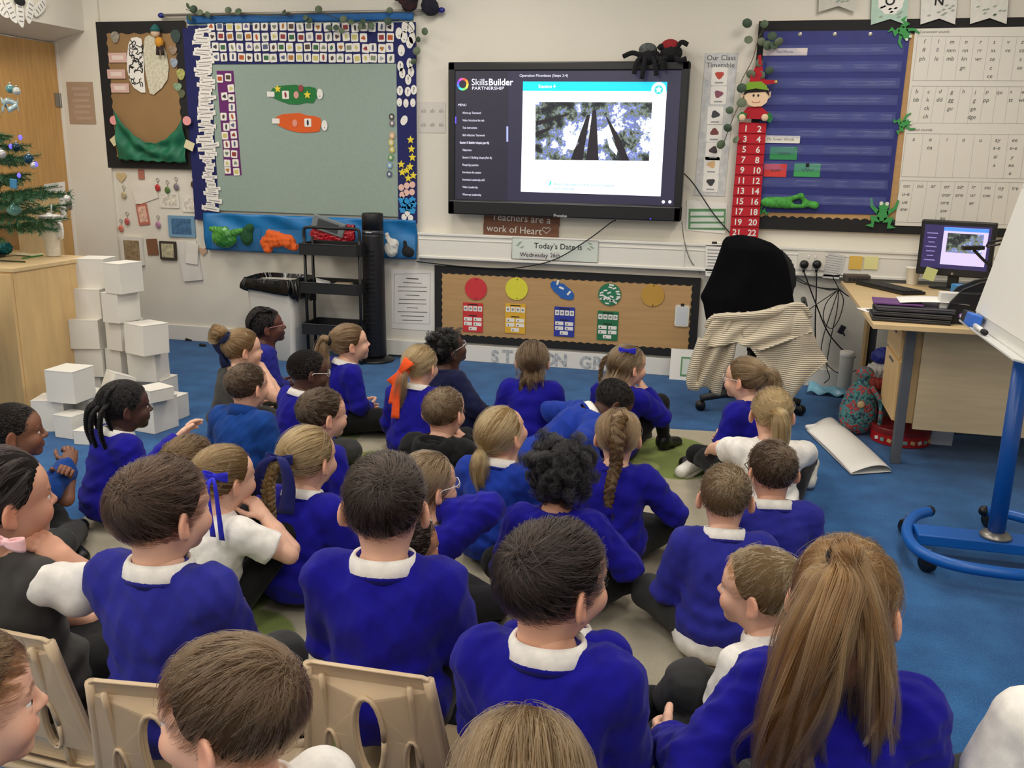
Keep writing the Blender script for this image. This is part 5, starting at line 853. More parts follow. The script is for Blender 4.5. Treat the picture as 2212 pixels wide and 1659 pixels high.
# three-tier trolley
ty_ = -0.30; xa, xb = on_y(650, 600, ty_-0.12)[0], on_y(772, 600, ty_-0.12)[0]; tw_ = xb-xa; tl = thing('trolley', 'black three-tier metal trolley in front of the blue pocket', 'trolley', ((xa+xb)/2, ty_, 0)); M_TR = mat('black powder coat', (26, 26, 28), 0.5)
for i, py in enumerate((548, 632, 722)):
    zt_ = on_y(715, py-18, ty_-0.14)[2]; zb__ = zt_-0.07; hw = tw_/2; hd_ = 0.13
    m = MB(); m.box((0, 0, zb__), (tw_-0.02, 2*hd_-0.02, 0.005)); m.box((0, -hd_, zb__+0.035), (tw_, 0.005, 0.075)); m.box((0, hd_, zb__+0.035), (tw_, 0.005, 0.075)); m.box((-hw, 0, zb__+0.035), (0.005, 2*hd_, 0.075)); m.box((hw, 0, zb__+0.035), (0.005, 2*hd_, 0.075))
    m.tube([(-hw, -hd_, zt_), (hw, -hd_, zt_), (hw, hd_, zt_), (-hw, hd_, zt_), (-hw, -hd_, zt_)], 0.005, 6); m.build('tray', M_TR, tl)
hz_ = on_y(715, 494, ty_-0.1)[2]
for sx in (-1, 1):
    for dy in (-0.06, 0.06): MB().tube([(sx*tw_/2*0.97, dy, 0.06), (sx*tw_/2*0.97, dy, hz_-0.07)], 0.011, 10).build('post', M_TR, tl, smooth=True)
for dy in (-0.06, ): MB().tube([tuple(p) for p in spline([(-tw_/2*0.97, dy, hz_-0.08), (-tw_/2*0.97, dy, hz_-0.02), (-tw_/2*0.82, dy, hz_), (0, dy, hz_), (tw_/2*0.82, dy, hz_), (tw_/2*0.97, dy, hz_-0.02), (tw_/2*0.97, dy, hz_-0.08)], 6)], 0.011, 10).build('handle', M_TR, tl, smooth=True)
for sx in (-1, 1):
    for dy in (-0.06, 0.06):
        w_ = MB().lathe([(0.024, -0.01), (0.026, -0.006), (0.026, 0.006), (0.024, 0.01)], (sx*tw_/2*0.97, dy, 0.027), 14, R=rotm(0, math.pi/2)).build('caster', M_PLASTIC_BK, tl, smooth=True); MB().box((sx*tw_/2*0.97, dy, 0.055), (0.02, 0.02, 0.02)).build('fork', M_STEEL, w_)
zt_ = on_y(715, 612, ty_-0.12)[2]-0.06
o = MB().box((0, 0, 0.03), (0.10, 0.12, 0.003), rotm(0.1, 0.25, 0.5)).build('paper_sheet', M_WHITE, None, loc=((xa+xb)/2-0.10, ty_, zt_+0.02)); tag(o, 'white paper scrap in the middle tray of the trolley', 'paper'); o = MB().box((0, 0, 0.025), (0.12, 0.08, 0.05), rotm(0, 0, 0.1), 0.006).build('cream_box', mat('cream card', (190, 172, 136), 0.7), None, loc=((xa+xb)/2+0.05, ty_, zt_)); tag(o, 'flat cream box in the middle tray of the trolley', 'box')
# bin with black liner
by = -0.30; xa, xb = on_y(540, 680, by-0.1)[0], on_y(640, 680, by-0.1)[0]; zt_ = on_y(590, 605, by)[2]; bn = thing('waste_bin', 'white pedal bin with a black bin bag beside the trolley', 'bin', ((xa+xb)/2, by, 0)); hw = (xb-xa)/2
m = MB(); P = rrect(0, 0, 2*hw, 0.30, 0.05, 0, 5); n = len(P); k_ = ((0.86, 0.0), (0.9, 0.01), (1.0, zt_-0.02), (0.98, zt_)); vs = [(a*f, b*f, z) for f, z in k_ for a, b in P]; fs = [list(range(n-1, -1, -1)), [3*n+i for i in range(n)]]+[[j*n+i, j*n+(i+1) % n, (j+1)*n+(i+1) % n, (j+1)*n+i] for j in range(3) for i in range(n)]; m.add(vs, fs).build('body', mat('white bin plastic', (216, 212, 202), 0.4), bn, smooth=True, angle=0.6)
m = MB(); g = random.Random(4)
def liner(u, v):
    a = 2*math.pi*u; i = u*n; p = Vector(P[int(i) % n]).lerp(Vector(P[(int(i)+1) % n]), i-int(i)); f = 1.05+0.08*math.sin(a*7)*v+0.05*math.sin(a*13+1)+0.10*v+0.06*math.sin(v*3.1); return (p[0]*f, p[1]*f, zt_+0.03-v*(0.13+0.05*math.sin(a+0.8)+0.012*math.sin(a*11)))
m.grid(liner, 72, 10, 0.002).build('bin_bag', mat('black bin bag', (14, 14, 15), 0.18, bump=0.8, bscale=25), bn, smooth=True)
m = MB(); m.grid(lambda u, v: tuple(Vector(liner(u, 0))*(1, 1)[0]*1.0 if v == 0 else Vector((liner(u, 0)[0]*(1-0.5*v), liner(u, 0)[1]*(1-0.5*v), zt_+0.03-0.12*v))), 48, 4).build('bag_inside', mat('black bin bag', (14, 14, 15), 0.18), bn, smooth=True)
# desk
dk_ = thing('desk', 'light oak teacher desk with grey legs and drawers by the wall', 'desk', (0.62, -1.73, 0)); DZ = 0.72; DW = 1.7
m = MB(); m.prism([(0, 0), (0, 0)], 0, 0) if False else None
m.box((DW/2, 0.785, DZ-0.0125), (DW, 1.57, 0.025), bev=0.003); m.build('top', M_BEECH_T, dk_)
for x, y in ((0.20, 0.19), (DW-0.1, 0.19), (0.20, 1.42), (DW-0.1, 1.42)):
    l = MB().box((x, y, (DZ-0.025)/2), (0.045, 0.045, DZ-0.025), bev=0.004).build('leg', M_GREYM, dk_)
MB().box((DW/2+0.05, 0.20, 0.43), (DW-0.42, 0.018, 0.50)).build('modesty_panel', M_LIGHTW, dk_); MB().box((0.06+0.1, 1.40, 0.45), (0.018, 0.12, 0.5)).build('end_panel', mat('oak panel dark', (168, 138, 92), 0.6), dk_)
pd = MB().box((0.36, 0.43, 0.43), (0.36, 0.42, 0.46), bev=0.002).build('pedestal', M_BEECH, dk_)
for z, h_ in ((0.585, 0.14), (0.355, 0.30)): d = MB().box((0.174, 0.43, z), (0.016, 0.415, h_-0.006), bev=0.002).build('drawer', M_BEECH, dk_); MB().box((0.164, 0.43, z+h_/2-0.03), (0.008, 0.12, 0.012), bev=0.003).build('pull', M_GREYM, d)
def on_desk(px, py, h=0.0): q = on_z(px, py, DZ+h); return q
# laptops
q = on_desk(1960, 680); lp = on_desk(1872, 693)
for i, (dz, col, rz, lab) in enumerate(((0.0, (34, 34, 38), -0.06, 'bottom black laptop of the stack on the desk corner'), (0.024, (44, 42, 46), -0.10, 'middle dark laptop of the stack on the desk corner'), (0.048, (58, 56, 64), -0.04, 'top grey laptop of the stack on the desk corner'))):
    o = thing('laptop', lab, 'laptop', (0.80+0.008*i, -1.54+0.006*i, DZ+dz+0.001), rz, 'stacked laptops'); MB().box((0, 0, 0.007), (0.34, 0.24, 0.013), bev=0.004).build('base', mat('laptop %d' % i, col, 0.45), o); MB().box((0, 0, 0.0175), (0.34, 0.24, 0.007), bev=0.003).build('lid', mat('laptop lid %d' % i, tuple(v+8 for v in col), 0.4), o)
o = MB().box((0, 0, 0.004), (0.22, 0.19, 0.008), bev=0.002).build('folder', mat('purple folder', (104, 58, 120), 0.5), None, loc=(0.745, -1.515, DZ+0.0735), rz=-0.08); tag(o, 'purple folder on top of the laptop stack', 'folder')
o = MB().grid(lambda u, v: (u*0.30-0.15, v*0.21-0.105, 0.003+0.012*math.sin(u*2.6)), 12, 4, 0.001).build('paper_sheet', M_WHITE, None, True, (0.90, -1.50, DZ+0.083), -0.05); tag(o, 'white sheet lying across the laptop stack', 'paper'); MB().box((0.05, -0.03, 0.0165), (0.05, 0.06, 0.001)).build('print', M_INKL, o)
o = MB().box((0, 0, 0.001), (0.10, 0.14, 0.001), rotm(0, 0, 0.3)).build('paper_sheet', M_WHITE, None, loc=(0.66, -1.33, DZ+0.001)); tag(o, 'small white print at the left edge of the desk', 'paper'); MB().box((0, 0, 0.002), (0.05, 0.05, 0.0005)).build('print', M_INK, o)
# keyboard
kq0, kq1 = on_desk(1872, 604), on_desk(2003, 655); kb = thing('keyboard', 'black computer keyboard lying at a slant on the desk', 'keyboard', (0.86, -0.47, DZ+0.001), math.radians(-62)); MB().box((0, 0, 0.009), (0.45, 0.15, 0.016), bev=0.004).build('body', M_PLASTIC_BK, kb); kmesh = None
for r in range(5):
    for k in range(20):
        if kmesh is None: kk = MB().box((0, 0, 0), (0.0185, 0.0205, 0.008), bev=0.002).build('key', mat('key black', (34, 34, 36), 0.5), kb); kmesh = kk.data
        else: kk = link('key', kmesh, kb)
        kk.location = (-0.206+k*0.0217, -0.052+r*0.0245, 0.020)
# paper cup, router, monitor, document camera, phone
q = on_desk(1970, 612); pc_ = thing('paper_cup', 'white paper cup on the desk beside the monitor', 'cup', (1.03, -0.17, DZ+0.001)); MB().lathe([(0.030, 0), (0.031, 0.002), (0.042, 0.098), (0.044, 0.10), (0.042, 0.104), (0.040, 0.098), (0.036, 0.06)], n=28).build('body', mat('paper cup', (230, 226, 212), 0.6), pc_, smooth=True); MB().lathe([(0.0425, 0.096), (0.0455, 0.099), (0.0455, 0.103), (0.042, 0.106)], n=28).build('rim', M_WHITE, pc_, smooth=True)
rt_ = thing('network_box', 'small dark grey network box with ports at the back of the desk', 'network box', (0.705, -0.20, DZ+0.001), 0.05); MB().box((0, 0, 0.024), (0.15, 0.09, 0.046), bev=0.004).build('case', mat('dark grey plastic case', (70, 62, 56), 0.5), rt_)
for k in range(5): MB().box((-0.045+k*0.024, -0.046, 0.020), (0.018, 0.006, 0.016)).build('port', M_BLACK, rt_)
mo = thing('monitor', 'small black computer monitor on the desk showing the same slide', 'monitor', (on_y(2064, 545, -0.35)[0], -0.35, DZ+0.001), math.radians(-20)); MW, MH = 0.40, 0.32; zc_ = 0.24; tl_ = rotm(math.radians(-6))
m = MB(); m.box((0, 0, zc_), (MW, 0.04, MH), bev=0.008); m.build('housing', M_PLASTIC_BK, mo); MB().box((0, 0.05, 0.10), (0.06, 0.03, 0.2), bev=0.005).build('neck', M_PLASTIC_BK, mo); MB().lathe([(0.13, 0), (0.13, 0.008), (0.05, 0.016)], (0, 0.05, 0), 28, sx=1.0, sy=0.75).build('foot', M_PLASTIC_BK, mo, smooth=True)
dp = MB().box((0, -0.0205, zc_+0.008), (MW-0.045, 0.003, MH-0.07)).build('display', emat('monitor dark', (46, 40, 84), 0.7), mo); MB().box((0.045, -0.0225, zc_+0.015), (0.235, 0.002, 0.215)).build('slide', emat('monitor slide', (190, 180, 222), 0.85), dp); MB().box((0.045, -0.0235, zc_+0.112), (0.235, 0.002, 0.02)).build('slide_header', emat('monitor header', (70, 130, 214), 0.9), dp); MB().box((0.045, -0.024, zc_+0.035), (0.19, 0.002, 0.11)).build('forest_picture', pm, dp)
t = MB()
for k in range(7): t.box((-0.132, -0.0225, zc_+0.084-k*0.026), (0.06-0.012*(k % 3), 0.001, 0.006))
t.build('lettering', emat('monitor text', (130, 120, 180), 0.6), dp); MB().lathe([(0.008, 0), (0.007, 0.002)], (0, -0.02, zc_-MH/2+0.016), 12, R=rotm(math.pi/2)).build('maker_badge', M_STEEL, mo)
sn = on_y(2010, 592, -0.40); o = MB().box((0, 0, 0), (0.065, 0.002, 0.072), rotm(0.1, 0.25, 0)).build('sticky_note', mat('green note', (206, 214, 150), 0.8), None, loc=(on_y(2009, 592, -0.42)[0], -0.42, on_y(2009, 592, -0.42)[2])); tag(o, 'pale green sticky note on the corner of the monitor', 'note')
dc = thing('document_camera', 'black document camera on a bent neck beside the monitor', 'camera', (1.50, -0.75, DZ+0.001)); hd0 = on_y(2095, 535, -0.75); hd1 = on_y(2140, 527, -0.75); o3 = np.array(dc.location)
MB().box((0, 0, 0.015), (0.14, 0.18, 0.03), bev=0.006).build('base', M_PLASTIC_BK, dc); nk_ = on_y(2148, 580, -0.75)-o3; MB().tube([tuple(p) for p in spline([(0, 0, 0.03), (0.03, 0, 0.10), tuple(nk_), tuple(hd0+np.array((0.02, 0, -0.012))-o3)], 8)], 0.008, 10).build('neck', M_PLASTIC_BK, dc, smooth=True)
c_ = (hd0+hd1)/2-o3; MB().box(tuple(c_+np.array((-0.035, 0, -0.012))), (0.11, 0.05, 0.022), rotm(0, -0.05, 0.1), 0.005).build('head', M_PLASTIC_BK, dc); m = MB(); cc = c_+np.array((0.065, 0, 0.012))
m.tube([(cc[0]+a, cc[1]-0.01, cc[2]+b) for a, b in ((-0.035, -0.016), (0.035, 0.004), (0.038, 0.024), (-0.03, 0.008), (-0.035, -0.016))], 0.007, 6); m.build('light_frame', M_PLASTIC_BK, dc)
tp = thing('telephone', 'black desk telephone in front of the monitor', 'telephone', (1.47, -0.62, DZ+0.001), 0.4); MB().prism([(-0.10, 0), (0.10, 0), (0.10, 0.075), (-0.10, 0.02)], -0.09, 0.09).build('base', M_PLASTIC_BK, tp); MB().tube([(-0.095, -0.06, 0.045), (-0.06, -0.06, 0.065), (0.06, -0.06, 0.10), (0.10, -0.06, 0.10)], [0.022, 0.016, 0.016, 0.024], 10).build('handset', M_PLASTIC_BK, tp, smooth=True)
# paper tray area: magazine file, wooden box, blue folders, plastic wallets
mf = thing('magazine_file', 'black mesh magazine file standing on the desk', 'file holder', (1.045, -1.56, DZ+0.001)); P = [(-0.10, 0), (0.13, 0), (0.13, 0.21), (0.10, 0.21), (0.03, 0.195), (-0.04, 0.16), (-0.085, 0.10), (-0.10, 0.05)]
mm = mat('black mesh', (24, 22, 22), 0.5, alpha=0.8)
for y0_, n_ in ((-0.05, 'side_panel'), (0.05, 'side_panel')):
    MB().prism(P, y0_, y0_+0.003).build(n_, mm, mf); MB().tube([(a, y0_, b) for a, b in P+P[:1]], 0.004, 6).build('rim', M_PLASTIC_BK, mf)
MB().box((0.015, 0.0, 0.003), (0.23, 0.1, 0.005)).build('bottom_panel', mm, mf)
for k, (c, h_, lab) in enumerate((((222, 220, 214), 0.135, 'stack of white papers'), ((190, 120, 120), 0.06, 'pink plastic wallet'))): o = MB().box((0, 0, h_/2), (0.20, 0.06-0.02*k, h_), bev=0.002).build('papers', mat(lab, c, 0.5), None, loc=(1.02-0.10*k, -1.56+0.10*k, DZ+0.006), rz=0.2*k); tag(o, lab+' in and behind the magazine file', 'papers')
wbx_ = thing('wooden_box', 'upright beech storage box on the desk beside the flip chart', 'box', (1.235, -1.55, DZ+0.001)); MB().box((-0.045, 0, 0.125), (0.022, 0.26, 0.25), bev=0.002).build('side_panel', M_BEECH, wbx_); MB().box((0.10, 0.12, 0.125), (0.28, 0.02, 0.25), bev=0.002).build('back_panel', M_BEECH, wbx_); MB().box((0.235, 0, 0.125), (0.02, 0.26, 0.25), bev=0.002).build('side_panel', M_BEECH, wbx_); MB().box((0.1, 0, 0.01), (0.26, 0.24, 0.02)).build('bottom_panel', M_BEECH, wbx_)
for k, (x, y, z, s, c, rz, lab) in enumerate(((1.16, -1.22, 0.0, (0.26, 0.2, 0.06), (214, 208, 196), 0.1, 'pile of worksheets under the blue folder'), (1.14, -1.22, 0.062, (0.24, 0.18, 0.018), (226, 220, 150), -0.1, 'yellow and white plastic wallets on the worksheets'), (1.20, -1.18, 0.082, (0.26, 0.2, 0.045), (40, 130, 196), 0.12, 'bright blue folder on top of the paper pile'))):
    o = MB().box((0, 0, s[2]/2), s, bev=0.004).build('papers' if k < 2 else 'blue_folder', mat(lab, c, 0.4, var=0.12 if k == 1 else 0.03, vscale=20), None, loc=(x, y, DZ+0.001+z), rz=rz); tag(o, lab, 'papers' if k < 2 else 'folder')
    if k == 2: MB().box((0.06, -0.1005, 0.024), (0.09, 0.002, 0.03)).build('label', M_WHITE, o)
o = MB().grid(lambda u, v: (u*0.16-0.08, v*0.1-0.05, 0.01+0.02*math.sin(u*7+v*3)*math.sin(v*5)+0.02*u), 14, 8, 0.001).build('plastic_wallet', mat('clear pink wallet', (214, 150, 140), 0.15, alpha=0.6), None, True, (0.99, -1.38, DZ+0.004)); tag(o, 'crumpled clear plastic wallet beside the laptops', 'plastic wallet')
# leads behind the desk
def wy(px, py, y=0.08): return P3(px, py, y)
B_ = wy(1812, 624, 0.14)
cable('black mains lead from the left plug down behind the desk', [wy(1737, 588, 0.10), wy(1745, 610, 0.1), wy(1762, 655, 0.09), wy(1790, 720, 0.09), wy(1830, 765, 0.1), wy(1848, 772, 0.12)], 0.0045); cable('black mains lead hanging from the right plug', [wy(1764, 588, 0.10), wy(1763, 640, 0.09), wy(1761, 700, 0.08), wy(1762, 760, 0.06)], 0.0045)
cable('black lead from the coat side to the bundle of leads', [wy(1712, 598, 0.06), wy(1735, 612, 0.08), wy(1775, 622, 0.1), B_], 0.004); cable('second black lead running along the wall to the bundle', [wy(1712, 594, 0.05), wy(1750, 615, 0.07), wy(1790, 626, 0.1), B_], 0.0035)
cable('lead looping down from the bundle in a wide bow', [B_, wy(1785, 655, 0.12), wy(1779, 690, 0.1), wy(1795, 710, 0.1), wy(1812, 690, 0.12), wy(1822, 650, 0.13), B_], 0.003); cable('lead dropping from the bundle to the carpet', [B_, wy(1808, 670, 0.12), wy(1795, 730, 0.1), wy(1786, 790, 0.1), wy(1792, 815, 0.08), wy(1780, 828, 0.07)], 0.003); cable('lead crossing the bundle towards the chair', [B_, wy(1790, 640, 0.12), wy(1760, 660, 0.1), wy(1738, 676, 0.08)], 0.003); cable('lead rising from the bundle to the small network box', [B_, wy(1806, 612, 0.14), wy(1800, 598, 0.16), wy(1815, 594, 0.18), wy(1824, 597, 0.2)], 0.003); cable('lead from the bundle to the left edge of the desk', [B_, wy(1830, 638, 0.18), wy(1842, 642, 0.3)], 0.004)
cable('long loose lead curling under the desk', [B_, wy(1800, 660, 0.11), wy(1778, 730, 0.09), wy(1776, 770, 0.08), wy(1800, 800, 0.09), wy(1825, 808, 0.1), wy(1850, 800, 0.12)], 0.003)
p = wy(1818, 712, 0.10); o = MB().box((0, 0, 0), (0.035, 0.025, 0.055), rotm(0, 0.4, 0), 0.004).build('power_adapter', mat('navy adapter', (28, 30, 48), 0.4), None, loc=tuple(p)); tag(o, 'small dark power adapter hanging among the leads', 'adapter'); MB().tube([(0.012, 0, -0.02), (0.022, 0, -0.04)], 0.005, 6).build('plug_tip', M_PLASTIC_BK, o)
# under the desk
p = on_z(1812, 842, 0.0); o = thing('spray_bottle', 'plain white cylinder standing by the skirting under the desk', 'bottle', (p[0]+0.02, -0.14, 0)); MB().lathe([(0.038, 0), (0.042, 0.01), (0.044, 0.24), (0.036, 0.26)], n=20).build('body', mat('grey white plastic', (196, 194, 190), 0.5), o, smooth=True); MB().lathe([(0.040, 0.235), (0.046, 0.238), (0.046, 0.272), (0.03, 0.276)], n=20).build('cap', M_WHITE, o, smooth=True)
p = on_z(1795, 845, 0.0); o = MB().grid(lambda u, v: ((u-0.5)*0.38, (v-0.5)*0.16*(1-0.4*u), 0.012+0.045*abs(math.sin(u*8+v*2))*math.sin(math.pi*v)*(1-0.6*u)+0.012*math.sin(u*23+v*11)), 40, 16, 0.001).build('plastic_bag', mat('pale blue film', (120, 180, 206), 0.3, var=0.2, vscale=14), None, True, (p[0]+0.04, -0.22, 0.006), -0.15); tag(o, 'pale blue plastic bag crumpled on the carpet under the leads', 'bag')
KN = bpy.data.materials.new('crochet'); KN.use_nodes = True; nt = KN.node_tree; N = nt.nodes; L = nt.links; b = N['Principled BSDF']; b.inputs['Roughness'].default_value = 0.9; tc = N.new('ShaderNodeTexCoord'); wv = N.new('ShaderNodeTexWave'); wv.bands_direction = 'Z'; wv.inputs['Scale'].default_value = 3.2; wv.inputs['Distortion'].default_value = 9; L.new(tc.outputs['Object'], wv.inputs[0]); nz = N.new('ShaderNodeTexNoise'); nz.inputs['Scale'].default_value = 55; L.new(tc.outputs['Object'], nz.inputs[0]); mx = N.new('ShaderNodeMix'); mx.data_type = 'FLOAT'; mx.inputs[0].default_value = 0.86; L.new(wv.outputs['Fac'], mx.inputs[2]); L.new(nz.outputs[0], mx.inputs[3]); cr = N.new('ShaderNodeValToRGB'); e = cr.color_ramp.elements; e[0].position = 0.25; e[0].color = lin((40, 30, 50)); e[1].position = 0.75; e[1].color = lin((150, 60, 60))
for p_, c_ in ((0.40, (50, 90, 100)), (0.47, (84, 150, 146)), (0.53, (70, 120, 130)), (0.58, (150, 50, 60)), (0.63, (190, 80, 76))): q = cr.color_ramp.elements.new(p_); q.color = lin(c_)
L.new(mx.outputs[0], cr.inputs[0]); L.new(cr.outputs[0], b.inputs['Base Color']); bp = N.new('ShaderNodeBump'); bp.inputs['Distance'].default_value = 0.01; L.new(nz.outputs[0], bp.inputs['Height']); L.new(bp.outputs[0], b.inputs['Normal'])
p = on_z(1852, 948, 0.0); cbg = thing('crochet_bag', 'teal and red crocheted drawstring bag standing under the desk', 'bag', (p[0], p[1]+0.10, 0)); v = Vol((-0.18, -0.15, 0), (0.18, 0.15, 0.42), 0.006); v.ell((0, 0, 0.12), (0.100, 0.085, 0.13), k=0.03); v.ell((0.005, 0, 0.20), (0.078, 0.07, 0.10), k=0.03); v.cap((0.01, 0, 0.28), (0.012, 0, 0.32), 0.035, 0.03, k=0.012); v.ell((0.015, 0, 0.345), (0.05, 0.045, 0.035), k=0.012); v.fold(8, 0.007, (0.02, 0.04), 12); v.F = np.maximum(v.F, (0.002-v.ax[2])[None, None, :]); V, Q = v.net(); link('body', mesh_np('body', V, Q, KN), cbg); MB().tube([tuple(q) for q in spline([(0.05, -0.05, 0.28), (0.10, -0.07, 0.20), (0.105, -0.085, 0.10), (0.10, -0.09, 0.03)], 6)], 0.012, 8).build('cord', KN, cbg, smooth=True); MB().lathe([(0.018, 0), (0.02, 0.003), (0.012, 0.006)], (0.0, -0.095, 0.19), 14, R=rotm(math.pi/2)).build('button', mat('wood button', (196, 170, 120), 0.5), cbg, smooth=True)
p = on_z(1895, 930, 0.0); lump('patterned_bag', (p[0]+0.06, p[1]+0.18, 0.0), [((0, 0, 0.12), (0.10, 0.08, 0.13)), ((0.02, 0, 0.22), (0.06, 0.05, 0.08))], mat('dark patterned cloth', (70, 30, 36), 0.9, rgb2=(34, 40, 50), vscale=50), 'dark patterned bag behind the crocheted bag', 'bag', amp=0.006); 
p = on_z(1952, 968, 0.0); rt = thing('red_tin', 'round red biscuit tin under the desk', 'tin', (p[0], p[1]+0.14, 0)); MB().lathe([(0.145, 0), (0.15, 0.004), (0.15, 0.062)], n=40).build('body', mat('red tin', (170, 24, 28), 0.35), rt, smooth=True, angle=0.6); MB().lathe([(0.153, 0.060), (0.153, 0.085), (0.148, 0.09), (0.13, 0.088)], n=40).build('lid', mat('dark red tin', (120, 24, 26), 0.35), rt, smooth=True, angle=0.6)
for k in range(9): a = -2.6+k*0.26; MB().box((0.1515*math.cos(a), 0.1515*math.sin(a), 0.030), (0.022, 0.004, 0.018), rotm(0, 0.3*(k % 3-1), a+math.pi/2)).build('motif', mat('tin motif %d' % (k % 3), ((220, 220, 214), (120, 160, 150), (210, 180, 120))[k % 3]), rt)
P = [on_z(a, b, 0.004) for a, b in ((2001, 962), (2052, 964))]; o = MB().box((0, 0, 0.085), (0.14, 0.004, 0.17), rotm(0.15)).build('paper_sheet', mat('bluish paper', (200, 206, 222)), None, loc=((P[0][0]+P[1][0])/2, P[0][1]+0.02, 0.003)); tag(o, 'white sheet standing against the desk leg beside the red tin', 'paper')
for (px, py, z, s, c, lab) in ((1912, 770, 0.34, 0.05, (40, 50, 140), 'royal blue bundle on the shelf behind the drawers'), (1895, 800, 0.26, 0.045, (214, 208, 200), 'crumpled white paper behind the drawers'), (1890, 830, 0.20, 0.05, (170, 60, 50), 'red and green wrapped parcel behind the drawers'), (1890, 868, 0.1, 0.06, (60, 40, 40), 'dark cloth bundle behind the drawers')): p = on_y(px, py, -0.8); lump('bundle', (p[0], -0.8, p[2]), [((0, 0, 0), (s*1.5, s, s)), ((s*0.8, 0, s*0.5), (s*0.8, s*0.6, s*0.7))], mat(lab, c, 0.6, var=0.2, vscale=20), lab, 'bundle', amp=0.006)
st_ = thing('storage_crate', 'grey storage crate behind the drawers under the desk', 'crate', (1.02, -0.78, 0)); MB().box((0, 0, 0.10), (0.36, 0.30, 0.20), bev=0.006).build('body', mat('grey crate', (86, 84, 80), 0.6), st_); MB().box((0, 0, 0.205), (0.38, 0.32, 0.02), bev=0.005).build('rim', mat('grey crate rim', (96, 94, 90), 0.6), st_)
# folded flip-chart paper on the carpet
A_, B2, C_, D_ = (on_z(*q, 0.0) for q in ((1742, 933), (1802, 912), (1925, 1022), (1838, 1028)))
def fold_f(u, v): p = (A_*(1-u)+B2*u)*(1-v)+(D_*(1-u)+C_*u)*v; return (p[0]-A_[0], p[1]-A_[1], 0.006+0.045*math.sin(math.pi*min(1, u*1.0))**0.6*(0.35+0.65*u)+0.01*math.sin(v*3))
o = MB().grid(fold_f, 24, 16, 0.0015).build('paper_sheet', M_WHITE, None, True, (A_[0], A_[1], 0.004)); tag(o, 'large folded white sheet of paper on the blue carpet', 'paper'); MB().tube([(0.0, 0.02, 0.016), (0.11, 0.11, 0.016)], 0.014, 10).build('rolled_edge', M_WHITE, o, smooth=True); MB().grid(lambda u, v: (fold_f(u, 1)[0]*(v)+fold_f(u, 0)[0]*(1-v), fold_f(u, v)[1], 0.003), 10, 8, 0.001).build('under_fold', M_WHITE, o)
# leaning paper by the skirting
p0, p1 = on_z(1446, 817, 0.0), on_z(1500, 820, 0.0); o = MB().box((0, 0, 0.10), (0.22, 0.002, 0.21), rotm(-0.25)).build('paper_sheet', M_WHITE, None, loc=(p0[0]+0.11, -0.09, 0.0)); tag(o, 'white sheet with a green table leaning on the skirting', 'paper'); MB().box(tuple(Vector((0, 0, 0.10))+rotm(-0.25) @ Vector((0.03, -0.002, -0.012))), (0.14, 0.002, 0.13), rotm(-0.25)).build('green_table', mat('green print', (96, 148, 100), 0.7), o); MB().box(tuple(Vector((0, 0, 0.10))+rotm(-0.25) @ Vector((0.03, -0.0035, -0.012))), (0.12, 0.002, 0.105), rotm(-0.25)).build('table_rows', mat('pale green print', (196, 216, 190), 0.7), o)
# office chair with coat and cardigan
oc = thing('office_chair', 'black swivel office chair under the coat and cardigan', 'chair', (0.11, -0.72, 0)); M_CH = mat('black chair fabric', (20, 20, 22), 0.9)
for k in range(5):
    a = math.radians(205+72*k); e = Vector((0.30*math.cos(a), 0.30*math.sin(a), 0.075)); arm = MB().tube([(0, 0, 0.10), tuple(e*0.5+Vector((0, 0, 0.06))), tuple(e)], [0.032, 0.026, 0.02], 8).build('base_arm', mat('charcoal plastic', (44, 44, 42), 0.5), oc, smooth=True)
    w_ = MB().lathe([(0.026, -0.024), (0.03, -0.018), (0.03, 0.018), (0.026, 0.024)], (e.x, e.y, 0.031), 14, R=rotm(0, math.pi/2, a+1.2)).build('caster', M_PLASTIC_BK, oc, smooth=True)
MB().tube([(0, 0, 0.08), (0, 0, 0.42)], 0.028, 12).build('gas_column', M_PLASTIC_BK, oc, smooth=True); v = Vol((-0.27, -0.27, 0.38), (0.27, 0.27, 0.56), 0.012); v.ell((0, 0, 0.47), (0.24, 0.23, 0.05), k=0.02); V, Q = v.net(); link('seat', mesh_np('seat', V, Q, M_CH), oc)
v = Vol((-0.27, -0.40, 0.40), (0.27, -0.10, 1.02), 0.012); v.ell((0, -0.22, 0.80), (0.20, 0.04, 0.20), k=0.04); v.ell((0, -0.235, 0.62), (0.21, 0.045, 0.14), k=0.04); V, Q = v.net(); link('backrest', mesh_np('backrest', V, Q, M_CH), oc); MB().box((0, -0.24, 0.5), (0.07, 0.02, 0.2)).build('back_post', M_PLASTIC_BK, oc)
for sx in (-1, 1): MB().tube([(sx*0.24, -0.02, 0.47), (sx*0.27, -0.02, 0.64), (sx*0.27, 0.16, 0.65)], 0.016, 8).build('armrest', M_PLASTIC_BK, oc, smooth=True)
cyy = -0.72-0.22; px_ = lambda a, b, dy=0.0: on_y(a, b, cyy+dy)-np.array((0.11, cyy, 0))
rows_c = ((1590, 1612, 508), (1568, 1640, 513), (1560, 1668, 523), (1556, 1690, 540), (1548, 1704, 565), (1537, 1711, 595), (1524, 1714, 622), (1512, 1717, 645), (1520, 1719, 662), (1524, 1720, 690), (1527, 1720, 712), (1530, 1716, 722)); m = MB(); NR = len(rows_c)
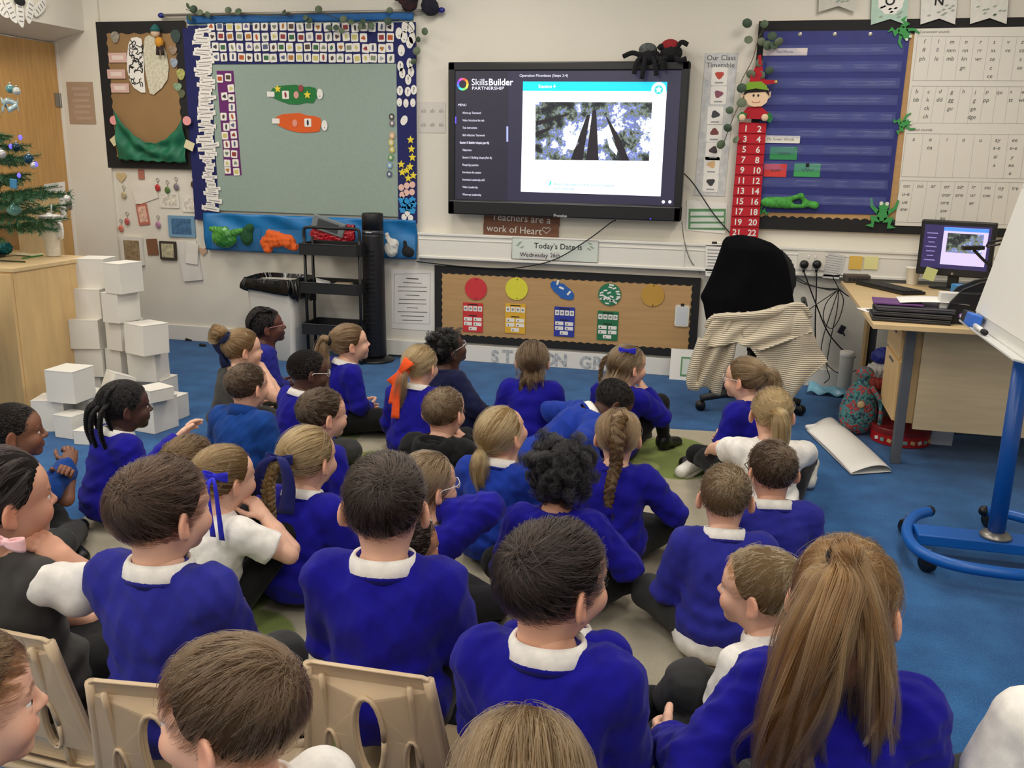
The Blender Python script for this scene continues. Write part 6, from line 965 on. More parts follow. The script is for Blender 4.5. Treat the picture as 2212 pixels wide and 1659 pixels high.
def coat_f(u, v):
    t = v*(NR-1); i = min(int(t), NR-2); t -= i; l, r, y = (np.array(rows_c[i])*(1-t)+np.array(rows_c[i+1])*t); a, b2 = px_(l, y), px_(r, y); c2 = (a+b2)/2; hw = (b2[0]-a[0])/2; th = 2*math.pi*u; dp = 0.085*min(1, (0.25+v*3))
    k = 1+0.012*math.sin(th*5+v*9)+0.02*math.sin(v*14+math.cos(th)*3)*v; return (c2[0]+hw*math.cos(th)*k, -dp*math.sin(th)*k-0.02*math.sin(th)*math.sin(6*math.cos(th)+v*5)*0.5, c2[2]-0.0*v)
m.grid(coat_f, 64, 40, 0.0); m.add([coat_f(i/64, 0) for i in range(64)], [list(range(64))]); o = m.build('coat', mat('black wool coat', (10, 10, 14), 0.95, var=0.1, bump=0.3, bscale=300, spec=0.1), None, True, (0.11, cyy, 0)); tag(o, 'black coat draped over the back of the office chair', 'coat')
cm = bpy.data.materials.new('cream knit'); cm.use_nodes = True; nt = cm.node_tree; N = nt.nodes; L = nt.links; b = N['Principled BSDF']; b.inputs['Roughness'].default_value = 0.95; b.inputs['Sheen Weight'].default_value = 0.2; tc = N.new('ShaderNodeTexCoord'); mp = N.new('ShaderNodeMapping'); mp.inputs['Rotation'].default_value = (0, 0.35, 0); L.new(tc.outputs['UV'], mp.inputs[0]); wv = N.new('ShaderNodeTexWave'); wv.bands_direction = 'Y'; wv.inputs['Scale'].default_value = 13; wv.inputs['Distortion'].default_value = 0.8; L.new(mp.outputs[0], wv.inputs[0]); cr = N.new('ShaderNodeMix'); cr.data_type = 'RGBA'; cr.inputs[6].default_value = lin((204, 190, 164)); cr.inputs[7].default_value = lin((226, 214, 190)); L.new(wv.outputs['Fac'], cr.inputs[0]); L.new(cr.outputs[2], b.inputs['Base Color']); bp = N.new('ShaderNodeBump'); bp.inputs['Distance'].default_value = 0.006; L.new(wv.outputs['Fac'], bp.inputs['Height']); L.new(bp.outputs[0], b.inputs['Normal'])
def knit_uv(o):
    uv = o.data.uv_layers.new(name='uv'); co = o.data.vertices
    for l in o.data.loops: c = co[l.vertex_index].co; uv.data[l.index].uv = (c.x*2.2, c.z*2.2)
    return o
def knit(name, rows_, parent, dyf, nu=40, nv=30):
    """draped panel: rows_ of photo pixels from top to bottom, each left to right, hung in front of the chair"""
    R_ = [np.array([px_(a, b) for a, b in r]) for r in rows_]; k = len(R_)
    def f(u, v):
        t = v*(k-1); i = min(int(t), k-2); t -= i
        def ev(r): s = u*(len(r)-1); j = min(int(s), len(r)-2); return r[j]+(r[j+1]-r[j])*(s-j)
        p = ev(R_[i])*(1-t)+ev(R_[i+1])*t; return (p[0], dyf(u, v), p[2])
    return knit_uv(MB().grid(f, nu, nv, 0.006).build(name, cm, parent, smooth=True))
cg_ = thing('cardigan', 'cream ribbed cardigan draped over the lower part of the office chair', 'cardigan', (0.11, cyy, 0))
knit('right_front', [[(1620, 670), (1680, 655), (1722, 648)], [(1600, 690), (1680, 685), (1745, 690)], [(1608, 722), (1690, 735), (1765, 740)], [(1645, 770), (1700, 780), (1784, 770)], [(1665, 812), (1700, 822), (1745, 800)], [(1690, 850), (1706, 846), (1725, 825)]], cg_, lambda u, v: -0.10-0.07*math.sin(v*2.2)-0.015*math.sin(u*9+v*3)-0.02*math.sin(v*9)*u)
knit('left_front', [[(1545, 672), (1580, 668), (1625, 668)], [(1528, 705), (1570, 700), (1610, 705)], [(1512, 750), (1550, 745), (1592, 725)], [(1498, 790), (1530, 790), (1585, 760)], [(1488, 812), (1520, 815), (1565, 800)], [(1490, 826), (1520, 818), (1556, 842)]], cg_, lambda u, v: -0.10-0.07*math.sin(v*2.0)-0.022*math.sin(u*14+v*2)-0.02*math.sin(u*5))
m = MB(); m.tube([tuple(p) for p in spline([px_(1532, 700, 0)+np.array((0, -0.11, 0)), px_(1550, 680)+np.array((0, -0.125, 0)), px_(1610, 676)+np.array((0, -0.14, 0)), px_(1670, 668)+np.array((0, -0.13, 0)), px_(1722, 656)+np.array((0, -0.11, 0)), px_(1742, 680)+np.array((0, -0.09, 0))], 6)], 0.034, 12, flat=0.7); knit_uv(m.build('shoulder_fold', cm, cg_, smooth=True))
knit('yoke', [[(1548, 676), (1620, 668), (1722, 646)], [(1534, 694), (1625, 690), (1745, 682)], [(1524, 716), (1600, 712), (1752, 706)], [(1520, 740), (1592, 728), (1640, 745)]], cg_, lambda u, v: -0.13-0.05*v-0.012*math.sin(u*16+v*4))
m = MB(); m.tube([tuple(p) for p in spline([px_(1522, 720)+np.array((0, -0.17, 0)), px_(1505, 770)+np.array((0, -0.19, 0)), px_(1498, 812)+np.array((0, -0.19, 0)), px_(1515, 818)+np.array((0, -0.18, 0))], 6)], [0.03]*18+[0.024], 10); knit_uv(m.build('sleeve', cm, cg_, smooth=True))
# flip-chart easel
es = thing('flipchart_easel', 'blue flip-chart easel with a white paper pad', 'easel', (on_z(2150, 1160, 0.105)[0], on_z(2150, 1160, 0.105)[1], 0)); eo = np.array((es.location[0], es.location[1], 0)); M_BL = mat('blue powder coat', (16, 92, 176), 0.35); M_BL2 = mat('blue pole', (10, 78, 158), 0.35)
MB().tube([(0, 0, 0.06), (0, 0, 0.80)], 0.030, 16).build('pole', M_BL2, es, smooth=True); MB().lathe([(0.055, 0.105), (0.055, 0.115), (0.035, 0.128), (0.031, 0.13)], n=24).build('collar', M_STEEL, es, smooth=True)
e0, e1 = on_z(1985, 1168, 0.09)-eo, on_z(2330, 1172, 0.09)-eo; MB().box(((e0[0]+e1[0])/2, 0.0, 0.085), (e1[0]-e0[0], 0.115, 0.04), bev=0.004).build('cross_bar', M_BL, es)
near = [on_z(a, b, 0.085)-eo for a, b in ((2008, 1104), (1975, 1116), (1959, 1145), (1972, 1178), (2010, 1203), (2070, 1222), (2140, 1234), (2212, 1242), (2300, 1240), (2350, 1225))]; MB().tube([tuple(p) for p in spline(near, 6)], 0.021, 12).build('foot_tube', M_BL, es, smooth=True); far_ = [on_z(a, b, 0.085)-eo for a, b in ((2126, 1104), (2160, 1107), (2200, 1116), (2260, 1135), (2300, 1165))]; MB().tube([tuple(p) for p in spline(far_, 6)], 0.021, 12).build('foot_tube', M_BL, es, smooth=True)
for p in (near[0], far_[0]): MB().ball(tuple(p), 0.0225, 10, 8).build('end_cap', M_PLASTIC_BK, es, smooth=True)
for a, b in ((2003, 1218), (1958, 1140), (2138, 1125)): p = on_z(a, b, 0.03)-eo; o = MB().lathe([(0.028, -0.02), (0.033, -0.014), (0.033, 0.014), (0.028, 0.02)], (p[0], p[1], 0.034), 18, R=rotm(0, math.pi/2, 0.5)).build('caster', M_PLASTIC_BK, es, smooth=True); MB().tube([(p[0], p[1], 0.035), (p[0], p[1], 0.085)], 0.008, 8).build('caster_stem', M_STEEL, o)
Ab = on_y(2105, 700, es.location[1]+0.22); Bb = on_z(2212, 775, Ab[2]); d = nrm3 = (Bb-Ab)/np.linalg.norm(Bb-Ab); nb3 = np.array((-d[1], d[0], 0.0)); nb3 = nb3 if nb3[1] > 0 else -nb3; upb = np.array((0, 0, 1.0))*math.cos(0.21)+nb3*math.sin(0.21)
Lb = 0.72; Hb = 0.98; Rb_ = Matrix((d, np.cross(upb, d), upb)).transposed(); Cb = Ab+d*Lb/2+upb*Hb/2
MB().box(tuple(Cb-eo), (Lb, 0.02, Hb), Rb_, 0.003).build('board', mat('white board', (228, 226, 220), 0.4), es); MB().box(tuple(Cb-eo-np.cross(upb, d)*0.016+upb*0.02), (Lb*0.94, 0.008, Hb*0.94), Rb_, 0.001).build('paper_pad', mat('flip paper', (226, 224, 218), 0.75), es); MB().box(tuple(Ab+d*0.36-eo-np.cross(upb, d)*0.035+upb*0.0), (Lb, 0.045, 0.008), Rb_, 0.002).build('pen_tray', mat('tray grey', (206, 206, 202), 0.4), es)
MB().box(tuple(Cb-eo-np.cross(upb, d)*0.021+upb*0.20), (Lb*0.93, 0.001, 0.35), Rb_).build('paper_fold', mat('flip paper top', (220, 218, 212), 0.75), es)
tq = -np.cross(upb, d)
er = thing('board_eraser', 'blue and black board eraser on the flip-chart tray', 'eraser', tuple(Ab+d*0.07+tq*0.045+upb*0.027)); MB().box((0, 0, 0), (0.075, 0.04, 0.042), Rb_, 0.004).build('felt', M_BLACK, er); MB().box(tuple(d*0.062), (0.07, 0.043, 0.045), Rb_, 0.004).build('grip', mat('eraser blue', (46, 104, 200), 0.5), er)
o = MB().tube([(0, 0, 0), tuple(d*0.11)], 0.009, 10).build('marker_pen', mat('white plastic', (230, 228, 222), 0.3), None, True, tuple(Ab+d*0.20+tq*0.05+upb*0.016)); tag(o, 'white marker pen with black cap on the flip-chart tray', 'pen'); MB().tube([tuple(d*0.11), tuple(d*0.14)], 0.010, 10).build('cap', M_INKD, o, smooth=True)
o = MB().tube([(0, 0, 0), tuple(-d*0.03)], 0.009, 10).build('marker_pen', mat('purple plastic', (140, 90, 190), 0.3), None, True, tuple(Ab+d*0.01+tq*0.05+upb*0.016)); tag(o, 'purple-capped marker pen at the corner of the flip-chart tray', 'pen'); MB().ball((0, 0, 0), 0.011, 8, 6).build('end_cap', M_WHITE, o, smooth=True)
# children's chairs
M_CHAIR = mat('beige plastic chair', (204, 180, 146), 0.42, var=0.04, bump=0.05, bscale=300)
def plate(outer, holes, th):
    cu = bpy.data.curves.new('c', 'CURVE'); cu.dimensions = '2D'; cu.fill_mode = 'BOTH'; cu.extrude = th/2; cu.bevel_depth = th*0.3; cu.bevel_resolution = 1
    for P in [outer]+holes:
        s = cu.splines.new('POLY'); s.points.add(len(P)-1); s.use_cyclic_u = True
        for i, p in enumerate(P): s.points[i].co = (p[0], p[1], 0, 1)
    o = bpy.data.objects.new('c', cu); COL.objects.link(o); me = bpy.data.meshes.new_from_object(o); bpy.data.objects.remove(o); bpy.data.curves.remove(cu); return me
def round_poly(P, r=0.02, n=4):
    out = []
    for i in range(len(P)):
        p, a, b = Vector(P[i]), Vector(P[i-1]), Vector(P[(i+1) % len(P)]); rr = min(r, (a-p).length*0.45, (b-p).length*0.45); s = p+(a-p).normalized()*rr; e_ = p+(b-p).normalized()*rr
        for k in range(n+1): t = k/n; out.append(tuple(s*(1-t)**2+p*2*t*(1-t)+e_*t*t))
    return out
BACK = None
def kid_chair(x, y, rz, label, seat=0.255):
    """seat faces +y, backrest at -y"""
    global BACK
    o = thing('school_chair', label, 'chair', (x, y, 0), rz, 'beige school chairs')
    if BACK is None:
        oc_ = round_poly([(-0.155, 0), (0.155, 0), (0.118, 0.30), (-0.118, 0.30)], 0.03); h0 = ring_poly(0, 0.155, 0.030, 0.085, 20); h0 = [(a*(0.72+0.9*(b-0.07)), b) for a, b in h0]; hs = [[(sx*0.078+a*(0.7+1.2*(0.15-b)), b) for a, b in ring_poly(0, 0.10, 0.017, 0.052, 14)] for sx in (-1, 1)]
        BACK = plate(oc_, [h0]+hs, 0.007); BACK.materials.append(M_CHAIR)
        for v in BACK.vertices: a, b, c = v.co; v.co = (a, -0.17-b*0.16+a*a*1.2-c, seat+0.02+b)
        BACK.polygons.foreach_set('use_smooth', [False]*len(BACK.polygons))
    link('backrest', BACK, o)
    for sx in (-1, 1):
        q = [(sx*0.150+sx*0.004, -0.165, seat+0.01), (sx*0.135, -0.18, seat+0.10), (sx*0.112, -0.215, seat+0.31)]; MB().tube([tuple(p) for p in spline([(a, b+a*a*1.2, c) for a, b, c in q], 5)], 0.011, 8).build('side_rib', M_CHAIR, o, smooth=True)
        q = [(sx*0.092, -0.172, seat+0.02), (sx*0.085, -0.19, seat+0.15), (sx*0.082, -0.222, seat+0.30)]; MB().tube([tuple(p) for p in spline([(a, b+a*a*1.2, c) for a, b, c in q], 5)], 0.006, 6).build('back_rib', M_CHAIR, o, smooth=True)
    h0 = ring_poly(0, 0.155, 0.036, 0.092, 20); MB().tube([(a*(0.72+0.9*(b-0.07)), -0.17-b*0.16-0.006, seat+0.02+b) for a, b in h0+h0[:1]], 0.005, 6).build('slot_rim', M_CHAIR, o, smooth=True)
    for sx in (-1, 1): h1 = [(sx*0.078+a*(0.7+1.2*(0.15-b)), b) for a, b in ring_poly(0, 0.10, 0.021, 0.058, 14)]; MB().tube([(a, -0.17-b*0.16+a*a*1.2-0.006, seat+0.02+b) for a, b in h1+h1[:1]], 0.004, 6).build('slot_rim', M_CHAIR, o, smooth=True)
    MB().grid(lambda u, v: ((u-0.5)*0.31, -0.17+0.32*v, seat-0.012*math.sin(math.pi*u)*math.sin(math.pi*v)-0.02*max(0, v-0.8)/0.2+0.02*max(0, 0.12-v)/0.12), 16, 16, 0.008).build('seat', M_CHAIR, o, smooth=True)
    for sx in (-1, 1):
        for sy, dy in ((-1, -0.15), (1, 0.12)): MB().tube([tuple(p) for p in spline([(sx*0.12, dy*0.9, seat-0.012), (sx*0.15, dy, seat-0.03), (sx*0.165, dy*1.25, 0.0)], 5)], 0.014, 10).build('leg', M_CHAIR, o, smooth=True)
        MB().tube([(sx*0.145, -0.15, seat-0.02), (sx*0.145, 0.12, seat-0.02)], 0.012, 8).build('side_rail', M_CHAIR, o, smooth=True)
    MB().tube([(-0.14, -0.155, seat-0.02), (0.14, -0.155, seat-0.02)], 0.011, 8).build('rear_rail', M_CHAIR, o, smooth=True)
kid_chair(-0.585, -4.655, 0.02, 'beige school chair under the boy in the middle'); kid_chair(-0.935, -4.80, 0.12, 'beige school chair under the boy with the brown bowl cut'); kid_chair(-1.285, -4.715, -0.05, 'beige school chair under the girl in the grey pinafore'); kid_chair(-0.235, -4.88, -0.05, 'beige school chair hidden under the dark-haired boy turned to the side')

# ---------------------------------------------------------------- people: smooth bodies grown from limbs, clothes and hair over them
def nrm(v): v = np.asarray(v, float); return v/(np.linalg.norm(v)+1e-9)
def R3(yaw=0, pitch=0, roll=0):
    """yaw turns to the left seen from above, pitch raises the face, roll tips the head to its right"""
    return np.array(Matrix.Rotation(math.radians(yaw), 3, 'Z') @ Matrix.Rotation(math.radians(pitch), 3, 'X') @ Matrix.Rotation(math.radians(roll), 3, 'Y'))
# --- head template: ears to the sides (x), face to +y, origin between the ears
def head_template():
    v = Vol((-0.10, -0.115, -0.20), (0.10, 0.125, 0.125), 0.0036)
    v.ell((0, -0.006, 0.030), (0.070, 0.089, 0.074), k=0.02)
    v.ell((0, 0.026, -0.040), (0.052, 0.056, 0.046), k=0.03)
    v.ell((0, 0.046, 0.030), (0.058, 0.042, 0.045), k=0.02)
    v.ell((0, 0.058, -0.042), (0.034, 0.030, 0.032), k=0.02); v.ell((0, 0.066, -0.076), (0.019, 0.018, 0.014), k=0.018)
    for sx in (-1, 1):
        v.ell((sx*0.034, 0.060, -0.026), (0.024, 0.024, 0.024), k=0.018)
        v.ell((sx*0.030, 0.092, 0.005), (0.017, 0.011, 0.010), k=0.010, sub=True)
        v.cap((sx*0.016, 0.0855, 0.017), (sx*0.042, 0.076, 0.018), 0.006, 0.005, k=0.008)
        v.ell((sx*0.030, 0.0755, 0.0100), (0.0145, 0.0095, 0.0065), k=0.004); v.ell((sx*0.030, 0.0755, -0.0045), (0.0135, 0.0085, 0.0050), k=0.004)
    v.cap((0, 0.084, 0.012), (0, 0.098, -0.018), 0.006, 0.0085, k=0.010); v.ell((0, 0.099, -0.020), (0.0105, 0.009, 0.008), k=0.006)
    for sx in (-1, 1): v.ell((sx*0.010, 0.091, -0.023), (0.006, 0.007, 0.006), k=0.005)
    v.ell((0, 0.0885, -0.0455), (0.017, 0.007, 0.0045), k=0.004); v.ell((0, 0.0870, -0.0545), (0.014, 0.007, 0.005), k=0.004)
    v.cap((-0.016, 0.0945, -0.0498), (0.016, 0.0945, -0.0498), 0.0022, k=0.003, sub=True)
    v.cap((0, -0.012, -0.03), (0, -0.028, -0.19), 0.042, 0.044, k=0.03)
    for sx in (-1, 1):
        R = np.array(Matrix.Rotation(sx*math.radians(28), 3, 'Z') @ Matrix.Rotation(math.radians(-12), 3, 'X'))
        v.ell((sx*0.076, -0.012, -0.004), (0.0075, 0.018, 0.027), R, k=0.008)
        v.ell((sx*0.083, -0.007, 0.000), (0.005, 0.011, 0.017), R, k=0.006, sub=True)
        v.ell((sx*0.073, -0.004, -0.026), (0.005, 0.009, 0.010), R, k=0.006)
    V, Q = v.net()
    T = np.ones((len(V), 4), np.float32)
    def blob(c, r, col):
        d = np.sqrt((((V-np.array(c))/np.array(r))**2).sum(1)); k = np.clip(1.6-d*1.6, 0, 1)[:, None]*0.9
        T[:, :3] = T[:, :3]*(1-k)+np.array(col)*k
    blob((0, 0.092, -0.050), (0.019, 0.014, 0.011), (0.86, 0.52, 0.50))
    for sx in (-1, 1):
        blob((sx*0.042, 0.075, -0.026), (0.026, 0.025, 0.022), (1.0, 0.84, 0.80)); blob((sx*0.083, -0.008, 0), (0.02, 0.03, 0.04), (1.0, 0.80, 0.74))
        for q in range(5):
            t = q/4; blob((sx*(0.016+0.028*t), 0.088-0.010*t*t, 0.020+0.004*math.sin(t*3)), (0.008, 0.010, 0.0042), (0.30, 0.24, 0.20))
    blob((0, 0.104, -0.020), (0.014, 0.014, 0.011), (1.0, 0.82, 0.78))
    return V, Q, T
HEAD_V, HEAD_Q, HEAD_T = head_template()
# --- hand templates: wrist at origin, fingers along +y, palm faces -z, thumb to -x (right hand); forearm back along -y
def hand_template(curl, spread=1.0, thumb=0.3):
    v = Vol((-0.07, -0.175, -0.09), (0.06, 0.14, 0.045), 0.0030)
    v.cap((0, -0.135, 0), (0, -0.06, 0), 0.029, 0.0245, k=0.01); v.cap((0, -0.06, 0), (0, 0.0, 0), 0.0245, 0.0195, k=0.01)
    v.ell((0, 0.004, 0), (0.021, 0.02, 0.0155), k=0.01)
    v.ell((0.001, 0.032, 0), (0.027, 0.032, 0.0125), k=0.012); v.ell((-0.018, 0.022, -0.004), (0.013, 0.024, 0.012), k=0.01)
    for i, (x, y0, L) in enumerate(((-0.0195, 0.056, 0.045), (-0.0065, 0.060, 0.050), (0.0070, 0.058, 0.046), (0.0195, 0.051, 0.036))):
        p = np.array((x, y0, 0.001)); ang = 0.0; sp = (i-1.5)*0.10*spread; r = 0.0078-0.0006*(i == 3)
        for j, fr in enumerate((0.42, 0.32, 0.26)):
            ang += curl*(0.55, 0.75, 0.5)[j]; q = p+L*fr*np.array((math.sin(sp)*math.cos(ang), math.cos(sp)*math.cos(ang), -math.sin(ang)))
            v.cap(p, q, r, r-0.0006, k=0.0022); p = q; r -= 0.0006
    p = np.array((-0.020, 0.012, -0.004))
    for d, L, r in (((-0.75, 0.62, -0.25), 0.026, 0.0095), ((-0.75+thumb, 0.8, -0.35), 0.022, 0.0082), ((-0.5+thumb, 0.85, -0.35), 0.017, 0.0074)):
        q = p+np.array(nrm(d))*L; v.cap(p, q, r, r-0.0007, k=0.003); p = q
    return v.net()
HANDS = {'relaxed': hand_template(0.45), 'curled': hand_template(1.05, 0.5, 0.5), 'flat': hand_template(0.15, 0.8, 0.2)}
# --- hair strands
HC = np.array((0, -0.006, 0.030)); HR = np.array((0.0725, 0.0915, 0.0765))
_PH = np.radians((0, 30, 52, 68, 80, 98, 112, 135, 180)); _ZT = np.array((0.066, 0.062, 0.046, 0.012, 0.004, 0.018, -0.026, -0.058, -0.074))
def hairline(p, low=0.0):
    ph = np.arctan2(np.abs(p[..., 0]), p[..., 1]); return p[..., 2]-np.interp(ph, _PH, _ZT-low*(_PH > 1.5))
def roots(n, low=0.0, g=None):
    g = g or RNG; v = g.normal(size=(n*4, 3)); v /= np.linalg.norm(v, axis=1)[:, None]; p = HC+v*HR; return p[hairline(p, low) > 0][:n]
def march(p, target, L, seg, lift0, lift1, away=False, swirl=0.0, g=None, wob=0.0, down=0.0):
    g = g or RNG; P = [p*1.0]; Lv = np.broadcast_to(np.asarray(L, float), (len(p),))[:, None]; w = g.normal(size=(len(p), 3))*wob
    for s in range(seg):
        n = (p-HC)/HR**2; n /= np.linalg.norm(n, axis=1)[:, None]; d = (target-p)*(-1 if away else 1)+w; d /= np.linalg.norm(d, axis=1)[:, None]+1e-9
        d = d+swirl*np.cross(n, d); d[:, 2] -= down*s/seg; d -= (d*n).sum(1)[:, None]*n; d /= np.linalg.norm(d, axis=1)[:, None]+1e-9
        if not away:
            rem = np.linalg.norm(target-p, axis=1)[:, None]; st = np.minimum(Lv/seg, rem/(seg-s)*1.25)
        else: st = Lv/seg
        p = p+d*st; q = (p-HC)/HR; lf = lift0+(lift1-lift0)*(s+1)/seg; p = HC+q/np.linalg.norm(q, axis=1)[:, None]*HR*(1+lf); P.append(p)
    return np.stack(P, 1)
def clump(G, n, rad, tip=0.4, g=None):
    g = g or RNG; m = len(G); i = g.integers(0, m, n); o = g.normal(size=(n, 1, 3))*rad; t = np.linspace(1, tip, G.shape[1])[None, :, None]
    return G[i]+o*t
def resample(path, n):
    P = np.array(spline(path, 10)); s = np.concatenate([[0], np.cumsum(np.linalg.norm(np.diff(P, axis=0), axis=1))]); u = np.linspace(0, s[-1], n)
    return np.stack([np.interp(u, s, P[:, k]) for k in range(3)], 1)
def tail(path, rad, n, seg=12, g=None, frizz=0.0, start=0.0):
    g = g or RNG; C = resample(path, seg); th = g.uniform(0, 6.28, n); rr = np.sqrt(g.uniform(0, 1, n)); rad = np.interp(np.linspace(0, 1, seg), np.linspace(0, 1, len(rad)), rad)
    T = np.gradient(C, axis=0); T /= np.linalg.norm(T, axis=1)[:, None]+1e-9; U = np.cross(T, (0.31, 0.9, 0.2)); U /= np.linalg.norm(U, axis=1)[:, None]; W = np.cross(T, U)
    off = (U[None]*(np.cos(th)*rr)[:, None, None]+W[None]*(np.sin(th)*rr)[:, None, None])*rad[None, :, None]
    P = C[None]+off; ph = g.uniform(0, 6.28, (n, 1)); fr = g.uniform(2, 6, (n, 1)); u = np.linspace(0, 1, seg)[None]
    if frizz: P += (np.sin(ph+u*fr)*frizz*u)[..., None]*g.normal(size=(n, 1, 3))
    return P
HAIRMATS = {}
def hair_mat(rgb):
    if rgb in HAIRMATS: return HAIRMATS[rgb]
    m = bpy.data.materials.new('hair strands'); m.use_nodes = True; nt = m.node_tree; N = nt.nodes; N.remove(N['Principled BSDF'])
    b = N.new('ShaderNodeBsdfHairPrincipled'); b.model = 'CHIANG'; b.parametrization = 'COLOR'; hi = N.new('ShaderNodeHairInfo')
    mx = N.new('ShaderNodeMix'); mx.data_type = 'RGBA'; c = lin(rgb); mx.inputs[6].default_value = tuple(v*0.26 for v in c[:3])+(1,); mx.inputs[7].default_value = tuple(min(1, v*0.95) for v in c[:3])+(1,)
    nt.links.new(hi.outputs['Random'], mx.inputs[0]); nt.links.new(mx.outputs[2], b.inputs['Color'])
    b.inputs['Roughness'].default_value = 0.27; b.inputs['Radial Roughness'].default_value = 0.38; b.inputs['Random Roughness'].default_value = 0.2
    nt.links.new(b.outputs[0], N['Material Output'].inputs[0])
    s = bpy.data.materials.new('hair mass'); s.use_nodes = True; t = s.node_tree; q = t.nodes['Principled BSDF']; nz = t.nodes.new('ShaderNodeTexNoise'); nz.inputs['Scale'].default_value = 40
    m2 = t.nodes.new('ShaderNodeMix'); m2.data_type = 'RGBA'; m2.inputs[6].default_value = tuple(v*0.25 for v in c[:3])+(1,); m2.inputs[7].default_value = tuple(v*0.5 for v in c[:3])+(1,)
    t.links.new(nz.outputs[0], m2.inputs[0]); t.links.new(m2.outputs[2], q.inputs['Base Color']); q.inputs['Roughness'].default_value = 0.8; q.inputs['Specular IOR Level'].default_value = 0.15
    HAIRMATS[rgb] = (m, s); return m, s
def curves(name, S, rad, mt, parent):
    """S: list of (n,k,3) arrays of strands"""
    hc = bpy.data.hair_curves.new(name); sz = []; pos = []; rr = []
    for A in S:
        n, k = A.shape[:2]; sz += [k]*n; pos.append(A.reshape(-1, 3)); rr.append(np.tile(np.linspace(1, 0.45, k), n)*rad)
    hc.add_curves(sz); hc.attributes['position'].data.foreach_set('vector', np.concatenate(pos).astype(np.float32).ravel())
    at = hc.attributes.get('radius') or hc.attributes.new('radius', 'FLOAT', 'POINT'); at.data.foreach_set('value', np.concatenate(rr).astype(np.float32))
    hc.materials.append(mt); o = bpy.data.objects.new(name, hc); COL.objects.link(o); o.parent = parent; return o
SKIN = {}
def skin_mat(rgb):
    if rgb in SKIN: return SKIN[rgb]
    m = bpy.data.materials.new('skin'); m.use_nodes = True; nt = m.node_tree; b = nt.nodes['Principled BSDF']; a = nt.nodes.new('ShaderNodeAttribute'); a.attribute_name = 'tint'
    mx = nt.nodes.new('ShaderNodeMix'); mx.data_type = 'RGBA'; mx.blend_type = 'MULTIPLY'; mx.inputs[0].default_value = 1.0; mx.inputs[6].default_value = lin(rgb)
    nt.links.new(a.outputs['Color'], mx.inputs[7]); nt.links.new(mx.outputs[2], b.inputs['Base Color']); b.inputs['Roughness'].default_value = 0.52
    b.inputs['Subsurface Weight'].default_value = 0.08; b.inputs['Subsurface Radius'].default_value = (0.012, 0.005, 0.003); b.inputs['Subsurface Scale'].default_value = 0.6
    SKIN[rgb] = m; return m
def ik(a, t, l1, l2, pole):
    a = np.array(a, float); t = np.array(t, float); d = t-a; L = np.linalg.norm(d)
    if L > (l1+l2)*0.995: t = a+d/L*(l1+l2)*0.995; d = t-a; L = np.linalg.norm(d)
    u = d/L; x = (l1*l1-l2*l2+L*L)/(2*L); h = math.sqrt(max(l1*l1-x*x, 1e-6)); q = np.array(pole, float); q = nrm(q-u*(q@u)); return a+u*x+q*h, t
def ring(c, R, prof, n=28, sx=1.0, sy=1.0):
    """closed band around c: prof of (radius, height)"""
    k = len(prof); V = []; Q = []
    for r, z in prof:
        for i in range(n):
            a = 2*math.pi*i/n; V.append(c+R@np.array((r*sx*math.cos(a), r*sy*math.sin(a), z)))
    for j in range(k):
        for i in range(n): Q.append((j*n+i, j*n+(i+1) % n, ((j+1) % k)*n+(i+1) % n, ((j+1) % k)*n+i))
    return V, Q
EYE = None
def eye_mesh():
    global EYE
    if EYE: return EYE
    b = MB().ball((0, 0, 0), 0.0118, 16, 12, R=Matrix.Rotation(-math.pi/2, 3, 'X'))
    me = bpy.data.meshes.new('eye'); me.from_pydata(b.v, [], b.f)
    for q in (mat('eye white', (232, 228, 222), 0.15), mat('iris', (62, 42, 28), 0.15), mat('pupil', (8, 8, 8), 0.1)): me.materials.append(q)
    for p in me.polygons:
        c = p.center; r = math.hypot(c.x, c.z); p.use_smooth = True
        if c.y > 0: p.material_index = 2 if r < 0.0030 else 1 if r < 0.0070 else 0
    EYE = me; return me
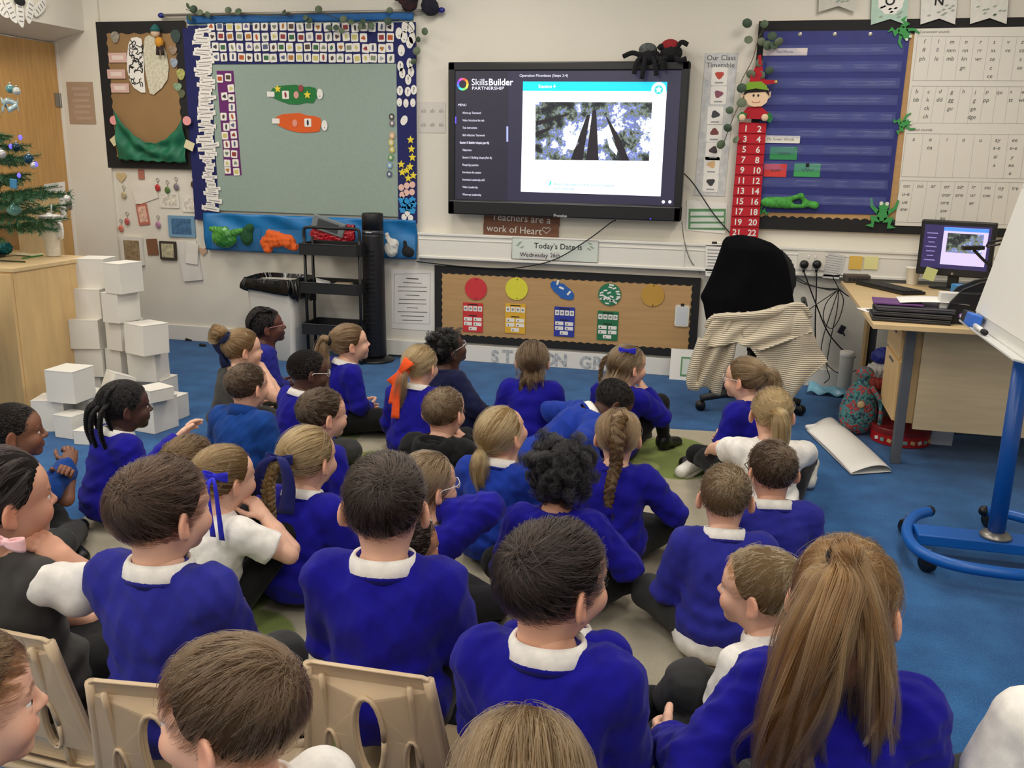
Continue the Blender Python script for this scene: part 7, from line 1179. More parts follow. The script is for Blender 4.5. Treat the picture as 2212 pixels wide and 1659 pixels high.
class Kid:
    """one seated child; px,py is where the middle of the head stands in the photograph, hz its height"""
    def __init__(s, label, px, py, hz, az=0, seat=0.0, hyaw=0, hpitch=0, hroll=0, lean=8, side=0, sc=1.0, skin=(222, 172, 146), fine=1.0,
                 arms=('lap', 'lap'), legs='cross', top=('sweater', 'royal'), bottom=('trousers', 'charcoal'), hair=None, collar=True, shoes='black', group='children sitting on the carpet', dz=0.0):
        s.sc = sc; s.fine = fine; Rb = R3(az); s.Rb = Rb; hp = on_z(px, py, hz)-(Rb@R3(hyaw, hpitch, hroll))@np.array((0, -0.006, 0.018))*sc; hz = hp[2]
        base = hz-0.49*sc  # height of the floor or seat under the pelvis for an upright back
        up = R3(0, -lean, side)
        P = lambda *p: np.array(p, float)*sc
        piv = P(0, 0, 0.09)
        U = lambda *p: piv+up@(P(*p)-piv)
        head0 = U(0, 0.022, 0.492); s.seat = seat
        org = hp-Rb@head0; org[2] = seat  # seat decides the height, head height follows the lean
        dzz = hz-(org[2]+head0[2]); s.str = dzz  # what the spine must stretch to reach the head
        X = lambda p, w=0.0: org+Rb@p+np.array((0, 0, dzz*w))
        s.X = X; s.org = org
        J = s.J = {}
        J['pel'] = X(P(0, -0.005, 0.095)); J['waist'] = X(U(0, -0.018, 0.18), 0.3); J['chest'] = X(U(0, -0.008, 0.285), 0.75); J['neck'] = X(U(0, 0.0, 0.386), 1.0); J['head'] = hp
        s.Rh = Rb@R3(hyaw, hpitch, hroll); s.Ru = Rb@up
        for k, sx in (('L', -1), ('R', 1)):
            J['sh'+k] = X(U(sx*0.110, 0.0, 0.352), 1.0)
            a = arms[0 if k == 'L' else 1]; pole = Rb@np.array((sx*0.9, -0.5, -0.6))
            if isinstance(a, str):
                a, h = (a.split(':')+['relaxed'])[:2]; tt = {'lap': (0.045, 0.15, 0.135), 'knee': (0.19, 0.19, 0.14), 'down': (0.20, 0.03, 0.09), 'back': (0.17, -0.13, 0.05)}
                if a in tt: q = tt[a]; tg = X(P(sx*q[0], q[1], q[2]))
                elif a == 'chin': tg = hp+s.Rh@P(sx*0.030, 0.105, -0.125); pole = Rb@np.array((sx*0.5, 0.9, -0.9)); h = 'curled'
                elif a == 'cheek': tg = hp+s.Rh@P(sx*0.085, 0.075, -0.115); pole = Rb@np.array((sx*0.9, 0.5, -0.9)); h = 'curled'
            else: tg = np.array(a[0], float); h = a[1]; pole = np.array(a[2], float) if len(a) > 2 else pole
            J['el'+k], J['wr'+k] = ik(J['sh'+k], tg, 0.165*sc, 0.15*sc, pole); J['hand'+k] = h
            J['hip'+k] = X(P(sx*0.058, 0.012, 0.088))
            if legs == 'cross': J['kn'+k] = X(P(sx*0.205, 0.165, 0.105)); J['an'+k] = X(P(-sx*0.055, 0.225+0.02*sx, 0.048)); J['to'+k] = X(P(-sx*0.135, 0.25+0.02*sx, 0.035))
            elif legs == 'chair': J['kn'+k] = X(P(sx*0.085, 0.265, 0.075)); J['an'+k] = X(P(sx*0.085, 0.27, 0.05))-np.array((0, 0, seat)); J['to'+k] = J['an'+k]+Rb@P(0, 0.11, -0.022)
            elif legs == 'up': J['kn'+k] = X(P(sx*0.10, 0.24, 0.27)); J['an'+k] = X(P(sx*0.085, 0.33, 0.05)); J['to'+k] = X(P(sx*0.09, 0.43, 0.03))
            elif legs == 'kneel': J['kn'+k] = X(P(sx*0.09, 0.25, 0.06)); J['an'+k] = X(P(sx*0.10, -0.02, 0.05)); J['to'+k] = X(P(sx*0.09, -0.12, 0.04))
            else:
                q = legs[k]; J['kn'+k] = np.array(q[0], float); J['an'+k] = np.array(q[1], float); J['to'+k] = np.array(q[2], float)
        s.root = thing('person', label, 'person', (org[0], org[1], 0), 0, group); s.o = np.array((org[0], org[1], 0)); s.skin = skin; s.hair = hair or {}
        s.body(); s.clothes(top, bottom, shoes, collar)
        if hair: s.do_hair(**hair)
    def put(s, name, V, Q, mt, parent=None, smooth=True):
        return link(name, mesh_np(name, np.asarray(V)-s.o, Q, mt, smooth), parent or s.root)
    def bounds(s, m=0.16):
        A = np.array([v for v in s.J.values() if not isinstance(v, str)]); return A.min(0)-m, A.max(0)+m
    def torso(s, v, g=0.0):
        J, c, Ru = s.J, s.sc, s.Ru
        v.ell(J['pel'], [(q+g)*1.0 for q in (0.112*c, 0.090*c, 0.085*c)], s.Rb, k=0.03); v.ell(J['waist'], (0.097*c+g, 0.078*c+g, 0.085*c+g), Ru, k=0.04)
        v.ell(J['chest'], (0.106*c+g, 0.080*c+g, 0.092*c+g), Ru, k=0.04); m = (J['shL']+J['shR'])/2
        v.cap(J['shL']*0.86+m*0.14, J['shR']*0.86+m*0.14, 0.043*c+g, k=0.035)
    def arm(s, v, k, r=(0.041, 0.033, 0.026), g=0.0, end=1.0, k_=0.02):
        J, c = s.J, s.sc; a, e, w = J['sh'+k], J['el'+k], J['wr'+k]; w2 = e+(w-e)*end
        v.cap(a, e, r[0]*c+g, r[1]*c+g, k=k_); v.cap(e, w2, r[1]*c+g, (r[1]+(r[2]-r[1])*end)*c+g, k=0.012)
    def leg(s, v, k, r=(0.062, 0.047, 0.032), g=0.0, end=1.0):
        J, c = s.J, s.sc; a, e, w = J['hip'+k], J['kn'+k], J['an'+k]; v.cap(a, e, r[0]*c+g, r[1]*c+g, k=0.03); v.cap(e, e+(w-e)*end, r[1]*c+g, r[2]*c+g, k=0.012)
    def body(s):
        lo, hi = s.bounds(0.13); v = Vol(lo, hi, 0.011); J, c = s.J, s.sc; s.torso(v, -0.012)
        v.cap(J['chest'], J['neck'], 0.06*c, 0.046*c, k=0.03); v.cap(J['neck'], J['head']+s.Rh@np.array((0, -0.012, -0.05))*c, 0.037*c, 0.035*c, k=0.02)
        for k in 'LR': s.arm(v, k, g=-0.006); s.leg(v, k, g=-0.008); v.cap(J['an'+k], J['to'+k], 0.026*c, 0.02*c, k=0.015)
        V0, Q0 = v.net(); VV = [V0]; QQ = [Q0]; TT = [np.ones((len(V0), 4), np.float32)]; n = len(V0)
        H = J['head']+(HEAD_V*c)@s.Rh.T; VV.append(H); QQ.append(HEAD_Q+n); TT.append(HEAD_T); n += len(H)
        for k, sx in (('L', -1), ('R', 1)):
            hv, hq = HANDS[J['hand'+k]]; hv = hv*np.array((sx, 1, 1))*c; hq = hq if sx > 0 else hq[:, ::-1]
            y = nrm(J['wr'+k]-J['el'+k]); inn = nrm((J['pel']+J['chest'])/2+s.Rb@np.array((0, 0.12, 0))-J['wr'+k]); z = -(inn-y*(inn@y)); z = nrm(z); x = np.cross(y, z)
            if J['hand'+k] == 'curled': y = nrm(y*0.8+nrm(J['head']-J['wr'+k])*0.45); x = nrm(np.cross(y, z)); z = np.cross(x, y)
            R = np.stack([x, y, z], 1); VV.append(J['wr'+k]+hv@R.T); QQ.append(hq+n); TT.append(np.ones((len(hv), 4), np.float32)); n += len(hv)
        me = mesh_np('body', np.concatenate(VV)-s.o, np.concatenate(QQ), skin_mat(s.skin)); at = me.attributes.new('tint', 'FLOAT_COLOR', 'POINT')
        T = np.concatenate(TT)
        if len(me.vertices) == len(T): at.data.foreach_set('color', T.ravel())
        link('body', me, s.root)
        for sx in (-1, 1):
            e = link('eye', eye_mesh(), s.root); m = Matrix.Identity(4); R = s.Rh*c; p = J['head']+s.Rh@np.array((sx*0.030, 0.0725, 0.0025))*c-s.o
            for i in range(3):
                for j in range(3): m[i][j] = R[i][j]
                m[i][3] = p[i]
            e.matrix_local = m
    def clothes(s, top, bottom, shoes, collar):
        J, c = s.J, s.sc; kind, col = top; g = {'sweater': 0.012, 'fleece': 0.014, 'hoodie': 0.016, 'polo': 0.008, 'tee': 0.008, 'pinafore': 0.007}[kind]
        seed = int(abs(J['head'][0]*1000)+abs(J['head'][1]*700)) % 9999; h = 0.0085 if s.fine > 1 else 0.0068 if s.fine > 0.6 else 0.0055
        A = np.array([J[q] for q in ('pel', 'waist', 'chest', 'neck', 'shL', 'shR', 'elL', 'elR', 'wrL', 'wrR')]); lo, hi = A.min(0)-0.13, A.max(0)+0.10
        v = Vol(lo, hi, h); s.torso(v, g); long_ = kind in ('sweater', 'fleece', 'hoodie')
        v.cap(J['chest'], J['neck']-(J['neck']-J['chest'])*0.12, 0.066*c, 0.052*c, k=0.03)
        v.ell(J['pel']+s.Rb@np.array((0, -0.008, 0.02))*c, (0.127*c, 0.106*c, 0.080*c), s.Rb, k=0.03)
        for k in 'LR':
            if long_:
                s.arm(v, k, (0.046, 0.040, 0.033), g*0.7, 0.93, 0.022); d = nrm(J['wr'+k]-J['el'+k]); v.near(J['el'+k]+(J['wr'+k]-J['el'+k])*0.93, d, 0.055)
                v.cap(J['el'+k], J['el'+k]+nrm(J['el'+k]-J['sh'+k]*0.5-J['wr'+k]*0.5)*0.01, 0.043*c, 0.036*c, k=0.02)
            elif kind in ('polo', 'tee'):
                q = J['sh'+k]+(J['el'+k]-J['sh'+k])*0.66; v.cap(J['sh'+k], q, 0.050*c, 0.053*c, k=0.02); v.near(q, nrm(J['el'+k]-J['sh'+k]), 0.075)
        v.fold(seed, 0.0058 if long_ else 0.0032, (0.05, 0.17) if long_ else (0.07, 0.2), 9, J['waist'][2]-0.02, 0.0045)
        zc = s.org[2]+0.045; S = v.sl(lo, hi)[0]
        v.F = np.maximum(v.F, (zc-v.ax[2])[None, None, :])
        v.F = np.maximum(v.F, -(np.sqrt((v.ax[0]-J['neck'][0])[:, None, None]**2+(v.ax[1]-J['neck'][1])[None, :, None]**2+((v.ax[2]-J['neck'][2]-0.030)[None, None, :]*1.1)**2)-0.050*c))
        V, Q = v.net(); mt = CLOTH(col, kind); o = s.put({'sweater': 'sweater', 'fleece': 'fleece', 'hoodie': 'hoodie', 'polo': 'polo_shirt', 'tee': 'tee_shirt', 'pinafore': 'pinafore'}[kind], V, Q, mt)
        s.top = o
        nk = J['neck']; Rn = s.Ru@np.array(Matrix.Rotation(math.radians(-14), 3, 'X'))
        if kind in ('sweater', 'hoodie'):
            V, Q = ring(nk-Rn@np.array((0, 0, 0.012)), Rn, ((0.060*c, -0.010), (0.066*c, 0.002), (0.061*c, 0.012), (0.054*c, 0.008)), sx=1.06); s.put('neckband', V, Q, mt, o)
            if long_:
                for k in 'LR':
                    d = nrm(J['wr'+k]-J['el'+k]); z = d; x = nrm(np.cross(z, (0.3, 0.2, 0.9))); y = np.cross(z, x); Rc = np.stack([x, y, z], 1)
                    V, Q = ring(J['el'+k]+(J['wr'+k]-J['el'+k])*0.93, Rc, ((0.032*c, -0.02), (0.037*c, -0.012), (0.034*c, 0.016), (0.027*c, 0.016)), 16); s.put('cuff', V, Q, mt, o)
        if kind == 'fleece':
            V, Q = ring(nk+Rn@np.array((0, 0, 0.004)), Rn, ((0.062*c, -0.02), (0.060*c, 0.022), (0.054*c, 0.030), (0.050*c, 0.02), (0.052*c, -0.02)), sx=1.05); s.put('stand_collar', V, Q, mt, o)
        if kind == 'hoodie':
            w = Vol(nk-0.16, nk+0.14, 0.007); b = nk-s.Rb@np.array((0, 0.07, 0.015))*c; w.ell(b, (0.085*c, 0.045*c, 0.06*c), s.Ru, k=0.02); w.cap(b+s.Rb@np.array((-0.06, 0.03, 0.02)), b+s.Rb@np.array((0.06, 0.03, 0.02)), 0.025, k=0.03); w.ell(b+np.array((0, 0, 0.055)), (0.05*c, 0.022*c, 0.05*c), s.Ru, k=0.015, sub=True); w.fold(seed, 0.003)
            V, Q = w.net(); s.put('hood', V, Q, mt, o)
        if collar:
            cm = CLOTH('white', 'polo'); Rn2 = s.Ru@np.array(Matrix.Rotation(math.radians(-10), 3, 'X'))
            prof = ((0.049*c, 0.006), (0.051*c, 0.021), (0.056*c, 0.024), (0.062*c, 0.014), (0.0675*c, -0.006), (0.066*c, -0.008), (0.055*c, 0.006))
            V, Q = ring(nk+Rn2@np.array((0, 0.002, 0.002)), Rn2, prof, 32, sx=1.05); s.put('collar', V, Q, cm)
        # skirts, trousers and shoes
        bk, bc = bottom; A = np.array([J[q] for q in ('pel', 'hipL', 'hipR', 'knL', 'knR', 'anL', 'anR')]); lo, hi = A.min(0)-0.11, A.max(0)+0.11
        v = Vol(lo, hi, max(h, 0.0075)); g2 = {'trousers': 0.006, 'leggings': -0.004, 'skirt': -0.003}[bk]
        v.ell(J['pel']-np.array((0, 0, 0.012)), (0.114*c, 0.090*c, 0.078*c), s.Rb, k=0.03)
        for k in 'LR': s.leg(v, k, (0.066, 0.051, 0.042 if bk == 'trousers' else 0.034), g2, 0.92)
        if bk == 'skirt': v.ell((J['pel']+J['knL']+J['knR'])/3, (0.17*c, 0.15*c, 0.06*c), s.Rb, k=0.05)
        v.fold(seed+5, 0.0030 if bk == 'trousers' else 0.0015); v.F = np.maximum(v.F, (max(0.006, lo[2])-v.ax[2])[None, None, :])
        V, Q = v.net(); s.put({'trousers': 'trousers', 'leggings': 'leggings', 'skirt': 'skirt'}[bk], V, Q, CLOTH(bc, 'trousers'))
        if shoes:
            for k in 'LR':
                a, t = J['an'+k], J['to'+k]; v = Vol(np.minimum(a, t)-0.07, np.maximum(a, t)+0.07, 0.0055); d = nrm(t-a); sm = CLOTH({'black': 'shoe', 'white': 'trainer', 'sock': 'black'}[shoes], 'shoe')
                n = np.array((0, 0, 1.0)); n = nrm(n-d*(n@d)); x = np.cross(d, n); R = np.stack([x, d, n], 1); m = (a+t)/2
                v.cap(a-d*0.02-n*0.008, t+d*0.02-n*0.008, 0.032*c, 0.030*c, k=0.01); v.cap(a, a+nrm(J['kn'+k]-a)*0.02, 0.036*c, 0.036*c, k=0.015); v.F = np.maximum(v.F, (0.004-v.ax[2])[None, None, :])
                V, Q = v.net(); o = s.put('shoe' if shoes != 'sock' else 'sock', V, Q, sm)
                if shoes != 'sock':
                    b = MB(); P = [m-s.o+R@np.array((0.033*math.cos(q)*c, 0.085*math.sin(q)*c, -0.030*c)) for q in (2*math.pi*i/16 for i in range(16))]
                    P2 = [p-R@np.array((0, 0, 0.012)) for p in P]; b.add(P+P2, [list(range(16)), list(range(31, 15, -1))]+[[i, (i+1) % 16, (i+1) % 16+16, i+16] for i in range(16)])
                    b.build('sole', CLOTH('trainer' if shoes == 'white' else 'sole', 'shoe'), o)
    # ---- hair
    def shell(s, prims, low=0.0, cut=True, amp=0.0, h=0.0055):
        v = Vol((-0.14, -0.17, -0.16), (0.14, 0.13, 0.16), h)
        for q in prims:
            if q[0] == 'e': v.ell(q[1], q[2], k=q[3] if len(q) > 3 else 0.02)
            else: v.cap(q[1], q[2], q[3], q[4], k=0.02)
        if amp: v.fold(3, amp, (0.012, 0.03), 14)
        if cut:
            x, y, z = np.meshgrid(*v.ax, indexing='ij'); v.F = np.maximum(v.F, -hairline(np.stack([x, y, z], -1), low)*0.8)
        return v.net()
    def W(s, A): return s.J['head']+(np.asarray(A)*s.sc)@s.Rh.T-s.o
    def do_hair(s, style, col, n=2600, L=0.05, lift=0.10, tie=(0, -0.10, 0.055), tails=(), low=0.0, whorl=(0.012, -0.080, 0.078), band=None, tailn=None, rad=None, fringe=0.0, curl=0.0, braids=(), loose=0, loosepath=None, loosedir=(0, 0, -1)):
        g = np.random.default_rng(int(abs(s.J['head'][0])*9973)); sm, hm = hair_mat(col); n = int(n*(2.2 if s.fine < 0.6 else 1.2 if s.fine <= 1 else 0.8)); rad = rad or (0.00034 if s.fine < 0.6 else 0.00055 if s.fine <= 1 else 0.0007)
        S = []; wh = np.array(whorl); low0 = low
        if style in ('short', 'buzz', 'crop'):
            lf = {'short': lift, 'buzz': 0.035, 'crop': 0.06}[style]
            V, Q = s.shell([('e', HC+np.array((0, -0.002, 0.002)), tuple(HR*(1+lf*0.40)))], low)
            if style == 'crop': L = 0.020; lf = 0.065
            if style in ('short', 'crop'):
                r0 = roots(420, low, g); wr0 = wh+g.normal(size=(420, 3))*0.022; q = (wr0-HC)/HR; wr0 = HC+q/np.linalg.norm(q, axis=1)[:, None]*HR; r0 = np.concatenate([r0, wr0]); G = march(r0, wh, g.uniform(0.75, 1.15, len(r0))*L*np.interp(r0[:, 1], (-0.05, 0.02, 0.07), (1.0, 0.8, 0.4)), 7, lf*0.30, lf, True, 0.35, g, 0.012); S.append(clump(G, n, 0.0045, 0.45, g))
                fr = roots(1500, low, g); fr = fr[(fr[:, 1] > 0.02) & (fr[:, 2] > 0.05)][:130]
                if len(fr): G = march(fr, wh, L*(0.55+fringe), 7, lf*0.4, lf*0.9, True, 0.35, g, 0.012); S.append(clump(G, n//5, 0.004, 0.4, g))
            else:
                l = 0.010 if style == 'buzz' else 0.022; S.append(march(roots(n, low, g), wh, g.uniform(0.7, 1.2, len(roots(n, low, np.random.default_rng(1))))[:n].mean()*l, 4, 0.02, lf*1.1, True, 0.4, g, 0.03))
        elif style == 'afro':
            V, Q = s.shell([('e', HC+np.array((0, -0.004, 0.003)), tuple(HR*(1+lift*0.7)))], low, amp=0.004 if L < 0.02 else 0.009)
            r0 = roots(n, low, g); nn = (r0-HC)/HR; nn /= np.linalg.norm(nn, axis=1)[:, None]; K = 9; t = np.linspace(0, 1, K)[None, :, None]; cl = roots(90, low, g); ci = ((r0[:, None]-cl[None])**2).sum(2).argmin(1); lf_ = g.uniform(0.35, 1.6, len(cl))[ci][:, None, None] if L > 0.02 else 1.0; tw = (cl[ci]-r0)[:, None]*(0.9*t*t) if L > 0.02 else 0.0; dr = g.normal(size=(len(cl), 3))[ci][:, None]*0.008*t if L > 0.02 else 0.0; a = nn[:, None]*t*L*lf_+tw+dr
            ph = g.uniform(0, 6.28, (len(r0), 1, 1)); u = np.cross(nn, g.normal(size=nn.shape)); u /= np.linalg.norm(u, axis=1)[:, None]; w_ = np.cross(nn, u); c_ = curl or 0.005
            S.append((r0*1.0)[:, None]+a+(u[:, None]*np.cos(ph+t*14)+w_[:, None]*np.sin(ph+t*14))*c_*(0.3+t))
        else:
            T = np.array(tie); pr = [('e', HC, tuple(HR*1.035))]
            V, Q = s.shell(pr, low)
            if style in ('pony', 'bun'):
                G = march(roots(260, low, g), T, 0.30, 9, 0.030, 0.055, False, 0.0, g, 0.004); S.append(clump(G, n, 0.0035, 0.5, g))
                fz = march(roots(60, low, g), T, 0.30, 9, 0.05, 0.10, False, 0.0, g, 0.03); S.append(clump(fz, n//14, 0.004, 1.0, g))
            elif style in ('long', 'half'):
                part = np.array((0, 0.085, 0.100)); r0 = roots(420, low, g); G = march(r0, part, np.interp(r0[:, 2], (-0.06, 0.09), (0.05, 0.17)), 9, 0.03, 0.06, True, 0.0, g, 0.010, down=1.3); S.append(clump(G, n, 0.004, 0.7, g))
            elif style == 'braided':
                r0 = roots(300, low, g); G = march(r0, np.array(tie), 0.22, 9, 0.03, 0.06, False, 0.0, g, 0.01); S.append(clump(G, n, 0.004, 0.6, g))
            elif style == 'cornrow':
                pass
        S = [s.W(A) for A in S]; ho = s.put('hair', s.J['head']+(V*s.sc)@s.Rh.T, Q, hm); s.hairobj = ho
        # tails: world offsets from the tie
        T0 = s.W(np.array(tie)); b = MB(); hasb = False
        for tl in tails:
            path = [T0+np.array(q)*s.sc for q in tl['path']]; rr = [q*s.sc for q in tl['r']]
            S.append(clump(tail(path, rr, 90, 12, g, tl.get('frizz', 0.006)), int((tailn or n*0.45)), 0.0038, 0.6, g))
            C = resample(path, 10); b.tube([tuple(q) for q in C], [max(0.002, q*0.72) for q in np.interp(np.linspace(0, 1, 10), np.linspace(0, 1, len(rr)), rr)], 10); hasb = True
        for br in braids:
            path = [s.W(np.array(q)) if br.get('local') else T0+np.array(q)*s.sc for q in br['path']]; m = br.get('m', 48); C = resample(path, m); r0, r1 = br['r']; per = br.get('per', 6)
            Tn = np.gradient(C, axis=0); Tn /= np.linalg.norm(Tn, axis=1)[:, None]; back = np.array(br.get('n', (0, -1, 0.2))); U = np.cross(Tn, back); U /= np.linalg.norm(U, axis=1)[:, None]; Wn = np.cross(U, Tn); uu = np.linspace(0, 1, m); rr = r0+(r1-r0)*uu
            for k in range(3):
                ph = 2*math.pi*(uu*per+k/3); P = C+U*(np.cos(ph)*rr*0.62)[:, None]+Wn*(np.sin(2*ph)*rr*0.36)[:, None]
                b.tube([tuple(q) for q in P], [q*0.50*s.sc for q in rr], 8); hasb = True
                A = tail([tuple(q) for q in P[::2]], [q*0.56*s.sc for q in rr[::6]], br.get('ns', 160), m, g, 0.0); S.append(A)
            if br.get('tuft'):
                e = C[-1]; d = nrm(C[-1]-C[-3]); tp = [e, e+d*br['tuft']*0.5+np.array((0.004, 0, 0)), e+d*br['tuft']+np.array((0.0, 0, -0.004))]; S.append(tail(tp, [r1*0.5, r1*1.0, r1*0.35], 160, 8, g, 0.002)); b.tube(tp, [r1*0.4, r1*0.8, r1*0.2], 8)
        if loose:
            r0 = roots(loose*3, low, g); r0 = r0[r0[:, 2] < 0.06][:loose]; r0 = r0[r0[:, 1] < 0.03]; A = s.W(march(r0, np.array((0, 0.085, 0.10)), 0.08, 5, 0.04, 0.08, True, 0, g, 0.02, down=1.0)); e = A[:, -1]; k = 8; t = np.linspace(0, 1, k+1)[None, 1:, None]
            bk = s.Ru@np.array((0, -1.0, 0)); d = (np.array(loosedir)[None, None]*t+bk[None, None]*np.minimum(t, 0.45)*0.85)*(loosepath or 0.16)*g.uniform(0.6, 1.1, (len(A), 1, 1)); w_ = np.sin(t*6+g.uniform(0, 6, (len(A), 1, 1)))*0.008*t*g.normal(size=(len(A), 1, 3)); S.append(clump(np.concatenate([A, e[:, None]+d+w_], 1), int(n*0.5), 0.004, 0.6, g))
        if hasb: b.build('hair_length', hm, ho, smooth=True)
        if S: curves('hair_strands', S, rad*s.sc, sm, ho)
        if band:
            bc, br_, bw = band; d = nrm(T0-(s.J['head']-s.o)); x = nrm(np.cross(d, (0.2, 0.3, 0.9))); R = np.stack([x, np.cross(d, x), d], 1); V, Q = ring(T0+d*0.0, R, ((br_, -bw), (br_*1.3, 0), (br_, bw), (br_*0.7, 0)), 18); link('hair_tie', mesh_np('hair_tie', V, Q, CLOTH(bc, 'polo')), s.root)
    def bow(s, at, size, col, R=None, tails=None, name='hair_bow'):
        """two loops, a knot and hanging ends; at and tails are world offsets from the middle of the head"""
        p = s.J['head']-s.o+np.array(at); b = MB(); m = CLOTH(col, 'polo'); R = R if R is not None else np.eye(3)
        for sx in (-1, 1):
            def f(u, v, sx=sx):
                a = u*math.pi*2; w_ = (v-0.5)*size*0.62; q = np.array((sx*size*(0.5-0.5*math.cos(a))*0.9, math.sin(a)*size*0.20-0.0, w_*(0.35+0.65*(0.5-0.5*math.cos(a))))); return tuple(p+R@q)
            b.grid(f, 16, 5, 0.0015)
        b.ball(tuple(p), (size*0.17, size*0.17, size*0.2), 10, 8)
        for tl in (tails or ()):
            P = resample([p+np.array(q) for q in tl['path']], 12); wd = tl['w']; sv = np.array(tl.get('side', (1, 0, 0)))
            b.grid(lambda u, v: tuple(P[int(round(u*11))]+sv*(v-0.5)*wd*(0.6+0.4*u)), 11, 2, 0.0015)
        return b.build(name, m, s.root, smooth=True)
    def glasses(s, col):
        b = MB(); H = lambda *q: tuple(s.W(np.array(q)))
        for sx in (-1, 1):
            b.tube([H(sx*0.031+0.020*math.cos(a), 0.095-0.006*abs(math.cos(a)), 0.003+0.016*math.sin(a)) for a in (2*math.pi*i/18 for i in range(19))], 0.0016, 6)
            b.tube([H(sx*0.050, 0.091, 0.008), H(sx*0.072, 0.06, 0.010), H(sx*0.078, 0.0, 0.012), H(sx*0.079, -0.022, -0.004)], 0.0016, 6)
        b.tube([H(-0.011, 0.098, 0.004), H(0, 0.100, 0.007), H(0.011, 0.098, 0.004)], 0.0016, 6); o = b.build('glasses', mat('glasses '+str(col), col, 0.25), s.root, smooth=True)
        g = MB()
        for sx in (-1, 1):
            P = [H(sx*0.031+0.019*math.cos(a), 0.095-0.006*abs(math.cos(a)), 0.003+0.015*math.sin(a)) for a in (2*math.pi*i/18 for i in range(18))]; g.add(P, [list(range(18))])
        gm = mat('lens', (255, 255, 255), 0.02, alpha=0.12, spec=0.6); g.build('lens', gm, o)
CLOTHS = {}
FAB = {'royal': (12, 6, 138), 'royal_dull': (34, 36, 136), 'blue': (14, 50, 150), 'navy': (16, 22, 62), 'fleece': (8, 60, 134), 'white': (236, 232, 224), 'black': (14, 14, 16), 'charcoal': (52, 52, 52),
       'grey': (66, 64, 60), 'shoe': (10, 10, 11), 'sole': (22, 22, 22), 'trainer': (222, 218, 208), 'orange': (255, 92, 40), 'scrunchie': (18, 24, 60), 'bowblue': (40, 40, 190), 'ribbon': (24, 30, 96), 'pink': (240, 190, 190), 'hairtie': (20, 16, 16), 'blond': (200, 165, 110), 'dress': (62, 60, 58), 'darkskirt': (24, 24, 26)}
def CLOTH(col, kind):
    k = ('cloth', col, kind)
    if k in CLOTHS: return CLOTHS[k]
    rough = 0.35 if kind == 'shoe' else 0.9; m = mat('cloth %s %s' % (col, kind), FAB[col], rough, var=0.10, vscale=30, bump=0.35 if kind in ('sweater', 'fleece') else 0.2, bscale=700 if kind != 'fleece' else 350, spec=0.3 if kind != 'shoe' else 0.5, sheen=0.0 if kind == 'shoe' else 0.06)
    CLOTHS[k] = m; return m
# ---------------------------------------------------------------- the class
FLOORG = 'children sitting on the carpet'; CHAIRG = 'children sitting on chairs'
PALE, FAIR, OLIVE, BROWN, DEEP = (226, 178, 152), (218, 166, 138), (196, 142, 112), (128, 84, 62), (84, 54, 42)
DKBR, BRN, LTBR, BLOND, ASH, BLACK = (44, 32, 24), (74, 54, 38), (120, 92, 60), (186, 150, 98), (140, 114, 80), (20, 18, 18)
def tl(*p, r=(0.014, 0.022, 0.024, 0.01), frizz=0.006): return dict(path=[(0, 0, 0)]+list(p), r=list(r), frizz=frizz)
# back rows
Kid('girl with a thin braid and blue cardigan, alone before the low board', 1150, 776, 0.47, az=6, hyaw=2, hpitch=6, top=('sweater', 'royal'), bottom=('skirt', 'darkskirt'), collar=False, fine=1.2,
    hair=dict(style='half', col=(104, 80, 54), tie=(-0.035, -0.085, -0.03), low=0.03, braids=[dict(path=[(0, 0, 0), (-0.005, -0.02, -0.06), (-0.012, -0.03, -0.13), (-0.02, -0.03, -0.19)], r=(0.014, 0.008), per=7)], loose=120, loosepath=0.10))
k = Kid('girl with half-up hair, blue bow and blue cardigan, hand at her mouth', 1352, 786, 0.48, az=-26, hyaw=-18, top=('sweater', 'royal'), bottom=('leggings', 'black'), collar=False, arms=('lap', 'chin'), legs='up', fine=1.2, shoes='black', skin=PALE,
    hair=dict(style='half', col=(128, 102, 70), low=0.03, tie=(-0.03, -0.075, 0.06), braids=[dict(path=[(0, 0, 0), (-0.035, -0.01, -0.03), (-0.045, -0.015, -0.10), (-0.04, -0.02, -0.16)], r=(0.014, 0.008), per=6)], loose=240, loosepath=0.22)); k.bow((0.005, -0.06, 0.095), 0.045, 'bowblue')
Kid('child in navy jumper and glasses with short dark curls, looking up', 962, 752, 0.48, az=-26, hyaw=-16, hpitch=22, top=('sweater', 'navy'), bottom=('trousers', 'navy'), collar=False, skin=DEEP, arms=('lap', 'knee'), fine=1.2, hair=dict(style='afro', col=BLACK, L=0.022, lift=0.14, curl=0.007)).glasses((206, 196, 196))
k = Kid('girl with blond ponytail tied with an orange bow', 907, 786, 0.47, az=-8, hyaw=-4, fine=1.2, skin=PALE, bottom=('skirt', 'darkskirt'), hair=dict(style='pony', col=BLOND, tie=(-0.02, -0.098, -0.005), low=0.01, tails=[tl((-0.01, -0.03, -0.01), (-0.02, -0.035, -0.08), (-0.02, -0.03, -0.17), r=(0.016, 0.03, 0.03, 0.012))], band=('orange', 0.015, 0.008)))
k.bow((-0.055, -0.13, 0.0), 0.085, 'orange', np.array(Matrix.Rotation(-0.9, 3, 'Y')), tails=[dict(path=[(0, -0.01, 0), (-0.01, -0.02, -0.08), (-0.02, -0.02, -0.22)], w=0.042), dict(path=[(0, -0.01, 0), (-0.025, -0.02, -0.07), (-0.04, -0.02, -0.15)], w=0.028)])
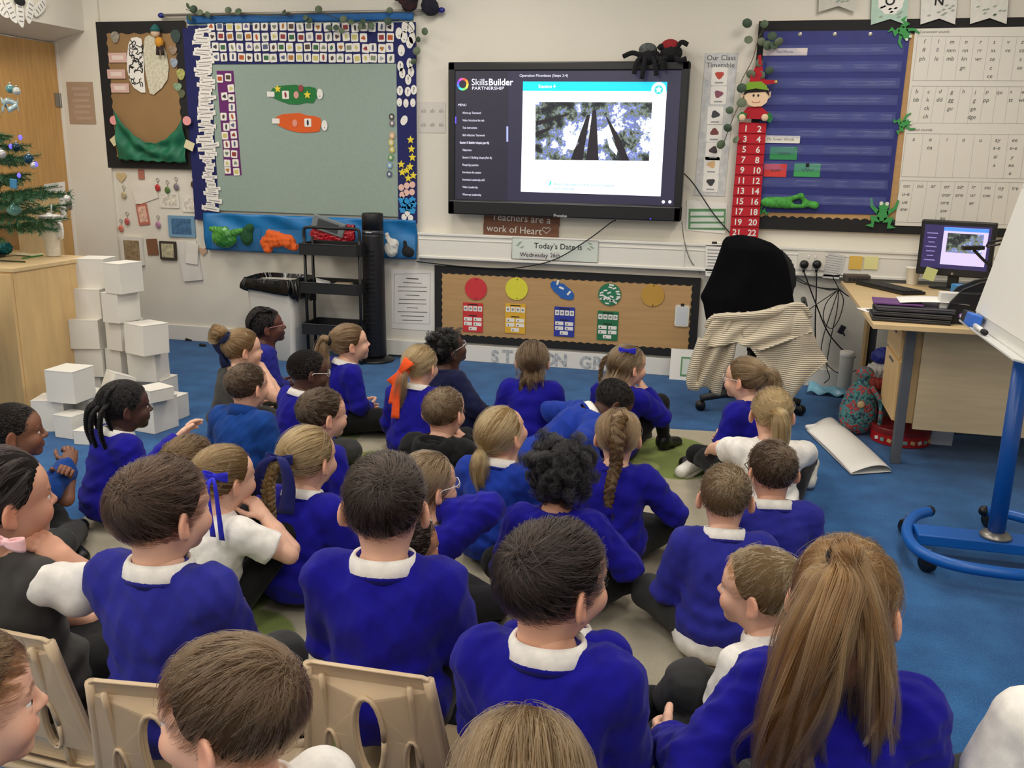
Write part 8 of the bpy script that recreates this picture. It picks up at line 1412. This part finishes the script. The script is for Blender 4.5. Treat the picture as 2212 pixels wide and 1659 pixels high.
Kid('girl with light brown ponytail in black scrunchie, seen in profile by the fan', 752, 738, 0.49, az=-42, hyaw=-8, hpitch=8, fine=1.2, skin=PALE, bottom=('trousers', 'black'), hair=dict(style='pony', col=(136, 104, 70), tie=(0, -0.100, 0.045), low=0.01, tails=[tl((-0.03, -0.01, 0.0), (-0.035, -0.03, -0.10), (0.0, -0.05, -0.22), (0.05, -0.07, -0.27), r=(0.016, 0.036, 0.040, 0.034, 0.014))], band=('hairtie', 0.020, 0.012)))
Kid('boy in white glasses with shaved head, blue jumper and white collar', 662, 797, 0.47, az=-34, hyaw=-8, hpitch=-6, skin=DEEP, fine=1.2, hair=dict(style='buzz', col=(30, 22, 20))).glasses((226, 224, 224))
k = Kid('child with pink glasses and dark cornrows at the back near the bin', 572, 702, 0.49, az=-44, hyaw=-8, hpitch=10, top=('sweater', 'royal_dull'), skin=(96, 58, 46), collar=False, fine=1.2, hair=dict(style='afro', col=(26, 20, 20), L=0.010, lift=0.07, curl=0.004, braids=[dict(local=True, path=[(sx*0.03, 0.045, 0.095), (sx*0.035, -0.03, 0.110), (sx*0.03, -0.09, 0.06), (sx*0.02, -0.10, 0.0)], r=(0.009, 0.008), per=9, ns=40) for sx in (-1.6, -0.6, 0.6, 1.6)])); k.glasses((206, 140, 140))
k = Kid('girl in dark grey pinafore with sandy bun in a navy scrunchie, chin on hand', 520, 750, 0.48, az=-32, hyaw=-8, top=('pinafore', 'dress'), bottom=('skirt', 'dress'), collar=False, arms=('lap', 'chin'), skin=PALE, fine=1.2, hair=dict(style='pony', col=(150, 112, 70), tie=(0, -0.085, 0.075), tails=[tl((-0.01, -0.01, 0.03), (-0.04, -0.01, 0.035), (-0.045, -0.01, 0.0), (-0.02, -0.02, 0.0), r=(0.02, 0.028, 0.028, 0.024, 0.01), frizz=0.015)], band=('scrunchie', 0.03, 0.02)))
k.bow((-0.075, -0.07, -0.01), 0.075, 'scrunchie', np.array(Matrix.Rotation(1.2, 3, 'Y')))
Kid('boy with short brown hair in a bright blue fleece', 530, 830, 0.48, az=-8, hyaw=-7, top=('fleece', 'fleece'), collar=False, fine=1.0, hair=dict(style='crop', col=(92, 72, 54)))
Kid('boy with tousled brown hair turned right, white collar, beside the blond braided girl', 692, 890, 0.48, az=-26, hyaw=-10, fine=1.0, skin=PALE, bottom=('trousers', 'black'), shoes='black', hair=dict(style='short', col=(84, 66, 48), L=0.03, lift=0.07))
Kid('boy with cropped fair hair in a black hoodie', 957, 886, 0.48, az=-8, hyaw=-4, top=('hoodie', 'black'), bottom=('trousers', 'black'), collar=False, arms=('lap', 'chin'), legs='cross', fine=1.0, hair=dict(style='crop', col=(134, 108, 78)))
Kid('boy bending forward over the carpet, head lowered, dark close-cropped hair', 1325, 862, 0.37, az=-62, lean=52, hpitch=-40, skin=DEEP, top=('sweater', 'blue'), bottom=('trousers', 'charcoal'), legs='cross', arms=('knee', 'knee'), fine=1.0, hair=dict(style='afro', col=(26, 20, 18), L=0.006, lift=0.05, curl=0.004))
PL = dict(L=(on_z(1528, 990, 0.13), on_z(1505, 995, 0.07), on_z(1478, 1012, 0.045)), R=(on_z(1742, 988, 0.13), on_z(1752, 1000, 0.06), on_z(1748, 1034, 0.045)))
Kid('girl in white T-shirt with long blond ponytail, hands on her knees', 1668, 888, 0.48, az=4, hyaw=-1, top=('tee', 'white'), bottom=('leggings', 'black'), collar=False, arms=((on_z(1508, 968, 0.17), 'relaxed', (-0.9, -0.6, 0.2)), (on_z(1748, 972, 0.16), 'relaxed', (0.9, -0.6, 0.2))), legs=PL, shoes='white', fine=1.0, skin=PALE, sc=1.04, hair=dict(style='pony', col=BLOND, tie=(0.005, -0.096, 0.03), tails=[tl((0.015, -0.03, 0.005), (0.025, -0.045, -0.07), (0.02, -0.04, -0.16), r=(0.018, 0.032, 0.032, 0.012))], band=('blond', 0.016, 0.010)))
Kid('girl with light brown ponytail turned left before the office chair', 1613, 814, 0.47, az=52, hyaw=8, bottom=('leggings', 'black'), collar=False, fine=1.2, skin=PALE, hair=dict(style='pony', col=(142, 112, 76), tie=(0, -0.098, 0.05), tails=[tl((0.03, 0.0, 0.0), (0.045, -0.005, -0.05), (0.04, -0.01, -0.10), r=(0.012, 0.024, 0.028, 0.014), frizz=0.02)], band=('hairtie', 0.013, 0.007))).glasses((220, 200, 190))
# middle rows
Kid('girl with long French braid down her back and blue sweatshirt', 1335, 938, 0.48, az=2, hyaw=5, bottom=('skirt', 'darkskirt'), collar=False, fine=1.0, skin=PALE, arms=('lap', 'knee'), hair=dict(style='braided', col=(138, 106, 70), tie=(0, -0.10, -0.06), low=0.015, braids=[dict(path=[(0, 0.03, 0.165), (0, -0.012, 0.12), (0, -0.022, 0.06), (0, -0.018, 0.0), (-0.012, -0.035, -0.06), (-0.014, -0.045, -0.14), (0.004, -0.048, -0.22), (0.024, -0.048, -0.285)], r=(0.030, 0.015), per=9, tuft=0.07, ns=220)]))
Kid('child with thick black curly hair seen from behind', 1208, 1022, 0.48, az=2, hyaw=6, collar=False, fine=1.0, skin=OLIVE, bottom=('trousers', 'black'), sc=1.03, arms=('lap', 'knee'), hair=dict(style='afro', col=(16, 15, 17), L=0.034, lift=0.15, curl=0.012, n=3600))
Kid('girl with low blond ponytail tilting her head back to look up', 1080, 934, 0.48, az=-10, hyaw=-16, hpitch=24, top=('sweater', 'blue'), bottom=('trousers', 'charcoal'), fine=1.0, skin=PALE, hair=dict(style='pony', col=BLOND, tie=(-0.018, -0.098, -0.005), tails=[tl((0.0, -0.03, -0.01), (0.005, -0.04, -0.07), (0.035, -0.03, -0.15), r=(0.012, 0.032, 0.034, 0.012), frizz=0.012)], band=('hairtie', 0.014, 0.008)))
k = Kid('boy with cropped fair hair and sticking-out ears, white shirt tail showing', 1568, 1068, 0.485, az=6, hyaw=-4, top=('sweater', 'royal_dull'), fine=0.9, skin=PALE, hair=dict(style='crop', col=(132, 106, 74)))
v = Vol(k.J['pel']-0.2, k.J['pel']+0.16, 0.008); v.ell(k.J['pel']-np.array((0, 0, 0.035)), (0.135, 0.118, 0.075), k.Rb, k=0.01); v.fold(4, 0.003); v.F = np.maximum(v.F, (0.012-v.ax[2])[None, None, :]); V, Q = v.net(); k.put('shirt_tail', V, Q, CLOTH('white', 'polo'))
Kid('boy in black glasses with cropped brown hair, in front of the white T-shirt girl', 1670, 1012, 0.485, az=12, hyaw=6, top=('sweater', 'royal_dull'), fine=0.9, skin=FAIR, hair=dict(style='crop', col=(84, 64, 46))).glasses((20, 20, 22))
kn = on_z(1490, 1475, 0.25); an = on_z(1420, 1550, 0.045)
Kid('fair-haired boy in white polo shirt turned left, half hidden by the ponytail girl', 1652, 1268, 0.50, az=50, hyaw=16, top=('polo', 'white'), fine=0.6, skin=PALE, legs=dict(L=(on_z(1440, 1600, 0.12), on_z(1560, 1590, 0.06), on_z(1600, 1600, 0.05)), R=(kn, an, an+np.array((-0.09, 0.03, -0.01)))), hair=dict(style='short', col=(150, 122, 84), L=0.03, lift=0.07))
k = Kid('girl with blond braid under a big navy ribbon', 662, 985, 0.49, az=-8, hyaw=-6, fine=0.9, skin=PALE, sc=1.05, bottom=('skirt', 'darkskirt'), hair=dict(style='pony', col=(176, 142, 92), tie=(-0.03, -0.095, 0.02), low=0.01, braids=[dict(path=[(0, 0, 0), (-0.01, -0.03, -0.01), (-0.02, -0.04, -0.07), (-0.012, -0.045, -0.16), (0.0, -0.04, -0.22)], r=(0.026, 0.016), per=5, ns=220)]))
k.bow((-0.035, -0.125, 0.045), 0.05, 'ribbon', tails=[dict(path=[(0.01, -0.01, 0.01), (0.035, -0.03, -0.01), (0.045, -0.03, -0.08), (0.03, -0.03, -0.17)], w=0.055), dict(path=[(-0.01, -0.01, 0.01), (-0.04, -0.02, -0.01), (-0.065, -0.02, -0.06), (-0.075, -0.02, -0.12)], w=0.05)])
k = Kid('girl in white polo shirt with blue patterned ribbon, cheek on hand', 480, 1026, 0.49, az=-20, hyaw=-4, top=('polo', 'white'), bottom=('leggings', 'black'), collar=False, arms=('lap', 'cheek'), legs='up', fine=0.9, skin=PALE, hair=dict(style='pony', col=(140, 108, 68), tie=(0, -0.092, 0.05), tails=[tl((-0.02, -0.02, 0.0), (-0.03, -0.03, -0.07), (-0.02, -0.02, -0.15), r=(0.014, 0.022, 0.022, 0.01))]))
k.bow((0.040, -0.112, 0.055), 0.045, 'bowblue', tails=[dict(path=[(0, -0.01, 0), (0.02, -0.035, -0.01), (0.03, -0.04, -0.10), (0.035, -0.04, -0.18)], w=0.018), dict(path=[(0, -0.01, 0), (0.0, -0.04, -0.02), (0.005, -0.045, -0.10), (0.01, -0.045, -0.17)], w=0.018), dict(path=[(0, -0.01, 0), (-0.02, -0.03, -0.02), (-0.03, -0.03, -0.06)], w=0.016)])
Kid('child with brown hair almost hidden behind the bowl-cut boy', 405, 1000, 0.45, az=-15, hyaw=0, fine=1.0, skin=PALE, arms=((on_z(384, 950, 0.45), 'relaxed', (-0.8, -0.3, -0.4)), 'lap'), hair=dict(style='short', col=(112, 84, 54), L=0.05, lift=0.08))
k = Kid('girl with black braids and blue sweatshirt beside the white boxes', 264, 872, 0.48, az=-30, hyaw=-8, skin=(74, 46, 38), collar=True, fine=1.0, hair=dict(style='afro', col=(18, 15, 16), L=0.008, lift=0.06, curl=0.004, braids=[dict(local=True, path=[(x0, y0, z0), (x0*1.6, y0-0.04, z0-0.03), (x0*1.7, y0-0.05, z0-0.10), (x0*1.5, y0-0.035, z0-0.17)], r=(0.011, 0.008), per=8, ns=50, tuft=0.01) for x0, y0, z0 in ((-0.055, -0.04, 0.05), (-0.05, -0.07, 0.03), (-0.02, -0.085, 0.03), (0.02, -0.085, 0.03), (0.05, -0.065, 0.04), (0.03, -0.03, 0.10))]))
hl_, hr_ = on_z(140, 1030, 0.28), on_z(150, 1005, 0.30)
Kid('boy at the left edge with clasped hands, blue fleece and shaved dark hair', 24, 925, 0.49, az=-44, hyaw=-2, top=('fleece', 'fleece'), skin=BROWN, collar=False, arms=((hl_, 'curled'), (hr_, 'curled')), fine=1.0, hair=dict(style='buzz', col=(34, 26, 22)))
k = Kid('girl with frizzy light brown hair and glasses, arm raised, behind the boy in the middle', 918, 1042, 0.48, az=-22, hyaw=-12, fine=0.9, skin=PALE, arms=('lap', (on_z(955, 1108, 0.40), 'relaxed', (1, -0.4, -0.4))), bottom=('skirt', 'darkskirt'), hair=dict(style='half', col=(132, 104, 72), low=0.02, loose=160, loosepath=0.10)); k.glasses((226, 222, 216))
Kid('boy with cropped dark hair, mostly hidden behind the middle front boy', 868, 1180, 0.47, az=-20, hyaw=-14, fine=0.9, skin=(176, 122, 92), hair=dict(style='crop', col=(44, 32, 26)))
Kid('child in blue jumper hidden behind the dark-haired boy turned to the side', 1228, 1258, 0.47, az=0, fine=1.0, hair=dict(style='crop', col=BRN), bottom=('trousers', 'black'))
# front rows on chairs
Kid('boy with brown bowl-cut hair and white collar, on the left-hand school chair', 340, 1094, 0.80, az=-2, hyaw=-14, seat=0.275, sc=1.0, lean=-3, legs='chair', fine=0.5, skin=PALE, top=('sweater', 'royal_dull'), group=CHAIRG, hair=dict(style='short', col=(66, 46, 32), L=0.058, lift=0.10))
Kid('boy with dark hair and ears showing, in the middle of the front row', 831, 1083, 0.80, az=6, hyaw=7, seat=0.275, sc=1.03, lean=-3, legs='chair', fine=0.5, skin=PALE, group=CHAIRG, hair=dict(style='short', col=(48, 36, 28), L=0.045, lift=0.08))
Kid('boy with thick dark brown hair turned right, wide white collar', 1188, 1246, 0.80, az=-4, hyaw=-30, seat=0.275, sc=1.0, lean=-2, legs='chair', fine=0.5, skin=FAIR, group=CHAIRG, arms=('lap', 'lap'), hair=dict(style='short', col=(40, 29, 23), L=0.055, lift=0.11))
k = Kid('girl in dark pinafore with white puff sleeve, long dark hair and pink bow', -10, 1070, 0.79, az=-16, hyaw=-11, seat=0.275, sc=1.0, lean=-9, legs='chair', fine=0.5, skin=(206, 152, 124), top=('pinafore', 'dress'), bottom=('skirt', 'black'), collar=False, arms=('lap', 'cheek'), group=CHAIRG, hair=dict(style='pony', col=(34, 26, 24), low=0.02, tie=(-0.01, -0.095, -0.035), tails=[tl((0.0, -0.03, -0.04), (-0.005, -0.04, -0.12), (-0.01, -0.04, -0.25), r=(0.03, 0.035, 0.03, 0.015))]))
k.bow((0.088, -0.088, -0.035), 0.045, 'pink'); J = k.J
for kk in 'LR':
    v = Vol(J['sh'+kk]-0.14, J['sh'+kk]+0.14, 0.006); q = J['sh'+kk]+(J['el'+kk]-J['sh'+kk])*0.40; v.ell(q, (0.054, 0.052, 0.056), k=0.02); v.ell(J['sh'+kk], (0.046, 0.046, 0.042), k=0.03); v.fold(5, 0.0035, (0.05, 0.12), 7); V, Q = v.net(); k.put('puff_sleeve', V, Q, CLOTH('white', 'polo'))
Kid('boy with light brown hair turned left at the bottom, white shirt', 508, 1528, 0.745, az=58, hyaw=30, seat=0.25, sc=1.0, legs='cross', fine=0.4, skin=PALE, top=('polo', 'white'), group='children nearest the camera', hair=dict(style='short', col=(96, 72, 48), L=0.055, lift=0.10), dz=0)
Kid('boy with brown hair at the lower left corner, facing right', -112, 1520, 0.76, az=-30, hyaw=-6, seat=0.27, sc=1.0, legs='cross', fine=0.4, skin=PALE, top=('sweater', 'fleece'), collar=False, group='children nearest the camera', hair=dict(style='short', col=(98, 72, 46), L=0.05, lift=0.10))
Kid('child with parted dark blond hair, only the crown of the head in view', 1130, 1722, 0.75, az=4, hyaw=6, seat=0.25, sc=1.04, legs='cross', fine=0.4, skin=PALE, group='children nearest the camera', hair=dict(style='half', col=(128, 100, 66), low=0.03, loose=120, loosepath=0.10))
hl_ = on_z(1440, 1605, 0.46)
Kid('girl with a high honey-blond ponytail falling over her back, nearest on the right', 1826, 1290, 0.80, az=-4, hyaw=-12, seat=0.285, sc=1.0, legs='cross', fine=0.4, skin=PALE, collar=False, arms=((hl_, 'relaxed', (-0.6, -0.2, -0.8)), 'lap'), group='children nearest the camera',
    hair=dict(style='pony', col=(142, 102, 60), tie=(0.0, -0.055, 0.104), low=0.02, n=3600, tailn=2600, band=('hairtie', 0.021, 0.012), tails=[tl((-0.005, -0.045, 0.012), (-0.03, -0.085, -0.06), (-0.05, -0.10, -0.16), (-0.07, -0.10, -0.27), (-0.06, -0.10, -0.34), r=(0.014, 0.032, 0.046, 0.050, 0.040, 0.010), frizz=0.025), tl((0.012, -0.035, 0.0), (0.035, -0.065, -0.07), (0.05, -0.07, -0.18), (0.055, -0.06, -0.25), r=(0.006, 0.016, 0.02, 0.02, 0.01), frizz=0.02)]))
Kid('child in white polo shirt cut off at the right edge', 2440, 1330, 0.84, az=4, hyaw=-4, seat=0.30, sc=1.08, legs='chair', fine=0.6, skin=PALE, top=('polo', 'white'), collar=True, group='children nearest the camera', hair=dict(style='short', col=BRN, L=0.04, lift=0.08))
# lettering and fine print cannot be picked apart piece by piece
for o in bpy.data.objects:
    if o.parent and o.name.split('.')[0] in ('lettering', 'print', 'leaf_print', 'ruled_lines', 'writing', 'squiggles', 'hair_strands', 'number'): o['kind'] = 'stuff'
